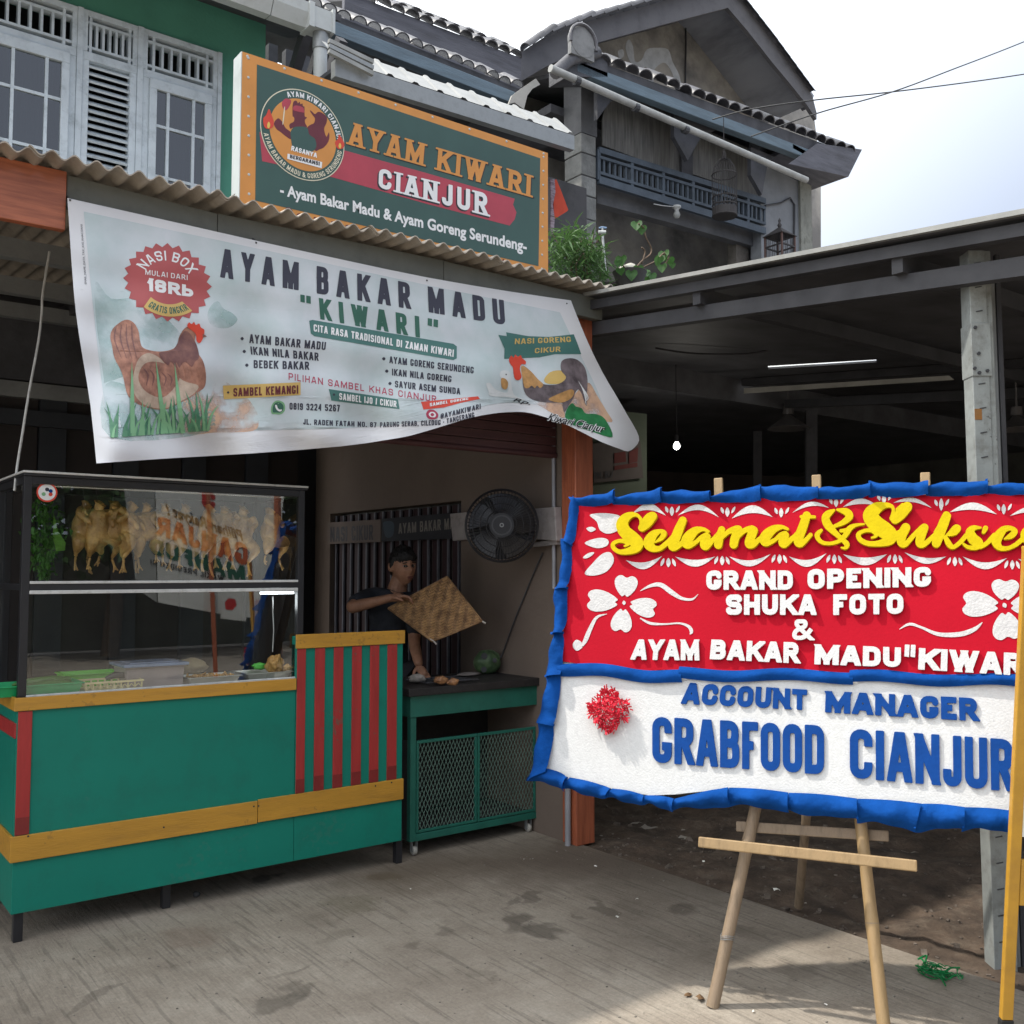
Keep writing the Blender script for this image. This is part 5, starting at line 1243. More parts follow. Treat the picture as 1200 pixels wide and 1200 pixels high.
bp_([(305,390),(320,365),(335,378),(345,358),(362,372),(380,362),(390,382),(412,400),(410,420),(385,420),(375,450),(385,500),(370,520),(345,515),(335,480),(330,440),(315,420)], M_fl, .0038, 'rooster_picture', conv=CR)
g = MB()
for k in range(4): stroke_px(g, [((750+k*14)/CR[2]+540, (530+k*20)/CR[2]+350, .15), ((780+k*10)/CR[2]+540, (590+k*15)/CR[2]+350, .5), ((800-k*4)/CR[2]+540, (680-k*6)/CR[2]+350, .1)], S_ban, .0044)
g.build('rooster_picture', M_wprint, ban)
bp_([(160,545),(185,540),(210,570),(240,590),(290,600),(300,570),(280,530),(250,500),(250,470),(275,458),(310,470),(318,510),(325,570),(345,620),(420,650),(300,630),(190,622),(175,590)], M_duck, .0028, 'duck_picture', conv=CR); bp_([(258,508),(285,515),(300,540),(290,578),(262,572),(255,540)], M_rorg, .0036, 'duck_picture', conv=CR); bp_([(283,484),(288,480),(292,486),(287,490)], M_navy, .0036, 'duck_picture', conv=CR)
bp_([(238,232),(292,240),(288,215),(430,240),(560,245),(720,228),(745,290),(768,355),(600,355),(500,375),(400,380),(275,385),(278,320)], M_pill, .0026, 'ribbon', conv=CR, smooth=False)
cr_ = lambda l: [(x/CR[2]+540, y/CR[2]+350) for x, y in l]
lines([('NASI GORENG', cr_([(342,292),(703,277),(698,243),(345,256)]), .0034, M_ochre), ('CIKUR', cr_([(470,350),(634,338),(634,306),(472,317)]), .0034, M_ochre)], S_ban, ban, W=.62, s=.18, gap=.17)
for o_, off_, m_ in ((.055, .0040, M_wprint), (.012, .0056, M_bk)):
    g = MB(); btext_px(g, 'Kiwari Cianjur', cr_([(548,775),(915,858),(925,812),(560,728)]), S_ban, off_, offset=o_, shear=.35); g.build('lettering', m_, ban)
g = MB(); btext_px(g, 'Rp.', cr_([(330,655),(440,680),(450,655),(335,632)]), S_ban, .004, offset=.01, shear=.3); g.build('lettering', M_bk, ban)
for px, py in ((82,235),(300,285),(500,329),(664,356)):
    g = MB(); c = S_ban(px, py); g.bar(c+Vector((0,-.004,0)), Vector((c.x,YA,c.z+.03)), .006, .006); g.build('tie', M_seam, ban)
# ---------------------------------------------------------------- congratulation flower board on a bamboo easel
M_foamr = mat('red_foam_sheet', (.43,.003,.016), .8, .07, 2.2, .08, 90, spec=.15)
M_foamw = mat('white_foam', (.60,.60,.59), .85, .05, 60, .22, 150)
M_foamw2 = mat('white_foam_cutout', (.56,.55,.54), .9, .08, 40, .3, 120)
M_foamy = mat('yellow_foam', (.58,.44,.004), .85, .06, 30, .15, 120, spec=.15)
M_foamb = mat('blue_foam', (.004,.05,.23), .8, .1, 20, .12, 90, spec=.15)
M_ruf = mat('blue_ruffle_cloth', (.005,.062,.27), .95, .16, 14, .25, 90, transl=.1, spec=.1)
M_bam = mat('pale_bamboo', (.33,.22,.105), .5, .25, 5, .2, 50, stretch=(6,6,.7), dirt=.5, dirt_scale=5, dirt_col=(.2,.13,.065))
M_bamd = mat('weathered_bamboo', (.26,.19,.125), .6, .3, 6, .25, 50, stretch=(6,6,.7), dirt=.6, dirt_scale=6, dirt_col=(.1,.07,.05))
NB = Vector((.87, .495, -.24)).normalized(); PB = Vector((.87*3.4, .495*3.4, 0))*(1/(.87**2+.495**2))
S_brd = plane_surface(PB, NB)
VB = -NB                       # towards the viewer
bd = thing('flower_board', tuple(at(930, 1150, Z=0)), 'red and white congratulation board with blue ruffled cloth edge on a bamboo easel', 'flower board', None)
RX = 1290
def pp(pts, off, thick, m, name, par, smooth=False, n=3, refine=0):
    g = MB(); patch(g, pts, S_brd, off, smooth, n, thick, refine); return g.build(name, m, par, fix=False)
wpan = pp([(640,902),(657,789),(668,700),(680,600),(RX,580),(RX,962),(1190,951),(1080,943),(1005,938),(930,931),(870,927),(855,924),(790,931),(760,932),(720,925),(665,912)], -.035, .035, M_foamw, 'backing_panel', bd)
def S_red(px, py, off=0):
    f = .0022*math.sin(px*.021+py*.013)+.0012*math.sin(px*.05-py*.031)+.002*ss(770,793,py)*math.sin(px*.04)
    return S_brd(px, py, off+f+.008)
g = MB(); patch(g, [(676,590),(676,590),(740,589),(800,586),(900,584),(1000,582),(1100,580),(RX,576),(RX,576),(RX,797),(RX,797),(1193,794),(1050,791),(900,787),(800,785),(750,786),(700,781),(657,775),(657,775),(663,720),(669,650)], S_red, 0, True, 3, 0, 9)
red = g.build('red_panel', M_foamr, bd, smooth=180, fix=False)
# blue band between the panels
def band(xa, xb, ya, yb, h):
    g = MB(); us = np.linspace(0, 1, 24).tolist()
    g.sheet(lambda u, v: S_brd(xa+(xb-xa)*u, ya+(yb-ya)*u + 2*math.sin(u*9+xa) + h*v, .012+.012*math.sin(math.pi*v)+.003*math.sin(u*14+v*3)), us, np.linspace(0, 1, 6).tolist())
    g.build('blue_band', M_ruf, bd, smooth=180, fix=False)
band(655, 800, 776, 787, 15); band(797, 1000, 783, 787, 14); band(996, 1195, 786, 792, 14); band(1190, RX, 791, 800, 14)
# ruffle pieces: outer edge, inner edge
def ruffle(o0, o1, i0, i1, seed, fold=.6):
    random.seed(seed); o0, o1, i0, i1 = map(Vector, (o0, o1, i0, i1)); a_ = random.uniform(.6, 1.2); ph = random.uniform(0, 6); tw = random.uniform(-.5, 1)
    g = MB(); us = np.linspace(0, 1, 24).tolist(); vs = np.linspace(0, 1, 11).tolist()
    def f(u, v):
        o = o0.lerp(o1, u); i = i0.lerp(i1, u); q = i.lerp(o, v); nrm = (o-i).normalized()
        q = q + nrm*(2.2*math.sin(u*3.1*2+ph)*v + 1.2*math.sin(u*11+ph)*v) + (i-o).normalized()*1.5*math.sin(math.pi*u)*(1-v)
        off = .008 + .024*math.sin(math.pi*min(1, v*1.02))*a_ + .012*u*(1-v)*fold + .006*math.sin(u*7+ph+v*3) - .02*ss(.75,1,v) + .022*ss(.8,1,u) + .005*mnoise.noise(Vector((q.x*.09, q.y*.09, seed))) + .003*mnoise.noise(Vector((q.x*.22, q.y*.22, seed)))
        return S_brd(q.x, q.y, off)
    g.sheet(f, us, vs)
    # curled fold where the next piece tucks in
    pts = []
    for v in vs:
        o = o1.lerp(i1, 1-v) ; pts.append(v)
    def f2(u, v):
        q = i1.lerp(o1, v); d = (o1-o0).normalized(); v = min(v, .93); q = i1.lerp(o1, v) - d*(3.0*math.sin(u*math.pi)) ; return S_brd(q.x, q.y, .026+.008*math.cos(u*math.pi)*(.6+.4*v))
    g.sheet(f2, np.linspace(0, 1, 6).tolist(), vs)
    o = g.build('ruffle', M_ruf, bd, smooth=180, fix=False); return o
TO = [(669,582),(722,576),(777,573),(834,577),(893,569),(960,572),(1021,565),(1088,566),(1157,563),(1225,566),(1290,560)]
TI = [(678,593),(722,591),(777,590),(834,588),(893,588),(960,585),(1021,583),(1088,581),(1157,580),(1225,579),(1290,577)]
for k in range(len(TO)-1):
    dx = 3; jj = (0, 4, -1, 2, -3, 1, -3, 0, 2, 0)[k]
    ruffle((TO[k][0]-dx, TO[k][1]+jj), TO[k+1], (TI[k][0]-dx, TI[k][1]+1), (TI[k+1][0], TI[k+1][1]+1), 10+k)
LO = [(672,578),(660,632),(652,690),(647,742),(640,792),(631,845),(621,912)]; LI = [(680,592),(671,640),(666,690),(661,742),(658,790),(650,850),(641,903)]
for k in range(len(LO)-1): ruffle((LO[k][0]-2,LO[k][1]), (LO[k+1][0],LO[k+1][1]+3), LI[k], (LI[k+1][0]+2,LI[k+1][1]+2), 40+k, 1)
BO = [(620,913),(663,926),(712,936),(757,943),(790,950),(857,944),(925,950),(1007,962),(1073,973),(1130,972),(1190,975),(1240,980),(1290,988)]
BI = [(640,900),(668,911),(718,924),(757,932),(792,936),(855,923),(925,929),(1005,936),(1080,942),(1130,946),(1190,951),(1240,956),(1290,962)]
for k in range(len(BO)-1): ruffle((BO[k][0]-3,BO[k][1]), BO[k+1], BI[k], BI[k+1], 70+k)
RO = [(1306,560),(1307,645),(1308,730),(1309,815),(1311,900),(1312,990)]; RI = [(1286,576),(1287,645),(1288,730),(1289,815),(1290,900),(1291,962)]
for k in range(5): ruffle(RO[k], RO[k+1], RI[k], RI[k+1], 95+k, 1)
# letters of foam, each cut out by itself
def foam(text, q, m, thick, off, par, **k):
    text_px(None, text, q, S_brd, off, thick, each=lambda b, ch: b.build('letter', m, par, fix=False), **k)
imp = dict(W=.78, s=.27, rad=.5, gap=.1, space=.55)
foam('GRAND', Q((829,692.5),(930,692.5),(930,670),(829,670)), M_foamw, .008, .014, red, **imp); foam('OPENING', Q((947,692),(1091,689),(1091,666),(947,668.5)), M_foamw, .008, .014, red, **imp)
foam('SHUKA', Q((852,721.7),(957,722),(957,698),(852,698)), M_foamw, .008, .014, red, **imp); foam('FOTO', Q((977,722),(1059,720.7),(1059,697),(977,698)), M_foamw, .008, .014, red, **imp)
foam('&', Q((929,751),(953,751.5),(952,727),(930,727)), M_foamw, .008, .014, red, W=.8, s=.2, rad=.6)
foam('AYAM', Q((741,774),(821,775),(820,750.5),(745,750.5)), M_foamw, .008, .014, red, **imp); foam('BAKAR', Q((833,773.5),(937,778.5),(937,754),(835,750.5)), M_foamw, .008, .014, red, **imp)
foam('MADU', Q((955,779.5),(1056,783),(1056,760),(956,756)), M_foamw, .008, .014, red, **imp); foam('"', Q((1060,796),(1073,797),(1073,757),(1060,756.5)), M_foamw, .008, .014, red, W=.6, s=.2, rad=.3); foam('KIWARI"', Q((1076,785.5),(1228,795),(1228,768.5),(1077,760.5)), M_foamw, .008, .014, red, **imp)
foam('ACCOUNT', Q((799,825),(946,832.5),(946,808.5),(803,800)), M_foamb, .008, .001, wpan, **imp); foam('MANAGER', Q((967,835),(1146,845.5),(1145,818.5),(968,810)), M_foamb, .008, .001, wpan, **imp)
gr = dict(W=.50, s=.185, rad=.5, gap=.07)
foam('GRABFOOD', Q((765,893.5),(966,908),(966,850.5),(765,840)), M_foamb, .008, .001, wpan, **gr); foam('CIANJUR', Q((996,911.5),(1188,928),(1187,867),(996,854)), M_foamb, .008, .001, wpan, **gr)
# brush-script words
def script(strokes, m=M_foamy):
    sm = []
    for st, ox, oy, k in strokes: sm += script_loops([st], ox, oy, k)
    xs = [s[0] for s in sm]; ys = [s[1] for s in sm]
    loops = sdf_mesh(sm, [], min(xs)-6, max(xs)+6, min(ys)-6, max(ys)+6, .42, tol=.3)
    V, T = fill(loops); g = MB(); emit2d(g, V, T, lambda a, c: (a, c), S_brd, .013, .016); return g.build('script_word', m, red, fix=False)
A1 = (710, 580, 7.5); A2 = (840, 580, 7.5); A3 = (960, 570, 7.5); A4 = (1080, 570, 10)
script([(s, *A1) for s in [
 [(425,205,40),(375,262,45),(335,305,34)],
 [(425,180,14),(385,200,18),(350,240,16)],
 [(330,290,18),(322,230,14),(285,192,16),(230,195,28),(180,230,42),(160,280,52),(185,340,55),(250,395,58),(290,440,56),(280,480,42),(220,508,30),(140,516,20),(88,485,19),(82,445,17),(130,420,16),(185,425,19),(212,448,16),(180,466,8)],
 [(450,432,7),(505,395,20),(525,352,24),(490,336,18),(440,360,34),(405,405,46),(395,450,46),(430,485,32),(490,485,22),(550,440,22),(600,390,20)],
 [(690,242,34),(660,310,40),(625,400,43),(600,465,38),(630,478,24),(690,435,22)],
 [(915,338,12),(865,318,18),(800,332,34),(745,385,48),(720,435,44),(745,462,26),(800,435,19),(855,388,20),(895,370,24)], [(900,385,34),(880,450,40),(900,468,28),(960,405,20),(1015,345,20)],
 [(1030,322,30),(1008,400,36),(1000,455,36)], [(1040,390,14),(1090,340,22),(1160,318,32)]]] +
 [(s, *A2) for s in [
 [(200,322,36),(170,400,38),(160,452,36)], [(205,385,14),(255,330,22),(320,315,30)], [(335,330,36),(305,400,40),(295,448,36),(330,455,26),(385,405,20),(430,370,20)],
 [(632,318,12),(580,300,18),(510,318,34),(450,368,46),(425,412,42),(450,442,26),(520,412,18),(570,368,20),(610,355,22)], [(612,372,32),(590,430,40),(610,450,28),(680,392,20),(720,350,18)],
 [(798,200,36),(760,310,40),(722,415,40),(745,448,28),(800,405,20),(832,368,18)], [(750,210,14),(865,212,14)]]])
script([(s, *A3) for s in [
 [(138,228,10),(85,260,30),(62,300,34),(85,360,36),(140,420,26),(200,475,20),(248,525,24),(235,558,14),(200,555,7)], [(165,224,10),(240,240,30),(272,280,32),(225,330,24),(150,365,16),(95,385,14)],
 [(400,350,8),(330,358,14),(275,385,24),(240,440,24),(190,492,18),(110,518,15),(40,512,17),(0,480,20),(-10,440,22),(25,404,14)], [(198,408,16),(230,405,16),(262,395,18)]]])
script([(s, *A3) for s in [
 [(775,200,44),(715,265,48),(670,310,38)], [(735,180,14),(690,225,18)],
 [(640,300,20),(655,235,14),(640,195,16),(580,185,26),(500,215,52),(455,275,66),(500,345,70),(580,405,72),(630,450,62),(610,495,42),(520,520,26),(430,518,22),(365,485,22),(350,440,20),(395,410,16),(460,405,18),(505,430,22),(495,458,14),(465,468,8)],
 [(690,430,20),(720,415,20)], [(762,382,40),(728,450,42),(722,510,34),(760,525,24),(840,440,20),(900,380,20)], [(925,382,36),(900,440,40),(885,515,36),(925,525,24),(1000,460,20),(1030,430,18)], [(1120,282,38),(1082,380,42),(1030,515,40)]]] +
 [(s, *A4) for s in [
 [(150,560,10),(210,480,20)], [(290,365,46),(240,490,54),(175,700,42)],
 [(255,630,8),(330,565,20),(395,505,30),(430,520,30),(390,575,22),(320,600,10)], [(280,625,26),(320,700,34),(370,735,24),(450,680,26),(520,600,28)],
 [(745,515,30),(722,560,22)], [(690,510,12),(610,512,30),(565,560,50),(600,640,62),(660,690,58),(620,740,30),(540,735,22),(490,700,16)], [(690,730,26),(760,690,26),(850,600,32)],
 [(965,640,8),(1040,605,34),(1085,555,34),(1040,515,26),(960,530,40),(900,600,56),(870,670,56),(910,740,34),(1000,750,24),(1100,705,26),(1200,620,30)],
 [(1350,540,30),(1310,520,14),(1250,520,34),(1210,580,56),(1240,650,60),(1290,710,50),(1250,750,26),(1180,740,18)]]])
# white cut-outs
def cut(pts, n=4, smooth=True): g = MB(); lp_ = smooth_loop(pts, n) if smooth else pts; V, T = fill([lp_]); emit2d(g, V, T, lambda a, c: (a, c), S_red, .002, 0, 8); return g.build('cutout', M_foamw2, red, fix=False)
def crescent(x0, y0, x1, y1, h, t):
    P = [];
    for k in range(13): u = k/12; P.append((x0+(x1-x0)*u, y0+(y1-y0)*u - h*math.sin(math.pi*u)))
    for k in range(11, 0, -1): u = k/12; P.append((x0+(x1-x0)*u, y0+(y1-y0)*u - (h-t)*math.sin(math.pi*u)))
    cut(P, smooth=False)
for a in [(742,602,781,605,13,8),(795,605,843,607,14,6.5),(858,608.5,906,607,14.5,9),(929,602,972,596,10,5),(988,595,1028,593,9,6.5),(1047,590,1092,596,9,5),(1113,601,1168,604,12.5,8.5),(1183,606,1230,604,10,6)]: crescent(*a)
for a in [(734,657,777,652,-13,-8),(792,653,839,653,-12,-8),(855,653,904,650,-13,-7),(925,653,969,649,-14,-8),(988,650,1040,650,-13,-9),(1060,648,1109,653,-11,-7),(1128,653,1180,655,-14,-8),(1193,656,1240,656,-12,-8)]: crescent(*a)
def seed(x, y, l, w, a):
    c, s_ = math.cos(R(a)), math.sin(R(a)); P = [(x + (u*l*.5)*s_ + v*w*.5*c, y - (u*l*.5)*c + v*w*.5*s_) for u, v in ((1,0),(.5,.8),(-.2,1),(-1,0),(-.2,-1),(.5,-.8))]
    cut(P, 3)
for x, y, s_ in ((788,600,1),(853,601,1),(916,602,1),(980,590,.9),(1036,586,.9),(1103,592,1.3),(1176,598,1.1)):
    seed(x, y, 11*s_, 5, 0); seed(x-6, y-2, 8, 3.5, -20); seed(x+7, y-2.5, 9, 3, 28)
for x, y in ((784,660),(847,658),(914,656),(978,656),(1049,656),(1119,659),(1186,663)): seed(x, y, 11, 5, 0); seed(x-7, y-.5, 10, 3.6, 22); seed(x+6.5, y, 10, 3.6, -22)
def heart(cx, cy, ang, L, Wd):
    c, s_ = math.cos(R(ang)), math.sin(R(ang)); P = []
    for u, v in ((0.02,-.14),(.1,0),(.02,.14),(.35,.42),(.7,.52),(.93,.42),(1,.22),(.9,.0),(1,-.22),(.93,-.42),(.7,-.52),(.35,-.42)):
        x, y = u*L+7, v*Wd; P.append((cx+x*c-y*s_, cy+x*s_+y*c))
    cut(P, 3)
heart(732,707,-84,25,26); heart(732,707,185,36,25); heart(732,707,12,31,22); heart(732,707,97,27,24); seed(732,707,4,5,90)
heart(1177,711,-88,24,31); heart(1177,711,184,42,29); heart(1177,711,-3,34,26); heart(1177,711,84,32,33); seed(1177,710,5,6,60)
for P in ([(692,604),(710,602),(728,606),(727,620),(714,626),(704,622),(700,612)], [(686,637),(702,631),(713,633),(712,640),(700,643)], [(686,673),(694,662),(706,650),(716,648),(720,658),(712,670),(698,675)], [(688,620),(694,618),(699,621),(693,624)], [(684,654),(690,649),(697,648),(694,652),(688,655)]): cut(P)
def swirl(pts): g = MB(); stroke_px(g, pts, S_red, .002, 8); g.build('cutout', M_foamw2, red, fix=False)
swirl([(751,693,.3),(763,687,1.8),(775,686,2.6),(788,695,2.8),(800,702,1.8),(812,703,1.2),(819,697,.2)]); swirl([(751,725,.6),(763,731,1.6),(780,732,1.0),(797,731,1.0),(808,735,1.8),(811,741,2.0),(809,744,.3)])
swirl([(712,720,.3),(700,724,1.6),(692,738,2.4),(687,750,2.6),(683,757,1.4)]); cut([(672,755),(676,750),(682,753),(683,759),(677,763),(673,760)])
swirl([(1054,738,.3),(1066,732,1.6),(1080,736,1.4),(1100,744,2.2),(1125,744,2.8),(1142,738,2.4),(1151,730,.4)])
# pompom of red shreds
M_pom = mat('red_shredded_paper', (.6,.008,.03), .7, .25, 30)
random.seed(5); g = MB(); pc_ = S_brd(715.5, 833, .012); ru = RV.copy(); uu = VB.cross(ru).normalized(); ru = uu.cross(VB).normalized()
for k in range(620):
    th = random.uniform(0, 2*math.pi); lobe = .75+.25*abs(math.cos(2*th)); rad_ = .082*lobe*math.sqrt(random.random()); ph_ = random.uniform(0, 2*math.pi)
    base = pc_ + ru*rad_*math.cos(th) + uu*rad_*math.sin(th) + VB*(.008+.05*(1-(rad_/.075)**2)*random.random())
    d = (ru*math.cos(ph_)+uu*math.sin(ph_)+VB*random.uniform(.2,1.2)).normalized()*random.uniform(.012,.022); w_ = d.cross(VB).normalized()*.0028
    g.add([base-w_, base+w_, base+d+w_*.7, base+d-w_*.7+VB*.003], [(0,1,2,3)])
for a_ in (20, 95, 165, 260, 330):
    d = (ru*math.cos(R(a_))+uu*math.sin(R(a_))); 
    for j in range(7): q = pc_+d*.062+VB*.02; e = q+(d*.022+ru*random.uniform(-.012,.012)+uu*random.uniform(-.012,.012)+VB*random.uniform(-.01,.015)); w_ = (e-q).cross(VB).normalized()*.0022; g.add([q-w_, q+w_, e+w_, e-w_], [(0,1,2,3)])
po = g.build('paper_pompom', M_pom, wpan, fix=False); po['kind'] = 'stuff'
# bamboo: battens, easel legs, cross bars
def bamboo(p, q, r0, r1, nodes, m, name, flat=1.0):
    p, q = Vector(p), Vector(q); n = 40; pts = []; rs = []
    side = (q-p).orthogonal().normalized()
    for k in range(n+1):
        t = k/n; r = r0+(r1-r0)*t
        for nd in nodes:
            if abs(t-nd) < .009: r *= 1.1
        pts.append(p.lerp(q, t) + side*.004*math.sin(t*5)); rs.append(r)
    g = MB(); g.tube(pts, rs, 12); o = g.build(name, m, bd, smooth=50)
    for nd in nodes:
        g = MB(); c = p.lerp(q, nd)+side*.004*math.sin(nd*5); d = (q-p).normalized()*.003; g.tube([c-d, c, c+d], [ (r0+(r1-r0)*nd)*1.07, (r0+(r1-r0)*nd)*1.13, (r0+(r1-r0)*nd)*1.07], 12); g.build('bamboo_node', M_bamd, o, smooth=60)
    return o
apex = S_brd(957, 562, -.08)
la, lb = at(835, 1180, Z=0), at(1038, 1222, Z=0)
def through(p, px, py, depth_off, ext):      # leg from ground point through a point behind the board plane
    q = S_brd(px, py, depth_off); return q
bamboo(la, S_brd(883.5+ (883.5-835)/(1180-950)*330, 620, -.06), .0225, .019, (.135,.32,.52), M_bamd, 'easel_leg'); bamboo(lb, S_brd(966, 600, -.09), .0215, .0185, (.2,.46), M_bam, 'easel_leg')
bamboo(at(936, 1062, Z=0), S_brd(966, 640, -.17), .020, .018, (.3,.6), M_bamd, 'easel_leg')
def flatbar(p, q, w, h, m, name): g = MB(); g.bar(p, q, w, h, VB); return g.build(name, m, bd, bevel=.004)
flatbar(S_brd(821,986.5,.030), S_brd(1075,1014.5,.030), .036, .022, M_bam, 'cross_bar'); flatbar(S_brd(857,968,-.1), S_brd(1040,980,-.1), .036, .02, M_bamd, 'cross_bar')
for x0, y0, x1, y1 in ((839,556,842,700),(955,552,958,700),(1084,549,1086,700)): flatbar(S_brd(x0,y0,-.05), S_brd(x1,y1,-.05), .034, .02, M_bam, 'batten')
# binding wire and dry leaf at the foot
g = MB(); c = la.lerp(S_brd(883.5+ (883.5-835)/(1180-950)*330, 620, -.06), .135)
for j in range(3): g.tube([c+Vector((.024*math.cos(t), .024*math.sin(t), .006*j+.004*math.sin(t*2))) for t in [k*.55 for k in range(12)]], .0012, 5)
g.build('binding_wire', M_steel, bd)
# ---------------------------------------------------------------- yellow post of another frame at the right edge
M_yelp = mat('yellow_ochre_paint', (.47,.25,.025), .45, .12, 5, .15, 50, dirt=.5, dirt_scale=9, dirt_col=(.33,.16,.03), coat=.2)
yb_ = at(1177, 1232, Z=0); yt_ = at(1206, 640, d=(yb_-CAM).dot(FH)-.16)
yp = thing('yellow_frame', tuple(yb_), 'yellow painted wooden frame post with a side bar at the right edge of the picture', 'frame')
dd_ = (yt_-yb_).normalized(); sd = (RV - dd_*RV.dot(dd_)).normalized()
def yquad(a_, b_, w, th, m, name, off=0): 
    g = MB(); g.obox((a_+b_)/2+sd*off, dd_*((b_-a_).length/2), sd*w/2, dd_.cross(sd)*th/2); return g.build(name, m, yp, bevel=.003)
ft = yb_.lerp(yt_, .066)
yquad(ft, yt_, .036, .022, M_yelp, 'post'); yquad(yb_, ft-dd_*.001, .04, .026, mat('black_rubber', (.015,.015,.015), .7), 'foot')
s0 = yb_.lerp(yt_, .34); g = MB(); g.obox(s0+sd*.22, dd_*.072, sd*.2, dd_.cross(sd)*.008); g.build('side_bar', M_yelp, yp, bevel=.003)
g = MB(); s1 = yb_.lerp(yt_, .62); g.obox(s1+sd*.22, dd_*.30, sd*.2, dd_.cross(sd)*.004); g.build('white_panel', M_wprint, yp)
# ---------------------------------------------------------------- stall counter
YF = 4.45
M_teal = mat('teal_green_paint', (.004,.19,.135), .5, .07, 2, .15, 8, dirt=.5, dirt_scale=5, dirt_col=(.010,.12,.088), spec=.35, speck=(.28,(.05,.17,.13),38))
M_ylw = mat('ochre_yellow_paint', (.50,.25,.028), .45, .1, 5, .15, 40, stretch=(.6,4,4), dirt=.4, dirt_scale=7, dirt_col=(.22,.11,.03), coat=.1, speck=(.35,(.16,.085,.03),45))
M_rst = mat('red_stripe_paint', (.36,.028,.026), .45, .14, 6, .15, 40, stretch=(4,4,.5), dirt=.5, dirt_scale=5, dirt_col=(.22,.025,.024), speck=(.6,(.1,.1,.07),50))
M_rst2 = mat('darker_red_second_coat', (.2,.018,.017), .42, .15, 8, .15, 40)
M_black = mat('black_steel', (.018,.018,.021), .4, .15, 8, .05, 30)
M_whitev = mat('white_vinyl_edge', (.6,.6,.58), .45, .1, 20, dirt=.6, dirt_scale=25, dirt_col=(.3,.3,.28))
fx = lambda px, py=800: at(px, py, Y=YF).x
fz = lambda px, py: at(px, py, Y=YF).z
cxl, cxm, cxr = fx(18, 900), fx(346.5, 800), fx(471.5, 850)
DEP = .62
zb0 = fz(10, 1073); zb1 = fz(10, 1011.5); zb2 = fz(10, 981); zt0 = fz(17, 833.7); zt1 = fz(17, 818)
zr1 = fz(410, 741); zr0 = fz(410, 757)
ctr = thing('stall_counter', (cxl, YF, 0), 'green stall counter with ochre trim and vertical red stripes at its taller right end', 'counter')
g = MB(); g.box(cxl, cxm, YF, YF+.02, zb0, zt1-.01); g.build('front_panel', M_teal, ctr, bevel=.002)
g = MB(); g.box(cxl, cxl+.02, YF+.021, YF+DEP, zb0, zt1-.01); g.build('side_panel', M_teal, ctr)
g = MB(); g.box(cxm+.002, cxr, YF, YF+.02, zb0, zr1-.01); g.build('front_panel', M_teal, ctr, bevel=.002)
g = MB(); g.box(cxr-.03, cxr, YF+.021, YF+.05, zb0, zr1-.01); g.box(cxm+.002, cxr-.031, YF+.021, YF+.05, zr1-.05, zr1-.011); g.build('frame', M_teal, ctr)
g = MB(); g.box(cxl+.02, cxm, YF+.02, YF+DEP, zt1-.03, zt1-.012); g.build('worktop', M_whitev, ctr); 
def trim(x0, x1, z0, z1, m=M_ylw, name='trim_board', y=YF-.012): g = MB(); g.box(x0, x1, y, YF-.0005, z0, z1); return g.build(name, m, ctr, bevel=.002)
t1 = trim(cxl-.012, cxm-.001, zt0, zt1); g = MB(); g.box(cxl-.012, cxl-.0005, YF, YF+DEP, zt0, zt1); g.build('trim_board', M_ylw, ctr, bevel=.002)
trim(cxm-.004, cxr+.006, zr0, zr1)
xj = fx(301, 950); low = [trim(cxl-.012, xj-.0015, zb1, zb2), trim(xj+.0015, cxr+.003, zb1+.004, zb2+.005)]
g = MB(); g.box(cxl-.012, cxl-.0005, YF, YF+DEP, zb1, zb2); g.build('trim_board', M_ylw, ctr, bevel=.002)
g = MB()
for px, py, o_ in ((33,980,0),(192,969.5,0),(297.5,945,0),(303,944.5,1),(440,921,1),(459,917,1)):
    c = at(px, py, Y=YF-.0125); g = MB(); g.lathe([(0,-.0005),(.0042,-.0005),(.0042,.001),(0,.001)], c, 8, 'y'); g.build('screw_hole', M_black, low[o_])
# stripes
def stripe(x0, x1, z0, z1):
    s_ = trim(x0, x1, z0, z1, M_rst, 'red_stripe', YF-.007)
    zc_ = z0+.066+random.uniform(-.004,.006); g = MB(); g.box(x0+.0005, x1-.0005, YF-.0078, YF-.0068, z0+.001, zc_); g.build('second_coat', M_rst2, s_)
stripe(cxl+.004, cxl+.057, zb2+.002, zt0-.002)
for a_, b_ in ((347.5,357.5),(368.5,380),(390.5,401.5),(412,423),(433,443.5),(453.5,464.5)): stripe(fx(a_), fx(b_), zb2+.006, zr0-.002)
for (y0, y1) in ((YF+.0, YF+.05),): g = MB(); g.box(cxl-.007, cxl-.0005, YF+.001, YF+DEP, zt0-.11, zt0-.05); g.build('red_stripe', M_rst, ctr)
for px, yy in ((17, YF+.02), (190, YF+.06), (462, YF+.02)):
    x = at(px, 1000, Y=yy+.02).x
    for y in (yy, YF+DEP-.05): g = MB(); g.box(x-.0, x+.036, y, y+.036, 0, zb0+.05); g.build('leg', M_black, ctr, bevel=.003)
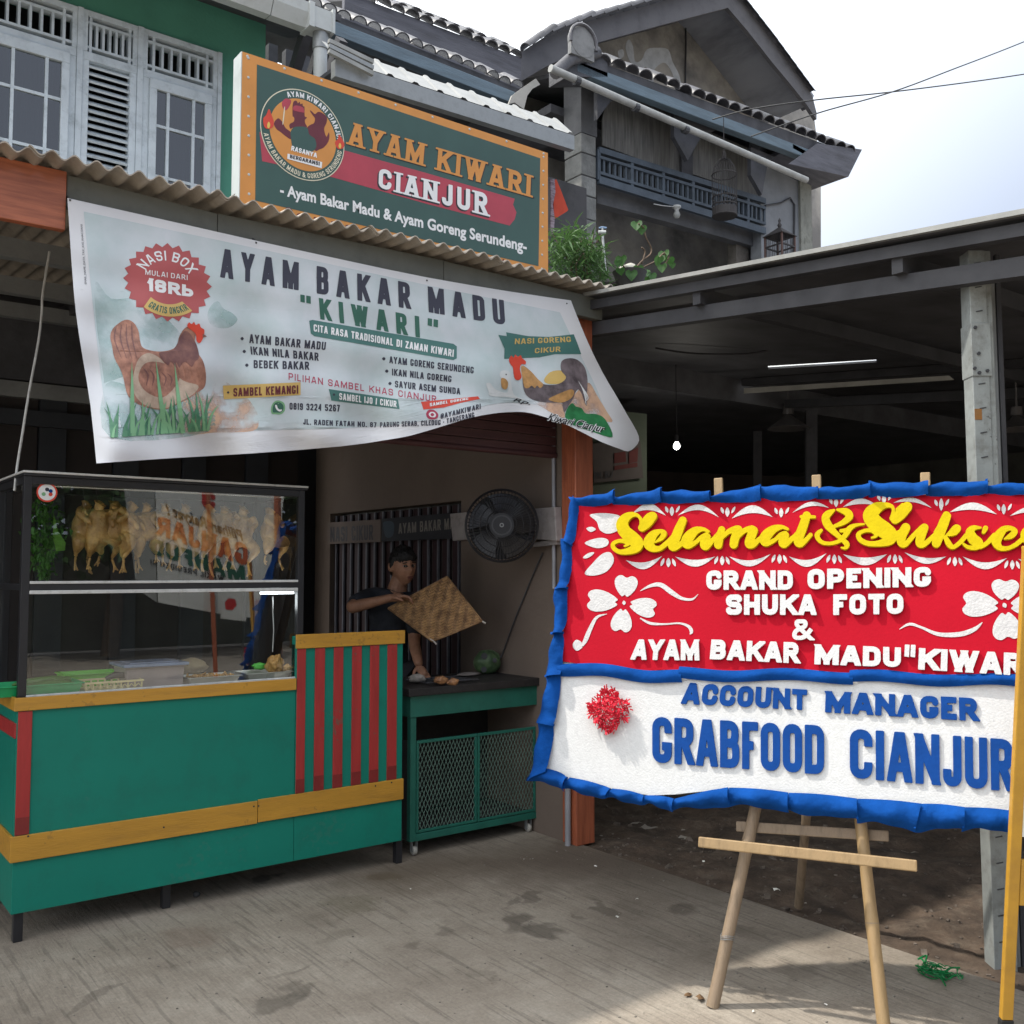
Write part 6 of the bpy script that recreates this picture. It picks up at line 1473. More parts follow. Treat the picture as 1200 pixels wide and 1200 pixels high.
# ---------------------------------------------------------------- glass showcase
M_glass = glass_mat('showcase_glass', (.90,.93,.92), 1, .11)
M_glass2 = glass_mat('side_glass', (.9,.93,.92), 1, .05)
YG0 = YF+.015; t_ = .032; D2 = .56
gx0, gx1 = at(28, 700, Y=YG0).x-.012, at(356, 700, Y=YG0).x; ztop_ = at(33, 549, Y=YG0).z; z0_ = zt1-.008; zm = at(200, 687, Y=YG0).z
case = thing('glass_showcase', (gx0, YG0, z0_), 'black framed glass showcase standing on the green counter', 'showcase')
def cb(x0, x1, y0, y1, z0, z1, m=M_black, name='frame_bar', bev=.002): g = MB(); g.box(x0, x1, y0, y1, z0, z1); return g.build(name, m, case, bevel=bev)
for x in (gx0, gx1-t_):
    for y in (YG0, YG0+D2-t_): cb(x, x+t_, y, y+t_, z0_, ztop_-.03)
for y in (YG0, YG0+D2-t_): cb(gx0+t_, gx1-t_, y+.001, y+t_-.001, ztop_-.062, ztop_-.03); cb(gx0+t_, gx1-t_, y+.001, y+t_-.001, zm-.012, zm+.014)
for x in (gx0, gx1-t_): cb(x+.001, x+t_-.001, YG0+t_, YG0+D2-t_, ztop_-.062, ztop_-.03); cb(x+.001, x+t_-.001, YG0+t_, YG0+D2-t_, zm-.012, zm+.014)
cb(gx0-.004, gx1+.012, YG0-.006, YG0+D2, ztop_-.0295, ztop_-.018, M_black, 'top_board'); cb(gx0-.006, gx1+.014, YG0-.009, YG0+D2, ztop_-.0175, ztop_-.008, M_whitev, 'top_edge')
cb(gx0+t_, gx1-t_, YG0-.004, YG0+.0005, zm+.0145, zm+.026, M_whitev, 'rail'); cb(gx0+t_, gx1-t_, YG0-.004, YG0+.0005, zm-.028, zm-.0125, M_whitev, 'rail')
cb(gx0+t_-.002, gx1-.004, YG0-.006, YG0+.02, z0_+.0005, z0_+.013, M_whitev, 'rail')
def pane(pts, m=M_glass): g = MB(); g.add(pts, [(0,1,2,3)]); return g.build('glass_pane', m, case, fix=False)
pane([(gx0+t_,YG0+.012,zm+.02),(gx1-t_,YG0+.012,zm+.02),(gx1-t_,YG0+.012,ztop_-.062),(gx0+t_,YG0+.012,ztop_-.062)])
pane([(gx0+t_,YG0+.012,z0_+.013),(gx1-t_,YG0+.012,z0_+.013),(gx1-t_,YG0+.012,zm-.012),(gx0+t_,YG0+.012,zm-.012)])
for z0q, z1q in ((z0_, zm-.012), (zm+.014, ztop_-.062)):
    pane([(gx0+.012,YG0+t_,z0q),(gx0+.012,YG0+D2-t_,z0q),(gx0+.012,YG0+D2-t_,z1q),(gx0+.012,YG0+t_,z1q)], M_glass2); pane([(gx1-.012,YG0+t_,z0q),(gx1-.012,YG0+D2-t_,z0q),(gx1-.012,YG0+D2-t_,z1q),(gx1-.012,YG0+t_,z1q)], M_glass2)
# hanging rail and tube lamps
YR = YG0+.17; zrod = at(200, 576, Y=YR).z
M_chrome = mat('brushed_rail', (.6,.6,.6), .25, .05, 10, metal=.9)
g = MB(); g.tube([(gx0+.1, YR, zrod), (gx1-.03, YR, zrod-.0)], .0085, 10); g.build('hanging_rod', M_chrome, case, smooth=60)
tube = thing('tube_lamp', (gx0+.6, YR+.03, zrod+.02), 'unlit white tube lamp under the top of the glass showcase', 'tube lamp')
g = MB(); g.tube([(at(92,570,Y=YR).x, YR+.04, zrod+.035), (gx1-.06, YR+.04, zrod+.035)], .008, 10); g.build('tube', M_whitev, tube, smooth=60)
for px in (92, 330): g = MB(); x = at(px, 570, Y=YR).x; g.box(x-.03, x+.03, YR+.02, YR+.06, zrod+.02, zrod+.055); g.build('holder', M_whitev, tube, bevel=.003)
tube2 = thing('tube_lamp', at(326, 697, Y=YG0+.1), 'short lit tube lamp below the middle rail at the right of the showcase', 'tube lamp')
g = MB(); q0, q1 = at(305, 695, Y=YG0+.1), at(344, 698, Y=YG0+.1); g.tube([q0, (q1.x, q1.y, q0.z)], .007, 10); g.build('tube', mat('glowing_tube', (1,1,1), emit=(.9,.95,1,2.0)), tube2)
tl_ = bpy.data.lights.new('tube_light', 'POINT'); tl_.energy = .8; tl_.shadow_soft_size = .05; tl_.color = (.9,.95,1); tlo = bpy.data.objects.new('tube_light', tl_); C.objects.link(tlo); tlo.parent = tube2; tlo.location = (0,.03,-.03)
g = MB(); q = at(319.5, 699, Y=YG0+.12); g.tube([q, q+Vector((.002,0,-.08)), q+Vector((.008,0,-.16)), q+Vector((.004,0,-.27))], .0025, 6); tag(g.build('lamp_cable', M_whitev, smooth=60), 'thin white cable hanging from the short lit tube in the showcase', 'cable')
st = MB(); sp_ = at(55, 577, Y=YG0+.011); st.lathe([(0,-.001),(.041,-.001),(.041,0),(0,0)], sp_, 30, 'y'); sto = st.build('round_sticker', M_fl, case)
st = MB(); st.lathe([(0,-.0018),(.034,-.0018),(.034,-.001),(0,-.001)], sp_, 30, 'y'); st.build('sticker_field', M_wprint, sto)
for dx, dz, m_ in ((.0,.012,M_navy),(-.013,-.008,M_grs2),(.014,-.008,M_fl),(.014,.006,M_foamb)): st = MB(); st.lathe([(0,-.0024),(.0085,-.0024),(.0085,-.0018),(0,-.0018)], sp_+Vector((dx,0,dz)), 7, 'y'); st.build('sticker_print', m_, sto)
# ---------------------------------------------------------------- plucked chickens
M_skin = mat('yellow_chicken_skin', (.24,.105,.025), .34, .25, 11, .6, 90, col2=(.56,.34,.11), hv=.12, spec=.6)
def skin_mesh(chains, name, m, sub=2, root=0):
    """chains: list of lists of (x,y,z,r); a point equal to an earlier one is joined to it"""
    vs = []; es = []; rs = []; idx = {}
    for ch in chains:
        prev = None
        for (x, y, z, r) in ch:
            k = (round(x,4), round(y,4), round(z,4))
            if k not in idx: idx[k] = len(vs); vs.append((x, y, z)); rs.append(r)
            if prev is not None and prev != idx[k]: es.append((prev, idx[k]))
            prev = idx[k]
    me = bpy.data.meshes.new(name+'_src'); me.from_pydata(vs, es, []); o = bpy.data.objects.new(name+'_src', me); C.objects.link(o)
    md = o.modifiers.new('s', 'SKIN'); md.use_smooth_shade = True; md.branch_smoothing = .6
    sk = me.skin_vertices[0].data
    for i, r in enumerate(rs): rr2 = r if isinstance(r, tuple) else (r, r); sk[i].radius = rr2; sk[i].use_root = (i == root)
    ms = o.modifiers.new('u', 'SUBSURF'); ms.levels = sub; ms.render_levels = sub
    dg = bpy.context.evaluated_depsgraph_get(); ev = o.evaluated_get(dg); nm = bpy.data.meshes.new_from_object(ev)
    nm.name = name; nm.materials.clear(); nm.materials.append(m)
    for p in nm.polygons: p.use_smooth = True
    bpy.data.objects.remove(o); bpy.data.meshes.remove(me)
    return nm
def chicken_meshes(sd):
    """carcass and two feet; the wings, thighs and shanks lie differently in each"""
    rnd = random.Random(sd); J = lambda m: rnd.uniform(-m, m)
    tw = J(.012); w1, w2 = J(.014), J(.014)
    tor = [(0,0,0,.024),(0,0,-.032,.046),(tw*.5,.004,-.075,.060),(tw,0,-.122,.062),(tw,0,-.158,.046)]
    ch = [tor, [(0,0,0,.024),(.010,-.008,.016,.017),(.004+J(.01),-.002,.034,.013)]]
    for s_, w_ in ((-1, w1), (1, w2)):       # wings, folded or half open
        ch.append([tor[1], (s_*.050,-.018,-.018+w_,.021), (s_*(.072+w_),-.030,-.052+w_,.017), (s_*(.046+w_*.5),-.052,-.074+w_,.014), (s_*(.050+w_),-.058,-.096+w_*2,.009)])
    feet = []
    for s_ in (-1, 1):
        sp, fw, L = J(.016)+.008, J(.018), rnd.uniform(.55, 1.1)
        th = (tw+s_*.044,-.020,-.152,.044); kn = (tw+s_*(.062+sp),-.030+fw,-.182,.031); an = (tw+s_*(.052+sp*.4+J(.01)),-.012+fw,-.182-.040*L,.012); sh = (an[0]+s_*J(.012),-.004+fw*.5,-.182-.062*L,.0065)
        ch.append([tor[3], th, kn, an, sh])
        e = (sh[0]+s_*(.006+J(.012)), sh[1]+J(.01), sh[2]-.040*L, .0058); q = [[sh, e]]
        for k in (-1, 0, 1): q.append([e, (e[0]+k*.012+J(.004), e[1]-.010+J(.004), e[2]-.022+J(.008), .0036)])
        feet.append(skin_mesh(q, 'foot', M_skin, 1))
    me_ = skin_mesh(ch, 'carcass', M_skin); rs_ = rnd.random()*9
    for v in me_.vertices: v.co += v.normal*(.0035*mnoise.noise(v.co*38+Vector((rs_,0,0)))+.0018*mnoise.noise(v.co*95))
    return me_, feet[0], feet[1]
variants = [chicken_meshes(k) for k in (1, 2, 3, 4, 5, 6)]
hk = MB(); hk.tube([(0,0,.0),(.002,-.004,.03),(0,0,.06),(-.002,.004,.085),(0,.010,.096),(.004,.016,.09)], .0016, 5); hook_me = hk.mesh('hook', M_seam)
random.seed(11)
chx = [98, 114, 133, 152, 170, 192, 215, 243, 262, 283, 314]
look = ['leftmost plucked chicken, half hidden behind its neighbour on the rod', 'second plucked chicken from the left, broad and pale gold', 'third plucked chicken from the left on the rod', 'fourth plucked chicken from the left on the rod', 'fifth plucked chicken from the left, under the pale reflection', 'sixth plucked chicken from the left, dim behind the reflection', 'fifth plucked chicken from the right, dim behind the reflection', 'fourth plucked chicken from the right on the rod', 'third plucked chicken from the right on the rod', 'second plucked chicken from the right on the rod', 'rightmost plucked chicken, its long leg hanging free']
for k, px in enumerate(chx):
    yy = YR + (.045 if k == 0 else random.uniform(-.012, .012)); x = at(px, 600, Y=yy).x
    t = thing('plucked_chicken', (x, yy, zrod-.087), look[k], 'chicken', 'plucked chickens hanging in the showcase')
    vb = variants[(k*5+k//4) % 6]
    for me_, nm_ in ((vb[0], 'carcass'), (vb[1], 'foot'), (vb[2], 'foot'), (hook_me, 'hook')):
        o = link_mesh(me_, nm_, t); o.location = (0, 0, 0)
    t.rotation_euler = (R(random.uniform(-5,5)), R(random.uniform(-7,7)), R(random.uniform(-50,50))); s_ = random.uniform(.88, 1.0); t.scale = (s_, s_, s_)
    for o in t.children:
        if o.name.startswith('hook'): o.scale = (1, 1, .93/s_)
# ---------------------------------------------------------------- leaves
def leaf_cloud(g, pts, L, W_, droop=.4, fold=True):
    for c in pts:
        th = random.uniform(0, 6.28); el = random.uniform(-1.2, .9)*droop*2; d = Vector((math.cos(th)*math.cos(el), math.sin(th)*math.cos(el), math.sin(el)))
        sd_ = d.cross(Vector((random.uniform(-.4,.4), random.uniform(-.4,.4), 1))).normalized(); l = L*random.uniform(.6,1.2); w_ = W_*random.uniform(.7,1.15); up = sd_.cross(d)*(.12*l)
        c = Vector(c); g.add([c, c+d*l*.35+sd_*w_*.5+up, c+d*l*.75+sd_*w_*.38+up*.6, c+d*l-up, c+d*l*.75-sd_*w_*.38+up*.6, c+d*l*.35-sd_*w_*.5+up, c+d*l*.5-up*.2], [(0,1,6),(1,2,6),(2,3,6),(3,4,6),(4,5,6),(5,0,6)])
M_herb = mat('basil_leaf', (.05,.16,.02), .5, .4, 30, transl=.25)
random.seed(2); hb = thing('herb_bunch', tuple(at(52, 590, Y=YR)), 'bunch of fresh green basil hanging at the left inside the showcase', 'herbs')
g = MB(); pts = []
for k in range(330):
    t = random.random(); px = 52+random.gauss(0, 5+7*math.sin(math.pi*min(1,t+.2))); py = 588+t*88; pts.append(at(px, py, Y=YR+random.uniform(-.05,.05)))
leaf_cloud(g, pts, .034, .016, .9); o = g.build('foliage', M_herb, hb, fix=False, smooth=180); o['kind'] = 'stuff'
for k in range(5): g = MB(); q = at(52, 588, Y=YR); g.tube([q, q+Vector((random.uniform(-.03,.03), random.uniform(-.03,.03), -.15)), q+Vector((random.uniform(-.06,.06), random.uniform(-.03,.03), -.32))], .002, 5); g.build('stem', M_herb, hb)
g = MB(); P = [at(*p, Y=YR-.045) for p in [(63,602),(68,622),(77,636),(76,645),(66,646),(62,630)]]; g.prism(P, (0,.002,0)); g.build('large_leaf', mat('bright_leaf', (.12,.3,.03), .5, .2, 20, transl=.3), hb)
# ---------------------------------------------------------------- trays and boxes on the counter
def gpt(px, py, z=None): return at(px, py, Z=(z if z is not None else z0_+.004))
def tray(name, label, cat, px0, px1, yd, dep, h, col, thick=.004, lip=.008, rough=.35, metal=0, hole=False, transl=0, rot=0, flare=.012, yoff=0):
    """px0..px1 along the front edge, yd distance behind the glass"""
    y = YG0+.03+yd; x0, x1 = at(px0, 800, Y=y).x, at(px1, 800, Y=y).x; z = z0_+.005+yoff; m = mat(name+'_'+'%d' % px0, col, rough, .08, 10, metal=metal, transl=transl)
    t = thing(name, ((x0+x1)/2, y+dep/2, z), label, cat); w = (x1-x0)/2; d = dep/2; cx, cy = (x0+x1)/2, y+dep/2; f = flare
    def ring(w_, d_, z_): return [(cx-w_,cy-d_,z_),(cx+w_,cy-d_,z_),(cx+w_,cy+d_,z_),(cx-w_,cy+d_,z_)]
    g = MB()
    rings = [ring(w-f,d-f,z), ring(w,d,z+h), ring(w+lip,d+lip,z+h), ring(w+lip,d+lip,z+h-.003), ring(w+.001,d+.001,z+h-.003), ring(w-f+.001,d-f+.001,z-.003)]
    ins = [ring(w-f-thick,d-f-thick,z+thick), ring(w-thick,d-thick,z+h+.0005)]
    if not hole:
        seq = [ins[0], ins[1], ring(w+lip,d+lip,z+h+.0005), ring(w+lip,d+lip,z+h-.004), ring(w,d,z+h-.004), ring(w-f,d-f,z)]
        vs = [v for r_ in seq for v in r_]; n = len(seq); fs = [(i*4+k, i*4+(k+1)%4, (i+1)*4+(k+1)%4, (i+1)*4+k) for i in range(n-1) for k in range(4)] + [(0,1,2,3), tuple(range((n-1)*4, n*4))]
        g.add(vs, fs); g.build('shell', m, t, bevel=.002)
    else:
        g.box(cx-w+f, cx+w-f, cy-d+f, cy+d-f, z, z+thick); g.build('base', m, t)
        g = MB(); g.box(cx-w-lip, cx+w+lip, cy-d-lip, cy-d, z+h-.008, z+h); g.box(cx-w-lip, cx+w+lip, cy+d, cy+d+lip, z+h-.008, z+h); g.box(cx-w-lip, cx-w, cy-d, cy+d, z+h-.008, z+h); g.box(cx+w, cx+w+lip, cy-d, cy+d, z+h-.008, z+h); g.build('rim', m, t)
        g = MB(); n = max(6, int(2*w/.026))
        for k in range(n+1):
            x = cx-w+2*w*k/n
            for yy in (cy-d, cy+d): g.box(x-.0035, x+.0035, yy-.002, yy+.002, z, z+h-.008)
            if k < n:
                for yy in (cy-d, cy+d): g.bar((x+.0035,yy,z+h*.3),(x+w/n,yy,z+h*.62),.003,.006,(0,1,0)); g.bar((x+w/n,yy,z+h*.62),(x+2*w/n-.0035,yy,z+h*.3),.003,.006,(0,1,0))
        for yy in (cy-d, cy+d): g.box(cx-w, cx+w, yy-.0021, yy+.0021, z+h*.02, z+h*.2)
        o = g.build('lattice_side', m, t); o['kind'] = 'stuff'
    return t, (cx, cy, w, d, z, h)
tray('plastic_tray', 'green plastic tray with cucumbers at the left front corner of the showcase', 'tray', -8, 97, 0, .20, .045, (.01,.35,.12), rough=.35)
tray('plastic_tray', 'bright lime green tray behind the cream basket', 'tray', 76, 142, .20, .16, .06, (.12,.55,.03))
tray('plastic_basket', 'cream plastic basket with a lattice side and a black handled tool', 'basket', 101, 166, .0, .15, .042, (.62,.52,.28), hole=True)
_, bx = tray('lidded_box', 'translucent storage box with blue grey lid in the middle of the showcase', 'storage box', 148, 216, .04, .2, .09, (.4,.33,.32), transl=.3, flare=.006)
bxo = [o for o in C.objects if o.name.startswith('lidded_box')][0]
g = MB(); cx, cy, w, d, z, h = bx; g.box(cx-w-.016, cx+w+.016, cy-d-.016, cy+d+.016, z+h+.001, z+h+.014); g.box(cx-w+.02, cx+w-.02, cy-d+.02, cy+d-.02, z+h+.014, z+h+.019); g.build('lid', mat('blue_grey_lid', (.2,.25,.36), .25, .15, 10, .2, 30), bxo, bevel=.005)
_, s1_ = tray('steel_tray', 'steel tray of brown fried topping left of the other steel tray', 'tray', 222, 281, .02, .17, .03, (.5,.48,.42), metal=.6, lip=.01); _, s2_ = tray('steel_tray', 'steel tray with a piece of fried chicken at the right end of the showcase', 'tray', 290, 341, .04, .17, .03, (.5,.48,.42), metal=.6, lip=.01)
_, s3_ = tray('steel_tray', 'small clear lidded tray at the back of the showcase above the lime tray', 'tray', 112, 140, .32, .1, .04, (.3,.33,.25), transl=.3)
def lump(name, c, r, m, n=3, amp=.3, sq=(1,1,1), par=None, sd=0, root=None):
    bm = bmesh.new(); bmesh.ops.create_icosphere(bm, subdivisions=n, radius=1)
    for v in bm.verts:
        f = 1+amp*mnoise.fractal(v.co*1.6+Vector((sd*3.1,sd,0)), 1, 2, 3); v.co = Vector((v.co.x*sq[0], v.co.y*sq[1], v.co.z*sq[2]))*r*f
    me = bpy.data.meshes.new(name); bm.to_mesh(me); bm.free(); me.materials.append(m)
    for p in me.polygons: p.use_smooth = True
    o = bpy.data.objects.new(name, me); C.objects.link(o)
    if par is not None: o.parent = par; o.location = Vector(c)-org(par)
    else: o.location = c
    ORG[o.name] = Vector(c)
    return o
M_cuc = mat('cucumber_skin', (.06,.17,.03), .4, .35, 18, .3, 40); M_fry = mat('fried_brown', (.36,.17,.04), .5, .4, 30, .8, 60, col2=(.5,.3,.1)); M_lime = mat('lime_wrap', (.1,.5,.06), .5)
random.seed(8)
for k, (px, py, a_) in enumerate(((50,797,.2),(66,793,-.15),(40,790,.1),(62,786,.3))):
    y = YG0+.07+.03*k; c = at(px, py, Y=y); c.z = z0_+.04+.012*(k//2); o = lump('cucumber', c, .085, M_cuc, 3, .08, (1,.24,.24), sd=k); o.rotation_euler = (0, R(random.uniform(-6,6)), a_)
    tag(o, ['front cucumber in the green tray at the corner post', 'long cucumber behind the front one in the green tray', 'left rear cucumber resting on the others in the green tray', 'rear right cucumber, topmost in the green tray'][k], 'cucumber', 'cucumbers in the green tray')
cx, cy, w, d, z, h = s1_
g = MB()
for k in range(160): q = Vector((cx+random.uniform(-1,1)*w*.8, cy+random.uniform(-1,1)*d*.8, z+.014+random.random()*.016)); e = Vector((random.uniform(-1,1),random.uniform(-1,1),random.uniform(-.5,1)))*.008; g.obox(q, e, e.orthogonal()*.5, e.cross(e.orthogonal()).normalized()*.003)
tag(g.build('fried_topping', M_fry), 'loose brown fried topping filling the left steel tray', 'food', kind='stuff')
cx, cy, w, d, z, h = s2_
tag(lump('fried_chicken', (at(321,780,Y=cy).x, cy-.01, z+.055), .05, M_fry, 4, .4, (.75,.7,1.0), sd=2), 'golden fried chicken piece standing in the right steel tray', 'fried chicken')
tag(lump('fried_piece', (at(334,785,Y=cy).x, cy-.02, z+.035), .026, M_fry, 3, .4, (1,.8,.8), sd=5), 'small fried piece at the right end of the steel tray', 'fried food')
tag(lump('lime_packet', (at(305,778,Y=cy+.03).x, cy+.04, z+.05), .03, M_lime, 3, .35, (1.2,.7,.6), sd=7), 'crumpled lime green wrapper beside the fried chicken', 'wrapper')
cutl = MB(); q = at(135, 791, Y=YG0+.11); q.z = z0_+.058; cutl.tube([q+Vector((-.04,0,-.008)), q+Vector((0,0,.006)), q+Vector((.05,.01,0)), q+Vector((.13,.02,.004)), q+Vector((.16,.02,.02))], [.008,.016,.013,.007,.004], 10)
tag(cutl.build('scoop', mat('black_plastic', (.015,.015,.015), .4), smooth=60), 'black plastic scoop lying across the cream basket', 'scoop')
M_paper = mat('crumpled_brown_paper', (.28,.22,.13), .8, .25, 12, .5, 20)
tag(lump('paper_bag', (at(223,778,Y=YG0+.3).x, YG0+.3, z0_+.06), .06, M_paper, 3, .35, (1.3,.8,.7), sd=4), 'crumpled brown paper bag behind the blue lidded box', 'paper bag')
# white flex hanging down to the showcase
g = MB(); P = smooth_line([at(58, 295, Y=4.7), at(50, 345, Y=4.68), at(49, 366, Y=4.68), at(45, 400, Y=4.68), at(34, 460, Y=4.67), at(26, 510, Y=4.66), at(20, 548, Y=4.65), at(17, 575, Y=4.63)], 6)
g.tube(P, .0055, 6); tag(g.build('hanging_flex', M_whitev, smooth=60), 'thin white electric flex hanging from the awning down to the showcase top', 'cable')
# ---------------------------------------------------------------- grill cart
M_cgr = mat('green_gloss_frame', (.015,.13,.095), .4, .12, 6, .1, 40, dirt=.4, dirt_scale=7, dirt_col=(.01,.07,.05))
YQ = 4.52
qx = lambda px, py: at(px, py, Y=YQ).x
qz = lambda px, py: at(px, py, Y=YQ).z
kx0, kx1 = qx(481, 900), qx(634.5, 900)
ks0, ks1 = qz(486, 815.5), qz(486, 806)
ka0 = qz(486, 840.5); kd1 = qz(492, 868); kd0 = qz(482, 987); DK = .5
cart = thing('grill_cart', (kx0, YQ, 0), 'green steel grill cart with black top and diamond mesh doors beside the counter', 'grill cart')
def kb(x0, x1, y0, y1, z0, z1, m=M_cgr, name='frame_bar', par=None, bev=.002): g = MB(); g.box(x0, x1, y0, y1, z0, z1); return g.build(name, m, par or cart, bevel=bev)
M_char = mat('charred_black_top', (.018,.016,.016), .55, .3, 12, .4, 50, dirt=.5, dirt_scale=8, dirt_col=(.06,.05,.045))
kb(kx0-.03, kx1+.03, YQ-.03, YQ+DK, ks0, ks1, M_char, 'top_slab', bev=.004)
kb(kx0-.005, kx1+.005, YQ-.006, YQ+.02, ka0, ks0-.001, M_cgr, 'apron'); kb(kx0-.005, kx0+.012, YQ+.021, YQ+DK-.02, ka0, ks0-.001, M_cgr, 'apron')
for x in (kx0, kx1-.035):
    for y in (YQ, YQ+DK-.055): kb(x, x+.035, y, y+.035, kd0-.0, ka0-.001, M_cgr, 'leg')
kb(kx0+.036, kx1-.036, YQ+.001, YQ+.03, kd0-.001, kd0+.036); kb(kx0+.036, kx1-.036, YQ+DK-.05, YQ+DK-.025, kd0, kd0+.03)
M_shelf = mat('dark_cart_panel', (.03,.028,.028), .8, .3, 5)  # near-black for the back, side and shelf panels
kb(kx0+.02, kx1-.02, YQ+DK-.02, YQ+DK-.01, kd0, ks0-.02, M_shelf, 'back_panel'); kb(kx0+.005, kx0+.01, YQ+.04, YQ+DK-.03, kd0, kd1, M_shelf, 'side_panel')
kb(kx0+.03, kx1-.03, YQ+.04, YQ+DK-.03, kd0+.02, kd0+.03, M_shelf, 'shelf')
M_mesh = mat('expanded_metal_mesh', (.12,.2,.16), .5, .2, 8)
xm_ = qx(560, 900)
for a_, b_ in ((kx0+.04, xm_-.002), (xm_+.002, kx1-.04)):
    z0, z1 = kd0+.04, kd1; dr = kb(a_, b_, YQ+.002, YQ+.016, z1-.016, z1, M_cgr, 'mesh_door')
    for q in ((a_, a_+.014, z0, z1-.0165), (b_-.014, b_, z0, z1-.0165), (a_+.0145, b_-.0145, z0, z0+.014)): kb(q[0], q[1], YQ+.002, YQ+.016, q[2], q[3], M_cgr, 'door_rail', dr)
    g = MB(); px_ = .0235; pz_ = .052; x0, x1 = a_+.014, b_-.014; zz0, zz1 = z0+.014, z1-.016
    k = -40
    while k < 60:
        for sgn in (1, -1):
            # line x = xs + sgn*(z-zz0)*px/pz
            xs = x0 + k*px_; sl_ = sgn*px_/pz_
            zA, zB = zz0, zz1
            xA, xB = xs, xs+sl_*(zB-zA)
            # clip in x
            def clipz(xt): return zz0+(xt-xs)/sl_
            lo, hi = zA, zB
            for xt in (x0, x1):
                zt__ = clipz(xt)
                if (xs+sl_*(lo-zz0) < x0 or xs+sl_*(lo-zz0) > x1): 
                    if lo < zt__ < hi and x0-1e-6 <= xs+sl_*(zt__+1e-5-zz0) <= x1+1e-6: lo = zt__
            for xt in (x0, x1):
                zt__ = clipz(xt)
                if (xs+sl_*(hi-zz0) < x0 or xs+sl_*(hi-zz0) > x1):
                    if lo < zt__ < hi and x0-1e-6 <= xs+sl_*(zt__-1e-5-zz0) <= x1+1e-6: hi = zt__
            xa_, xb_ = xs+sl_*(lo-zz0), xs+sl_*(hi-zz0)
            if hi-lo > .004 and x0-1e-3 <= min(xa_, xb_) and max(xa_, xb_) <= x1+1e-3:
                g.bar((xa_, YQ+.008+.0012*sgn, lo), (xb_, YQ+.008+.0012*sgn, hi), .0028, .002, (0,1,0))
        k += 1
    o = g.build('expanded_mesh', M_mesh, dr); o['kind'] = 'stuff'
M_wheel = mat('dirty_white_wheel', (.4,.38,.34), .6, .2, 8)
for px, y in ((485, YQ+.03), (619, YQ+.03), (500, YQ+DK-.06), (640, YQ+DK-.06)):
    x = at(px, 990, Y=y).x; w = MB(); w.lathe([(0,-.011),(.02,-.011),(.024,-.007),(.024,.007),(.02,.011),(0,.011)], (x, y, .025), 16, 'x'); wo = w.build('castor_wheel', M_wheel, cart, smooth=50)
    w = MB(); w.box(x-.017, x-.0125, y-.01, y+.012, .02, kd0+.001); w.box(x+.0125, x+.017, y-.01, y+.012, .02, kd0+.001); w.build('castor_fork', M_steel, cart)
# things on the cart: grate with chicken pieces, green blower
zt2 = ks1
gr_ = thing('grill_grate', tuple(at(520, 797, Z=zt2)), 'black wire grate with browned meat lying on the cart top by the hand', 'grate')
c = at(520, 797, Z=zt2+.012)
for k in range(13): g = MB(); g.tube([c+Vector((-.16+.026*k, -.09, 0)), c+Vector((-.16+.026*k, .12, 0))], .003, 6); g.build('wire', M_seam, gr_)
for y in (-.09, .12): g = MB(); g.tube([c+Vector((-.17, y, .002)), c+Vector((.17, y, .002))], .004, 6); g.build('wire', M_seam, gr_)
M_meat = mat('charred_meat', (.12,.05,.025), .5, .5, 25, .8, 60, col2=(.28,.14,.06))
for k, (px, py, s_, lb) in enumerate(((517,797,.034,'larger browned chicken piece on the grate'), (531,799,.027,'smaller browned chicken piece at the right edge of the grate'), (489,795,.04,'pale tangle of wrapped food beside the hand on the cart'))):
    tag(lump('grilled_piece', at(px, py, Z=zt2+.03), s_, M_meat if k < 2 else mat('pale_food', (.3,.27,.24), .7, .4, 20), 3, .4, (1.3,.8,.6), sd=k+20), lb, 'grilled food')
M_blo = mat('mottled_green_plastic', (.025,.06,.025), .5, .5, 14, .4, 30, col2=(.08,.12,.055))
bl = thing('green_blower', tuple(at(571, 792, Z=zt2)), 'round mottled green blower with dark openings on the back of the cart', 'blower')
bc_ = at(571, 779, Y=YQ+.36); bc_.z = max(bc_.z, zt2+.07); rb = .083
lump('housing', bc_, rb, M_blo, 4, .1, (1.05,.85,.9), par=bl, sd=9)
g = MB(); d = (CAM-bc_).normalized()
for dx, dz, r_ in ((-.018,.035,.019),(-.02,-.045,.017),(.045,.01,.014)):
    c1 = bc_+RV*dx+Vector((0,0,dz))+d*(rb*.8); g.tube([c1-d*.02, c1+d*.014], [r_, r_], 12)
g.build('opening', M_black, bl); 
g = MB(); g.tube([bc_+RV*.07*math.cos(t)+Vector((0,0,.01+.06*math.sin(t)))+d*.03 for t in [k*.3 for k in range(-5,6)]], .004, 6); g.build('handle', M_blo, bl, smooth=60)
g = MB(); XW = XS-.012
P = smooth_line([bc_+RV*.06, at(588, 768, X=XW), at(594, 752, X=XW), at(605, 722, X=XW), at(618, 690, X=XW), at(627, 668, X=XW), at(636, 648, X=XW)], 6); g.tube(P, .0045, 6)
tag(g.build('power_cable', M_seam, smooth=60), 'thin dark cable running up the beige wall from the green blower', 'cable')
tag(lump('wrapped_bundle', at(549, 790, Z=zt2+.012), .05, mat('grey_cloth', (.17,.15,.14), .9, .2, 10), 3, .25, (1.6,.8,.22), sd=33), 'flat grey cloth lying on the cart left of the green blower', 'cloth')
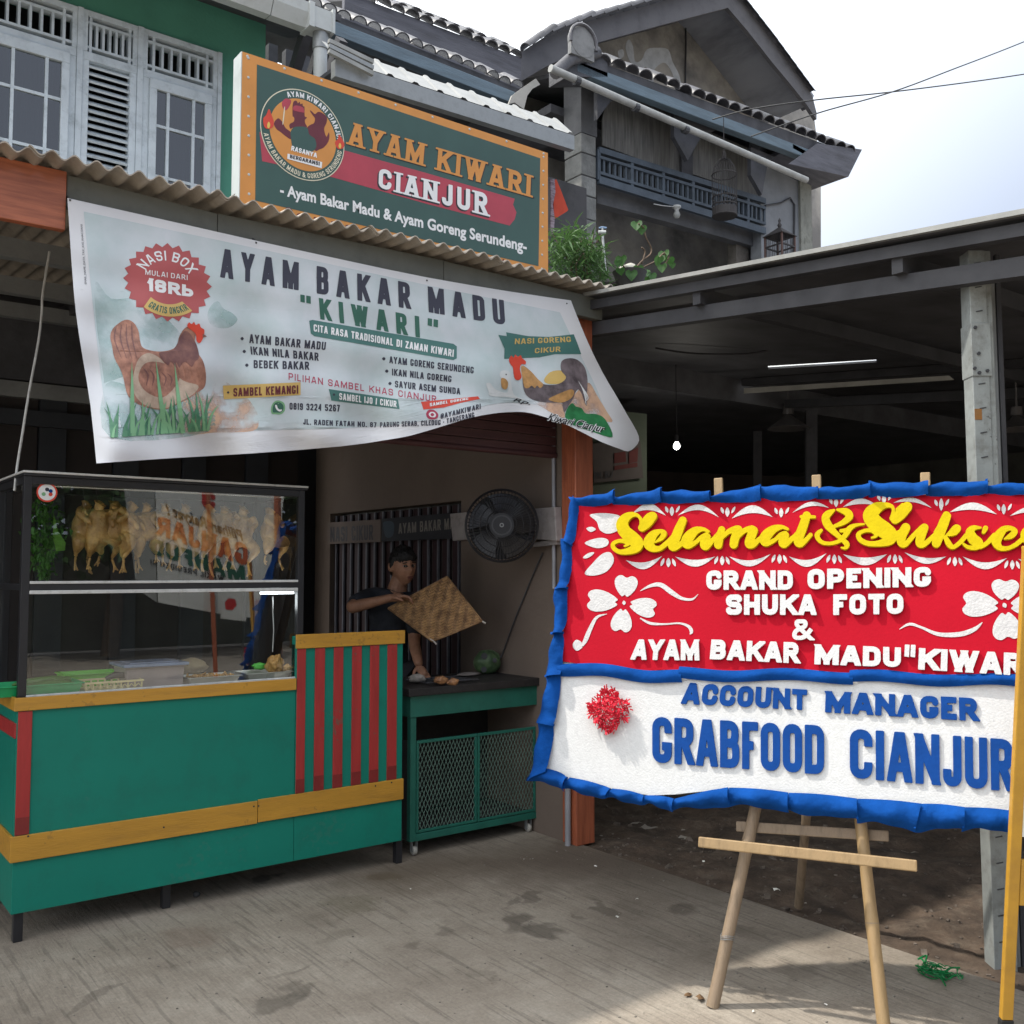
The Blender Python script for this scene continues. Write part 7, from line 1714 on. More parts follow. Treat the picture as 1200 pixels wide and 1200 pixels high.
# ---------------------------------------------------------------- round black wall fan
fc = at(588, 616, X=3.30); FA = (CAM-fc); FA.z = 0; FA.normalize(); FR = Vector((-FA.y, FA.x, 0)); rf = 42.5/1155*(fc-CAM).dot(FH)
wf = thing('wall_fan', tuple(fc), 'round black wall fan mounted on the beige side wall', 'fan')
M_fan = mat('black_fan_plastic', (.016,.015,.018), .35, .2, 8)
def fpt(r, a, o): return fc + FR*r*math.cos(a) + Vector((0,0,1))*r*math.sin(a) + FA*o
g = MB()
for r_, o_ in ((rf,0),(rf*.97,.02),(rf*.8,.042),(rf*.6,.052),(rf*.42,.056)): g.tube([fpt(r_, 2*math.pi*k/48, o_) for k in range(49)], .0028 if r_ < rf else .006, 5, False)
for k in range(60): a = 2*math.pi*k/60; g.tube([fpt(rf, a, 0), fpt(rf*.9, a+.03, .034), fpt(rf*.6, a+.08, .052), fpt(rf*.3, a+.12, .056)], .0016, 4, False)
o = g.build('guard', M_fan, wf, smooth=60); o['kind'] = 'stuff'
g = MB()
for k in range(60): a = 2*math.pi*k/60; g.tube([fpt(rf, a, 0), fpt(rf*.85, a, -.06), fpt(rf*.3, a, -.08)], .0016, 4, False)
o = g.build('rear_guard', M_fan, wf, smooth=60); o['kind'] = 'stuff'
for k in range(5):
    g = MB(); a0_ = 2*math.pi*k/5
    g.sheet(lambda u, v: fpt(rf*(.2+.7*u), a0_+(v-.5)*(1.15-.25*u)+.3*u, -.02+.035*(v-.5)), np.linspace(0,1,8).tolist(), np.linspace(0,1,6).tolist()); g.build('blade', M_fan, wf, smooth=180, fix=False)
def disc3(r, o, name, m, th=.004): g = MB(); g.tube([fpt(0,0,o), fpt(0,0,o+th)], r, 28); g.build(name, m, wf, smooth=40)
disc3(rf*.93, -.075, 'rear_cover', M_fan, .004); disc3(rf*.34, .052, 'badge_disc', M_fan, .008); disc3(rf*.28, .0605, 'badge_ring', mat('dull_fan_ring', (.05,.05,.055), .4), .002); disc3(rf*.24, .063, 'badge_centre', M_fan, .002); disc3(rf*.06, .066, 'cap', mat('pale_cap', (.22,.22,.22), .4), .003); disc3(rf*.03, .0695, 'cap_hole', M_fan, .002)
g = MB(); g.tube([fpt(0,0,-.2), fpt(0,0,-.03)], [.05,.065], 18); g.build('motor', M_fan, wf, smooth=50); g = MB(); g.bar(fpt(0,0,-.15), Vector((XS, fpt(0,0,-.15).y+.02, fc.z-.03)), .04, .05); g.build('bracket', M_fan, wf)
M_box = mat('grimy_white_plastic', (.3,.27,.26), .6, .2, 8, dirt=.6, dirt_scale=14, dirt_col=(.12,.1,.1))
for q, lb in (([(527,602),(546,600),(548,632),(530,634)], 'grimy white plastic box on the wall left of the round fan'), ([(626,596),(650,594),(652,634),(626,632)], 'grimy white plastic box on the wall right of the round fan')):
    p0, p1, p2, p3 = (at(x, y, X=XS-.055) for x, y in q); g = MB(); g.prism([p0, p1, p2, p3], (.053, 0, 0)); tag(g.build('wall_box', M_box, bevel=.006), lb, 'box', 'white boxes beside the wall fan')
g = MB(); g.prism([at(x, y, X=XS-.04) for x, y in [(625,636),(652,632),(652,638),(625,641)]], (.038, 0, 0)); tag(g.build('wall_bracket', M_box), 'narrow dirty white bracket under the right wall box', 'bracket')
# ---------------------------------------------------------------- two dim name boards over the barred opening
S_w = lambda px, py, off=0: at(px, py, X=XS-.03-off)
for q, mt, tx, tq, mtx, lb in (([(384,612.5),(446,608.5),(446,635),(384,637.5)], mat('dim_tan_board', (.16,.12,.10), .7, .15, 5), 'NASI CIKUR', Q((387,635),(437,632.5),(437,615),(387,618)), M_bk, 'tan board reading NASI CIKUR over the barred opening'),
    ([(447,608),(529,601),(529,631),(447,634.5)], mat('dim_dark_board', (.025,.025,.03), .6, .2, 5), 'AYAM BAKAR MADU', Q((467,625.5),(541,619),(541,606),(467,613.5)), mat('dim_letter_print', (.2,.18,.16), .6), 'dark board reading AYAM BAKAR MADU beside the tan board')):
    t = thing('name_board', tuple(S_w(*q[3])), lb, 'sign'); g = MB(); g.prism([S_w(*p) for p in q], (.028, 0, 0)); g.build('board', mt, t); g = MB(); text_px(g, tx, tq, S_w, .002, W=.42, s=.15, rad=.4, gap=.12, space=.35); g.build('lettering', mtx, t)
    if 'dark' in lb: g = MB(); patch(g, [(449,614),(452,611),(459,611),(462,616),(460,628),(452,629)], S_w, .002); g.build('picture', mat('dim_blue_print', (.05,.07,.09), .6), t)
# ---------------------------------------------------------------- the person
M_pskin = mat('brown_skin', (.33,.165,.1), .5, .2, 20, .25, 120, spec=.4)
M_shirt = mat('black_shirt', (.018,.02,.027), .9, .3, 14, .8, 25); M_trs = mat('dark_trousers', (.02,.02,.025), .85, .2, 10)
M_hair = mat('black_hair', (.008,.007,.007), .5, .3, 60, .6, 180)
hc = at(472.5, 663, Y=5.2)
per_ = thing('person', (hc.x, hc.y, 0), 'person in a black shirt behind the grill cart holding up a square woven fan', 'person')
per_.rotation_euler = (0, 0, -(math.pi/2-YAW)); HZ = hc.z
torso = [(-.10,.07,.93,.125),(-.095,.07,1.05,.115),(-.085,.06,1.18,.125),(-.065,.045,1.30,.12),(-.045,.03,1.385,.075),(-.03,.022,1.43,.052),(-.012,.01,1.48,.05)]
shR, elR, wrR = (-.205,.03,1.355,.058), (-.30,-.13,1.285,.040), (-.055,-.27,1.345,.0265)
shL, elL, wrL = (.075,.06,1.335,.056), (.07,-.02,1.07,.039), (.12,-.20,.945,.026)
mid = lambda a, b, t, r: tuple(a[i]+(b[i]-a[i])*t for i in range(3))+(r,)
arms = [[torso[3], shR, mid(shR,elR,.5,.048), elR, mid(elR,wrR,.3,.040), mid(elR,wrR,.75,.030), wrR, mid(elR,wrR,1.14,.025)], [torso[3], shL, mid(shL,elL,.5,.046), elL, mid(elL,wrL,.3,.038), wrL]]
legs = [[torso[0], (-.19,.07,.86,.085), (-.20,.05,.50,.058), (-.20,.07,.46,.055), (-.20,.09,.12,.038), (-.20,.07,.06,.035), (-.20,-.06,.035,.03)], [torso[0], (-.01,.07,.86,.085), (.0,.05,.50,.058), (.0,.07,.46,.055), (.0,.09,.12,.038), (.0,.07,.06,.035), (.0,-.06,.035,.03)]]
def V3(t): return Vector(t[:3])
def hand(wr, d, nrm, side, curl, s=1.0):
    """palm and five fingers as skin chains; d finger direction, nrm palm normal, side towards the thumb"""
    d, nrm, side = d.normalized(), nrm.normalized(), side.normalized(); w = V3(wr); out = []
    pc = w + d*.05
    P = lambda v, r: (v.x, v.y, v.z, r)
    palm = [P(w, (.024,.020)[0]), P(w+d*.03, .028), P(w+d*.062, .030), P(w+d*.084, .026)]
    palm2 = [P(w+d*.03+side*.012, .020), P(w+d*.085+side*.018, .017)]; palm3 = [P(w+d*.03-side*.014, .018), P(w+d*.08-side*.026, .015)]
    chains = [palm, palm2, palm3]
    for k, (off, L, cr) in enumerate(((.030,.068,1.0),(.011,.078,1.05),(-.009,.072,1.1),(-.028,.056,1.25))):
        b = w + d*.088 + side*off; dd = d + side*(off*2.4); dd.normalize(); ch = [P(b-dd*.02, .0105), P(b, .0098)]; p = b
        for j, (f, r) in enumerate(((.42,.0088),(.32,.008),(.26,.007))):
            a_ = curl*cr*(j+.6)*.42; v = (dd*math.cos(a_)+nrm*math.sin(a_)).normalized(); p = p+v*L*f*1.0; ch.append(P(p, r))
        chains.append(ch)
    b = w + d*.022 + side*.026; v = (side*.75+d*.7+nrm*.35).normalized(); v2 = (side*.25+d*.9+nrm*.6).normalized()
    chains.append([P(w+d*.012+side*.008, .016), P(b, .0135), P(b+v*.034, .0112), P(b+v*.034+v2*.026, .0092), P(b+v*.034+v2*.044, .0078)])
    return chains
handR = hand(wrR, Vector((1,.04,.10)), Vector((.1,.25,-.96)), Vector((.15,-.9,.2)), 1.35)
handL = hand(wrL, Vector((.45,-.5,-.62)), Vector((-.2,.4,-.85)), Vector((-.8,-.35,.25)), .6)
def add_skin(chs, sub=1): return skin_mesh(chs, 'tmp', M_pskin, sub)
parts = [add_skin([[t_[:3]+(t_[3]-.028,) for t_ in torso[:4]]], 2), add_skin([[(-.05,.035,1.34,.08),(-.035,.022,1.42,.056),(-.014,.008,1.48,.050),(0,.005,1.54,.046)]], 2)] + [add_skin([[mid(torso[3], a_[1], .15, .07)]+a_[1:]], 2) for a_ in arms] + [add_skin([[(l_[1][0], l_[1][1], .95, .10)]+l_[1:]], 2) for l_ in legs] + [add_skin([c], 1) for h in (handR, handL) for c in h]
# head
bm = bmesh.new(); bmesh.ops.create_icosphere(bm, subdivisions=6, radius=1)
def gs(p, c, s): d2 = sum(((p[i]-c[i])/s[i])**2 for i in range(3)); return math.exp(-d2)
for v in bm.verts:
    p = v.co.copy(); x, y, z = p
    w_ = .074*(1-.20*ss(.0,-1.,z)*1.0-.05*max(0,z)**2); q = Vector((x*w_, y*(.094 if y > 0 else .086), z*(.108 if z > 0 else .118)))
    if z < 0: q.y -= .010*ss(0,-1,z)*(1 if y < 0 else -.4); 
    if y < 0:
        q.y -= .022*gs(p,(0,-1,-.18),(.16,.6,.17)); q.y -= .012*gs(p,(0,-1,-.02),(.10,.6,.2)); q.y -= .007*gs(p,(.0,-1,.24),(.5,.6,.10))
        q.y += .011*gs(p,(.33,-.9,.06),(.17,.5,.11)) + .011*gs(p,(-.33,-.9,.06),(.17,.5,.11))
        q.y -= .008*gs(p,(0,-1,-.46),(.26,.6,.075)) + .008*gs(p,(0,-.95,-.60),(.22,.6,.06)); q.y += .006*gs(p,(0,-1,-.53),(.30,.6,.025))
        q.y -= .009*gs(p,(0,-.7,-.86),(.3,.6,.16)); q.y -= .005*(gs(p,(.5,-.8,-.15),(.2,.5,.2))+gs(p,(-.5,-.8,-.15),(.2,.5,.2)))
    v.co = q
for sx in (-1, 1):
    r_ = bmesh.ops.create_icosphere(bm, subdivisions=3, radius=1)['verts']
    for v in r_: v.co = Vector((v.co.x*.010+sx*(.076+.006*v.co.y), v.co.y*.019+.012+.0*v.co.z, v.co.z*.032-.004)) + Vector((sx*.004*(1 if v.co.y*.019 > 0 else 0),0,0))
yawh = R(34); RH = Matrix.Rotation(yawh, 3, 'Z') @ Matrix.Rotation(R(6), 3, 'X') @ Matrix.Rotation(R(-4), 3, 'Y')
HC = Vector((0, 0, HZ))
bm.transform(Matrix.Translation(HC) @ RH.to_4x4()); hm = bpy.data.meshes.new('tmp'); bm.to_mesh(hm); bm.free(); parts.append(hm)
bm = bmesh.new()
for m_ in parts: bm.from_mesh(m_)
me = bpy.data.meshes.new('body'); bm.to_mesh(me); bm.free(); me.materials.append(M_pskin)
tmp = bpy.data.objects.new('tmp', me); C.objects.link(tmp); rm = tmp.modifiers.new('r', 'REMESH'); rm.mode = 'VOXEL'; rm.voxel_size = .0042
dgp = bpy.context.evaluated_depsgraph_get(); bme = bpy.data.meshes.new_from_object(tmp.evaluated_get(dgp)); bpy.data.objects.remove(tmp)
bme.materials.clear(); bme.materials.append(M_pskin)
for p in bme.polygons: p.use_smooth = True
def pchild(me_, name, m=None):
    o = bpy.data.objects.new(name, me_); C.objects.link(o); o.parent = per_; ORG[o.name] = org(per_)
    if m: me_.materials.clear(); me_.materials.append(m)
    return o
body = pchild(bme, 'body'); sm_ = body.modifiers.new('s', 'SMOOTH'); sm_.factor = .5; sm_.iterations = 2
for m_ in parts: bpy.data.meshes.remove(m_)
big = lambda t, d: t[:3]+(t[3]+d,)
shirt = [[(torso[0][0],torso[0][1],.83,.135), big(torso[0],.022), big(torso[1],.022), big(torso[2],.018), big(torso[3],.016), (torso[4][0], torso[4][1], torso[4][2]+.0, .082)], [big(torso[3],.016), big(shR,.014), mid(shR,elR,.5,.066), mid(shR,elR,.86,.062)], [big(torso[3],.016), big(shL,.014), mid(shL,elL,.5,.064), mid(shL,elL,.9,.058)]]
sh_ = skin_mesh(shirt, 'shirt', M_shirt, 2)
for v in sh_.vertices: v.co += Vector((mnoise.noise(v.co*9), mnoise.noise(v.co*9+Vector((5,0,0))), 0))*.012 + v.normal*(.006*mnoise.noise(v.co*16)+.004*mnoise.noise(v.co*34))
pchild(sh_, 'shirt')
pchild(skin_mesh([[big(torso[0],.014)]+[big(t,.018) for t in legs[0][1:5]], [big(torso[0],.014)]+[big(t,.018) for t in legs[1][1:5]]], 'trousers', M_trs, 2), 'trousers')
# hair, eyes, brows, lips
bm = bmesh.new(); bmesh.ops.create_icosphere(bm, subdivisions=5, radius=1)
for v in bm.verts:
    p = v.co.copy(); n_ = 1.12+.07*mnoise.noise(p*6)+.06*mnoise.noise(p*17); q = Vector((p.x*.077*n_, p.y*.094*n_, p.z*.110*n_)); line_ = .11*mnoise.noise(Vector((p.x*6,p.y*6,3))) + (.44-.1*abs(p.x) if p.y < -.25 else (.42+(p.y+.25)*-2.0 if p.y < .1 else -.35-.3*p.y))
    if p.z < line_: q *= .80+.05*(1 if p.z > line_-.1 else 0)
    q.z += .004; v.co = q
bm.transform(Matrix.Translation(HC) @ RH.to_4x4()); hm = bpy.data.meshes.new('hair'); bm.to_mesh(hm); bm.free()
for p in hm.polygons: p.use_smooth = True
pchild(hm, 'hair', M_hair)
M_eye = mat('eye_white', (.3,.27,.24), .35); M_iris = mat('dark_iris', (.012,.008,.006), .2)
def headbit(c, s, name, m, tilt=0):
    bm = bmesh.new(); bmesh.ops.create_icosphere(bm, subdivisions=3, radius=1); bm.transform(Matrix.Translation(HC) @ RH.to_4x4() @ Matrix.Translation(Vector(c)) @ Matrix.Rotation(tilt, 4, 'Y') @ Matrix.Diagonal((*s, 1)))
    me_ = bpy.data.meshes.new(name); bm.to_mesh(me_); bm.free()
    for p in me_.polygons: p.use_smooth = True
    return pchild(me_, name, m)
for sx in (-1, 1):
    headbit((sx*.029, -.0735, .008), (.0115,.008,.0040), 'eye', M_eye); headbit((sx*.029-.003, -.0797, .008), (.0046,.004,.0040), 'iris', M_iris); headbit((sx*.030, -.082, .027), (.019,.005,.0035), 'eyebrow', M_hair, sx*.12)
headbit((0, -.0905, -.058), (.021,.0045,.0042), 'upper_lip', mat('lip_skin', (.17,.06,.045), .5)); headbit((0, -.0895, -.067), (.018,.0045,.0048), 'lower_lip', MATS['lip_skin'])
# ---------------------------------------------------------------- square woven fan held in the hand
M_wv = mat('woven_bamboo', (.19,.095,.035), .6, .4, 22, .3, 60, col2=(.34,.19,.075)); M_wv2 = mat('woven_bamboo_dark', (.11,.052,.02), .6, .4, 22, .3, 60, col2=(.25,.14,.06))
wfan = thing('woven_fan', tuple(at(509, 713, d=5.72)), 'square herringbone woven bamboo fan with two stick ends, held by the person', 'woven fan')
fq = [at(455,713,d=5.80), at(524,676,d=5.80), at(565,728,d=5.66), at(507,752,d=5.66)]
Fn = (fq[1]-fq[0]).cross(fq[3]-fq[0]).normalized()
if Fn.dot(CAM-fq[0]) < 0: Fn = -Fn
def FP(u, v, o=0): return (fq[0]*(1-u)+fq[1]*u)*(1-v) + (fq[3]*(1-u)+fq[2]*u)*v + Fn*(o + .012*math.sin(u*3.1)*math.sin(v*3.1))
NW = 22; ga, gb = MB(), MB()
for i in range(NW):
    for j in range(NW):
        over = ((i+j) % 4) < 2; w = .46/NW; u, v = (i+.5)/NW, (j+.5)/NW
        # one visible floater of the twill: along u when over, along v when under
        if over: q = [(u-w*1.9, v-w*.92), (u+w*1.9, v-w*.92), (u+w*1.9, v+w*.92), (u-w*1.9, v+w*.92)]; t = ga
        else: q = [(u-w*.92, v-w*1.9), (u+w*.92, v-w*1.9), (u+w*.92, v+w*1.9), (u-w*.92, v+w*1.9)]; t = gb
        q = [(min(1,max(0,a)), min(1,max(0,b))) for a, b in q]; m_ = ((q[0][0]+q[2][0])/2, (q[0][1]+q[2][1])/2); e = .0006*((i*7+j*3) % 5)
        t.add([FP(a, b, .001+e) for a, b in q]+[FP(m_[0], m_[1], .0045+e)], [(0,1,4),(1,2,4),(2,3,4),(3,0,4)])
for g_, m_ in ((ga, M_wv), (gb, M_wv2)): o = g_.build('weave', m_, wfan, fix=False); o['kind'] = 'stuff'
g = MB(); g.sheet(lambda u, v: FP(u, v, -.002), np.linspace(0,1,8).tolist(), np.linspace(0,1,8).tolist()); g.build('backing', M_wv2, wfan, smooth=180, fix=False)
for a_, b_ in (((0,0),(1,0)),((1,0),(1,1)),((1,1),(0,1)),((0,1),(0,0))): g = MB(); g.tube([FP(a_[0]+(b_[0]-a_[0])*k/8, a_[1]+(b_[1]-a_[1])*k/8, .002) for k in range(9)], .006, 6); g.build('rim', M_wv2, wfan, smooth=60)
g = MB(); g.tube([FP(.03,.5,-.008), FP(1.0,.97,-.006), at(568.5,730,d=5.66)], .004, 6); g.tube([FP(1,1,0), at(569,730.5,d=5.65)], [.005,.006], 6); g.build('stick', mat('pale_stick', (.5,.45,.4), .6), wfan, smooth=60)
g = MB(); g.tube([FP(.0,.9,.002), FP(.02,1.0,.004), at(511.5,755,d=5.65)], .005, 6); g.build('stick', MATS['pale_stick'], wfan, smooth=60)
# ---------------------------------------------------------------- plants and small things on the ledge of the old house
M_bleaf = mat('bamboo_leaf', (.085,.17,.05), .5, .4, 25, transl=.3, hv=0); M_vine = mat('vine_leaf', (.06,.15,.035), .5, .3, 20, transl=.3); M_stem = mat('brown_stem', (.12,.08,.05), .8, .3, 12)
random.seed(21); YPL = 5.2
bsh = thing('leafy_shrub', tuple(at(680, 345, Y=YPL)), 'dense narrow leaved green shrub between the big sign and the concrete column', 'shrub')
g = MB()
for k in range(1500):
    t = random.random(); a = random.uniform(0, 6.28); px = 674+random.gauss(0, 20)+ (18*t if random.random() < .5 else 0); top_ = 266+abs(px-668)*.6+9*math.sin(px*.55)+random.uniform(-3,8)
    if px > 712 or px < 640: continue
    py = top_+(340-top_)*random.random()**1.3; c = at(px, py, Y=YPL+random.uniform(-.22,.22)); L = random.uniform(.05,.15)
    th = random.uniform(0,6.28); el = random.uniform(-.9,.8); d = Vector((math.cos(th)*math.cos(el), math.sin(th)*math.cos(el), math.sin(el))); s_ = d.cross(Vector((random.uniform(-.5,.5),random.uniform(-.5,.5),1))).normalized()*.0075
    g.add([c, c+d*L*.4+s_, c+d*L+Vector((0,0,-.012)), c+d*L*.4-s_], [(0,1,2,3)])
o = g.build('foliage', M_bleaf, bsh, fix=False); o['kind'] = 'stuff'
for k in range(9): g = MB(); q = at(668+k*4, 345, Y=YPL+random.uniform(-.1,.1)); g.tube([q, q+Vector((random.uniform(-.05,.05),0,.2)), q+Vector((random.uniform(-.14,.14),random.uniform(-.1,.1),.42))], [.008,.006,.003], 5); g.build('stem', M_stem, bsh)
vn = thing('potted_vine', tuple(at(738, 326, Y=YPL)), 'sprawling vine with heart shaped leaves on a pot beside the standing tap', 'potted plant')
def leafh(g, c, r, nrm):
    nrm = Vector(nrm).normalized(); a = nrm.cross(Vector((0,0,1))).normalized(); b = a.cross(nrm); P = [(0,-.25),(.45,-.55),(.9,-.3),(.95,.2),(.5,.8),(0,1.3),(-.5,.8),(-.95,.2),(-.9,-.3),(-.45,-.55)]
    c = Vector(c); vs = [c-nrm*.1*r]+[c+a*x*r-b*y*r+nrm*(.12*r*abs(x)) for x, y in P]; g.add(vs, [(0,k+1,(k+1)%10+1) for k in range(10)])
tod = (CAM-at(738,326,Y=YPL)).normalized()
stems = [[(742,318),(752,306),(762,298),(763,290),(757,278),(755,268),(748,262)], [(745,318),(758,311),(768,306),(776,298),(779,296)], [(752,309),(756,295),(752,290)], [(735,318),(728,308),(727,303)], [(776,298),(784,300),(778,312)]]
for s_ in stems: g = MB(); g.tube(smooth_line([at(x, y, Y=YPL-.02) for x, y in s_], 4), .006, 6); g.build('stem', M_stem, vn, smooth=60)
lv = [(746,262,9),(752,267,8),(728,303,9),(724,307,6),(778,297,10),(785,304,8),(772,303,9),(776,312,8),(788,310,5),(748,314,8),(756,318,9),(764,322,8),(740,320,9),(733,324,8),(748,325,8),(758,326,6),(727,316,7)]
for px, py, r in lv:
    g = MB(); leafh(g, at(px, py, Y=YPL-.05+random.uniform(-.05,.05)), r*.0052, tod+Vector((random.uniform(-.6,.6),random.uniform(-.4,.4),random.uniform(-.4,.6)))); g.build('leaf', M_vine, vn, fix=False)
g = MB(); c = at(738, 330, Y=YPL); g.lathe([(0,-.08),(.08,-.08),(.12,.05),(.13,.07),(.11,.07),(.10,.03),(0,.03)], c, 18); g.build('pot', mat('dark_pot', (.06,.055,.05), .7), vn, smooth=50)
tag(lump('white_sack', at(738, 318, Y=YPL+.02), .07, mat('pale_plastic_sack', (.45,.43,.36), .6, .15, 6, .3, 12), 3, .35, (1.4,.8,.7), sd=40), 'pale crumpled sack lying under the vine beside the tap', 'sack')
tp = thing('standpipe_tap', tuple(at(709, 318, Y=YPL)), 'thin white standpipe with a blue handled tap beside the shrub', 'tap')
g = MB(); g.tube(smooth_line([at(710,322,Y=YPL), at(708,300,Y=YPL), at(706,275,Y=YPL)], 4), .009, 8); g.build('pipe', M_whitev, tp, smooth=60)
g = MB(); q = at(706,272,Y=YPL); g.tube([q-RV*.03, q, q+RV*.025], .013, 8); g.tube([q, q+Vector((0,0,.03))], .008, 8); g.build('tap_body', M_whitev, tp, smooth=60); g = MB(); g.tube([q+Vector((0,0,.03))-RV*.025, q+Vector((0,0,.036)), q+Vector((0,0,.03))+RV*.03], .007, 6); g.build('handle', mat('pale_blue_plastic', (.2,.3,.45), .5), tp)
M_rc = mat('orange_red_cloth', (.55,.06,.025), .8, .15, 8, .2, 20)
g = MB(); P = [(647,212),(652,210),(657,222),(666,246),(664,248),(651,256),(649,256),(649,240)]; g.prism([at(x, y, Y=6.2) for x, y in P], (0,.012,0)); cl = g.build('red_cloth', M_rc); tag(cl, 'orange red cloth hanging between the big sign and the concrete column', 'cloth')
g = MB(); g.prism([at(x, y, Y=6.18) for x, y in [(645,210),(650,210),(651,225),(648,240),(650,256),(649,276),(645,276),(646,240)]], (0,.01,0)); tag(g.build('striped_towel', mat('maroon_striped_towel', (.12,.06,.08), .9, .3, 12, stretch=(1,1,6), col2=(.3,.25,.28))), 'narrow maroon towel hanging beside the orange red cloth', 'towel')
# lamp bulb under the lattice
bt = thing('bare_bulb', tuple(at(793, 246, Y=YV+.1)), 'unlit white bulb in a holder under the veranda lattice', 'light bulb')
q = at(793, 247, Y=YV-.03)
g = MB(); g.lathe([(0,-.1),(.03,-.09),(.045,-.055),(.035,-.02),(.02,0),(0,0)], q, 16); g.build('bulb', mat('frosted_bulb', (.5,.5,.48), .3, transl=.3), bt, smooth=70); g = MB(); g.lathe([(.022,-.005),(.03,.02),(.055,.04),(.055,.06),(0,.06)], q, 16); g.build('holder', M_whitev, bt, smooth=50)
g = MB(); g.tube([q+Vector((0,0,.05)), at(776,241,Y=YV-.02), at(766,239,Y=YV)], .006, 5); g.build('cord', M_whitev, bt)
# bird cages
M_cage = mat('dark_cage_wire', (.045,.04,.04), .7)
c = at(849, 232, Y=YV-.5); sc_ = (c-CAM).dot(FH)/1155; rC = 14.5*sc_
cg = thing('bird_cage', tuple(c), 'tall domed bird cage hanging in front of the veranda lattice', 'bird cage')
g = MB(); H0, H1 = -22*sc_, 28*sc_
for k in range(26):
    a = 2*math.pi*k/26; e = Vector((math.cos(a), math.sin(a), 0)); g.tube([c+e*rC+Vector((0,0,H0)), c+e*rC+Vector((0,0,H1)), c+e*rC*.85+Vector((0,0,H1+.10)), c+e*rC*.5+Vector((0,0,H1+.18)), c+Vector((0,0,H1+.22))], .0035, 4, False)
o = g.build('wires', M_cage, cg); o['kind'] = 'stuff'
for z in (H0, H0+.13, 0, H1): g = MB(); g.tube([c+Vector((rC*math.cos(a), rC*math.sin(a), z)) for a in [2*math.pi*k/24 for k in range(25)]], .008, 5, False); g.build('hoop', M_cage, cg, smooth=60)
g = MB(); g.lathe([(0,H0-.01),(rC,H0-.01),(rC,H0+.1),(rC-.01,H0+.1),(rC-.01,H0+.005),(0,H0+.005)], c, 26); g.build('base', M_cage, cg, smooth=40)
g = MB(); g.tube([c+Vector((0,0,H1+.2)), c+Vector((0,0,H1+.3))], [.03,.02], 8); g.tube([c+Vector((0,0,H1+.3)), c+Vector((0,0,H1+.75))], .006, 5); g.build('hanger', M_cage, cg)
c = at(914, 290, Y=YV-.4); w = 13*sc_
cg = thing('bird_cage', tuple(c), 'small square bird cage with pyramid roof in front of the pale end wall', 'bird cage')
zt_c = at(914, 277, Y=YV-.4).z-c.z; zb_c = -.32
for z in (zb_c, 0, zt_c):
    for a_, b_ in (((-w,-w),(w,-w)),((w,-w),(w,w)),((w,w),(-w,w)),((-w,w),(-w,-w))): g = MB(); g.bar(c+Vector((*a_,z)), c+Vector((*b_,z)), .018, .018); g.build('frame_bar', M_cage, cg)
for a_ in ((-w,-w),(w,-w),(w,w),(-w,w)): g = MB(); g.bar(c+Vector((*a_,zb_c)), c+Vector((*a_,zt_c)), .02, .02); g.build('corner_post', mat('reddish_cage_wood', (.12,.07,.06), .8), cg)
g = MB()
for k in range(1, 9):
    t = -w+2*w*k/9
    for p in ((t,-w),(t,w),(-w,t),(w,t)): g.tube([c+Vector((*p,zb_c)), c+Vector((*p,zt_c))], .003, 4, False)
o = g.build('wires', M_cage, cg); o['kind'] = 'stuff'
g = MB(); k = 1.2; ap = c+Vector((0,0,zt_c+.13)); g.add([c+Vector((-w*k,-w*k,zt_c-.01)), c+Vector((w*k,-w*k,zt_c-.01)), c+Vector((w*k,w*k,zt_c-.01)), c+Vector((-w*k,w*k,zt_c-.01)), ap], [(0,1,4),(1,2,4),(2,3,4),(3,0,4)]); g.build('roof', M_cage, cg); g = MB(); g.lathe([(.02,0),(.03,.03),(.012,.06),(.02,.09),(0,.13)], ap-Vector((0,0,.01)), 10); g.build('finial', M_cage, cg, smooth=60)
# ---------------------------------------------------------------- ground bits
M_gn = mat('green_plastic_string', (.01,.25,.07), .4, .2, 10, transl=.3)
random.seed(4); g = MB(); c = at(1098, 1140, Z=.015)
for k in range(16):
    q_ = c+Vector((random.gauss(0,.02), random.gauss(0,.03), .01)); an_ = random.uniform(0,6.28); P = []
    for _ in range(14): an_ += random.uniform(-.9,1.5); q_ = q_+Vector((math.cos(an_)*.013, math.sin(an_)*.017, 0))+(c-q_)*.12; q_.z = max(.004, min(.035, q_.z+random.uniform(-.008,.009))); P.append(q_.copy())
    P = smooth_line(P, 3); g.tube(P, [.0022]*len(P), 4)
for P in ([(1078,1122),(1082,1126),(1090,1138),(1102,1146),(1108,1155)], [(1076,1124),(1086,1120),(1084,1132),(1096,1142)], [(1104,1145),(1112,1135),(1125,1134)]): g.tube(smooth_line([at(x, y, Z=.02) for x, y in P], 5), .0035, 5)
tag(g.build('plastic_string', M_gn, smooth=80), 'tangle of green plastic string on the concrete near the shed post', 'string')
M_lit_ = mat('white_litter', (.7,.68,.62), .7); M_lf = mat('dry_brown_leaf', (.16,.09,.04), .8, .3, 20)
def scrap(px, py, s, m, lb, cat, z=.004, name='litter', grp='bits of litter on the forecourt'):
    c = at(px, py, Z=0); r = c+Vector((0,0,z)); bm = bmesh.new(); vs = []
    for k in range(8): a = 2*math.pi*k/8; q = s*random.uniform(.5,1.2); vs.append(bm.verts.new((q*math.cos(a), q*math.sin(a)*.6, random.uniform(0,s*.5))))
    cv = bm.verts.new((0,0,s*.6))
    for k in range(8): bm.faces.new((vs[k], vs[(k+1)%8], cv))
    me_ = bpy.data.meshes.new(name); bm.to_mesh(me_); bm.free(); me_.materials.append(m); o = bpy.data.objects.new(name, me_); C.objects.link(o); o.location = r; o.rotation_euler = (0,0,random.uniform(0,6)); tag(o, lb, cat, grp)
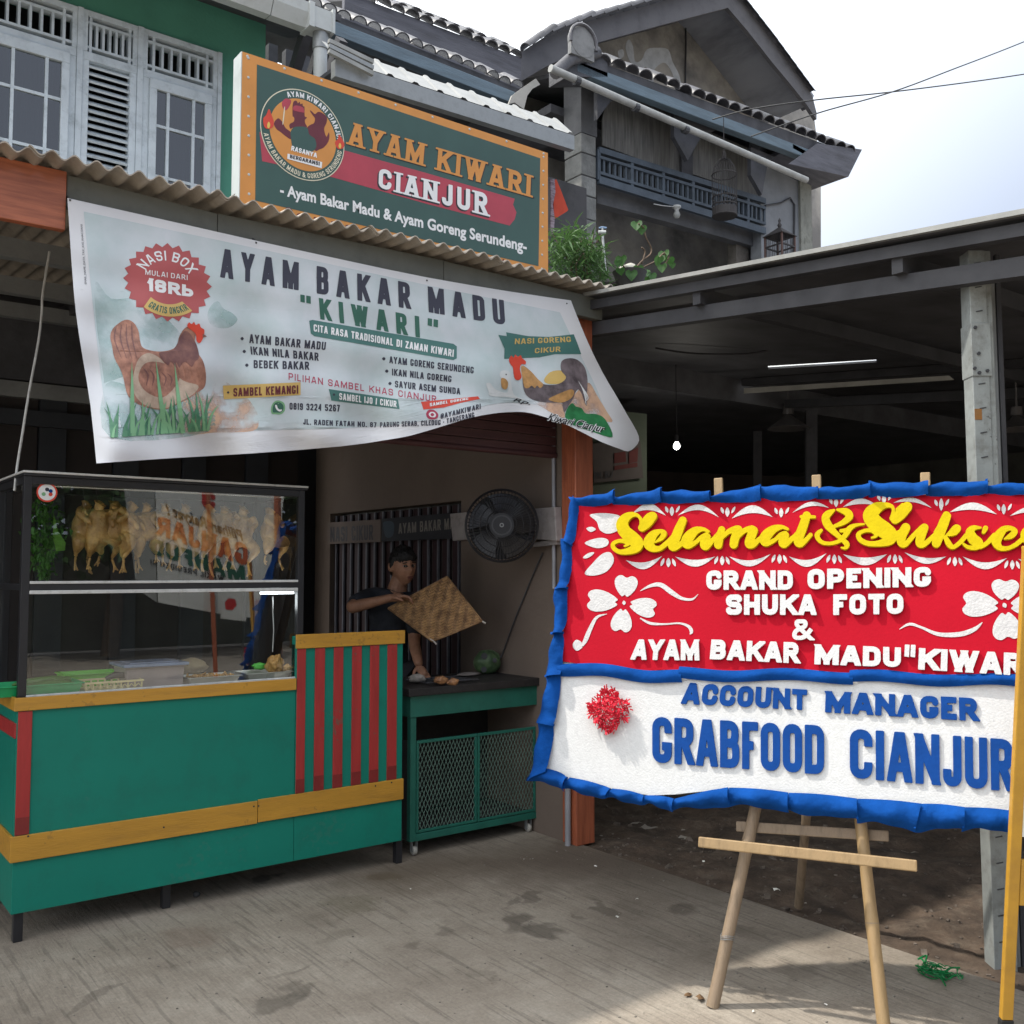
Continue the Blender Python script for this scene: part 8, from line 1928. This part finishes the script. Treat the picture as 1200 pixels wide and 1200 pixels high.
for px, py, s, lb in ((723,1076,.012,'white scrap just right of the middle brown stain'), (698,1016,.009,'small white scrap straight below the orange post'), (746,1055,.010,'pale crumpled scrap between the orange post and the easel'), (825,1011,.014,'white scrap on dark dirt left of the easel leg'), (910,1045,.022,'pale torn wrapper between the easel legs'), (883,1187,.009,'white scrap at the foot of the left easel leg'),
    (614,1008,.006,'tiny white scrap in front of the grill cart'), (481,1043,.007,'tiny white scrap right of the counter end'), (968,1179,.008,'white scrap between the two front easel legs'), (944,1060,.008,'white bit beside the rear easel leg')): scrap(px, py, s, M_lit_, lb, 'litter')
scrap(820, 1172, .03, M_lf, 'curled dry brown leaf at the foot of the left easel leg', 'leaf', .004, 'dry_leaf', None); scrap(806, 1168, .018, M_lf, 'small curled dry leaf left of the larger one by the easel', 'leaf', .004, 'dry_leaf', None)
tag(lump('pebble', at(230, 1048, Z=.014), .017, mat('dark_stone', (.05,.05,.05), .8), 2, .3, (1,1,.8), sd=3), 'small dark pebble under the front edge of the counter', 'pebble')
random.seed(31); g = MB()
for k in range(900):
    x = 3.7+random.random()**1.6*2.6; y = random.uniform(.6,5.2); s = random.uniform(.002,.009)*(1+1.2*(random.random() < .05)); z = dirt_z(x, y); c = Vector((x, y, z+s*.2)); e = Vector((random.uniform(-1,1),random.uniform(-1,1),random.uniform(-.4,.4))).normalized()*s; f = e.cross(Vector((0,0,1))).normalized()*s*random.uniform(.5,.9)
    g.obox(c, e, f, e.cross(f).normalized()*s*.5)
tag(g.build('rubble', mat('dirt_rubble', (.06,.048,.038), .95, .5, 20, .5, 40, col2=(.13,.105,.085))), 'loose stones and crumbs on the dirt under the shed', 'rubble', kind='stuff')
g = MB(); random.seed(17)
for k in range(500):
    x = random.uniform(.2,3.64); y = random.uniform(1.2,4.3); s = random.uniform(.0012,.004); g.obox((x,y,s*.5), (s,0,0), (0,s*.7,0), (0,0,s*.5))
tag(g.build('grit', mat('pale_grit', (.2,.18,.15), .9, .5, 30)), 'fine pale grit scattered over the concrete', 'grit', kind='stuff')
# things half lost in the dark behind the board
M_dk = mat('dark_clutter', (.04,.038,.04), .8, .3, 6)
g = MB(); c = at(1060, 900, Y=6.0); c.z = 0
for k in range(5): g.box(c.x-1.6+k*.7, c.x-1.6+k*.7+.06, 6.5, 6.56, -.02, .75)
g.box(c.x-1.7, c.x+1.4, 6.4, 7.0, .75, .8); tag(g.build('work_table', M_dk), 'long dark table standing at the back of the open shed', 'table')
# ---------------------------------------------------------------- the other side of the street (seen in the glass)
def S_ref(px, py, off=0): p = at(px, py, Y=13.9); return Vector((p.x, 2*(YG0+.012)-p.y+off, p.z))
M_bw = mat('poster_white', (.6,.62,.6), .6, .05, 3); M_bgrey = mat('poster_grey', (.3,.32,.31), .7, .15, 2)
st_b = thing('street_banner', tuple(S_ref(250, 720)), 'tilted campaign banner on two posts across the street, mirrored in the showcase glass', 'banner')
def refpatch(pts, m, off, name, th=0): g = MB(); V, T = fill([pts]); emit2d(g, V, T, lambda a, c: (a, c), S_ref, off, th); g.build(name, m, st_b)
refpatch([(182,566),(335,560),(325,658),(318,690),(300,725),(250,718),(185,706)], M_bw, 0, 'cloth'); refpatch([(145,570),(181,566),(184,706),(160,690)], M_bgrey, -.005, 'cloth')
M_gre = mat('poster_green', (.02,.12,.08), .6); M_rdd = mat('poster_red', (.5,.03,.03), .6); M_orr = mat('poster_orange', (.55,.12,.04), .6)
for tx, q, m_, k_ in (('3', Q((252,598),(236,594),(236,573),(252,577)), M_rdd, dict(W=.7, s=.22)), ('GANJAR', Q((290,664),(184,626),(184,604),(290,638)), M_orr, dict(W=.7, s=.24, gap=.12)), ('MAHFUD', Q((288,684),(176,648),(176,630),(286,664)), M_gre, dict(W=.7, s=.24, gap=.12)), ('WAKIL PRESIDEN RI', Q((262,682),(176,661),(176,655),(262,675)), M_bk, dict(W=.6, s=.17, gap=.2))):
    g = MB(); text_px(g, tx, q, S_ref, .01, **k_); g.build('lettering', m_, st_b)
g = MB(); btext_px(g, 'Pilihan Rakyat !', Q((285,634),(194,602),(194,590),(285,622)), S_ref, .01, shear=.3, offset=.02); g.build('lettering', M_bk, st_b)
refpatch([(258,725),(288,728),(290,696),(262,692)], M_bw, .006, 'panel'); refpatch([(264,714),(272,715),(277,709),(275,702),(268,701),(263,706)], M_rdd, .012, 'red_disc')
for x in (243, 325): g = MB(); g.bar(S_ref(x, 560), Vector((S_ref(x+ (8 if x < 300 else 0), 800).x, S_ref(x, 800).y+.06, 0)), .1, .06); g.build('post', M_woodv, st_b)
M_wall2 = mat('street_wall', (.11,.12,.10), .9, .3, 1, dirt=.5, dirt_scale=1.2)
g = MB(); g.box(-16, 22, -11.2, -11, 0, 2.2); tag(g.build('street_wall', M_wall2), 'long grey wall across the street behind the trees', 'wall')
M_tl = mat('street_tree_leaf', (.035,.085,.022), .6, .4, 20, transl=.2); M_tk = mat('tree_bark', (.09,.07,.05), .9, .3, 8, .5, 20)
lbs = ['broad dark tree across the street straight behind the viewer', 'taller tree across the street towards the left end of the wall', 'leaning tree across the street towards the right end of the wall', 'small round tree across the street behind the campaign banner', 'bushy tree at the far right end of the street wall', 'bushy tree at the far left end of the street wall']
for k, (x, y, h, r) in enumerate(((0,-9.8,4.6,2.3),(-5.5,-10,5,2.5),(10,-9.8,5,2.6),(5,-9.4,4.8,2.5),(15,-10.2,5.2,2.8),(-11,-10,5,2.6))):
    random.seed(100+k); t = thing('street_tree', (x, y, 0), lbs[k], 'tree', 'trees across the street')
    g = MB(); g.tube([(x,y,0),(x+.1,y,h*.3),(x+.3,y+.1,h*.55),(x+.2,y,h*.8)], [.17,.14,.1,.04], 8)
    for j in range(6): a = j*1.1; g.tube([(x+.2,y,h*(.35+.06*j)), (x+math.cos(a)*r*.4,y+math.sin(a)*r*.4,h*(.5+.06*j)), (x+math.cos(a)*r*.75,y+math.sin(a)*r*.75,h*(.58+.06*j))], [.07,.045,.015], 6)
    g.build('trunk', M_tk, t, smooth=60)
    g = MB(); cl_ = [(x+random.gauss(0,.45)*r, y+random.gauss(0,.4)*r, h*random.uniform(.4,.98)) for _ in range(26)]; pts = []
    for c in cl_:
        rr_c = random.uniform(.45,.95)
        for _ in range(150): v = Vector((random.gauss(0,1),random.gauss(0,1),random.gauss(0,.8))).normalized()*rr_c*random.uniform(.5,1.05); pts.append(Vector(c)+v)
    leaf_cloud(g, pts, .32, .17, .5); o = g.build('crown', M_tl, t, fix=False); o['kind'] = 'stuff'
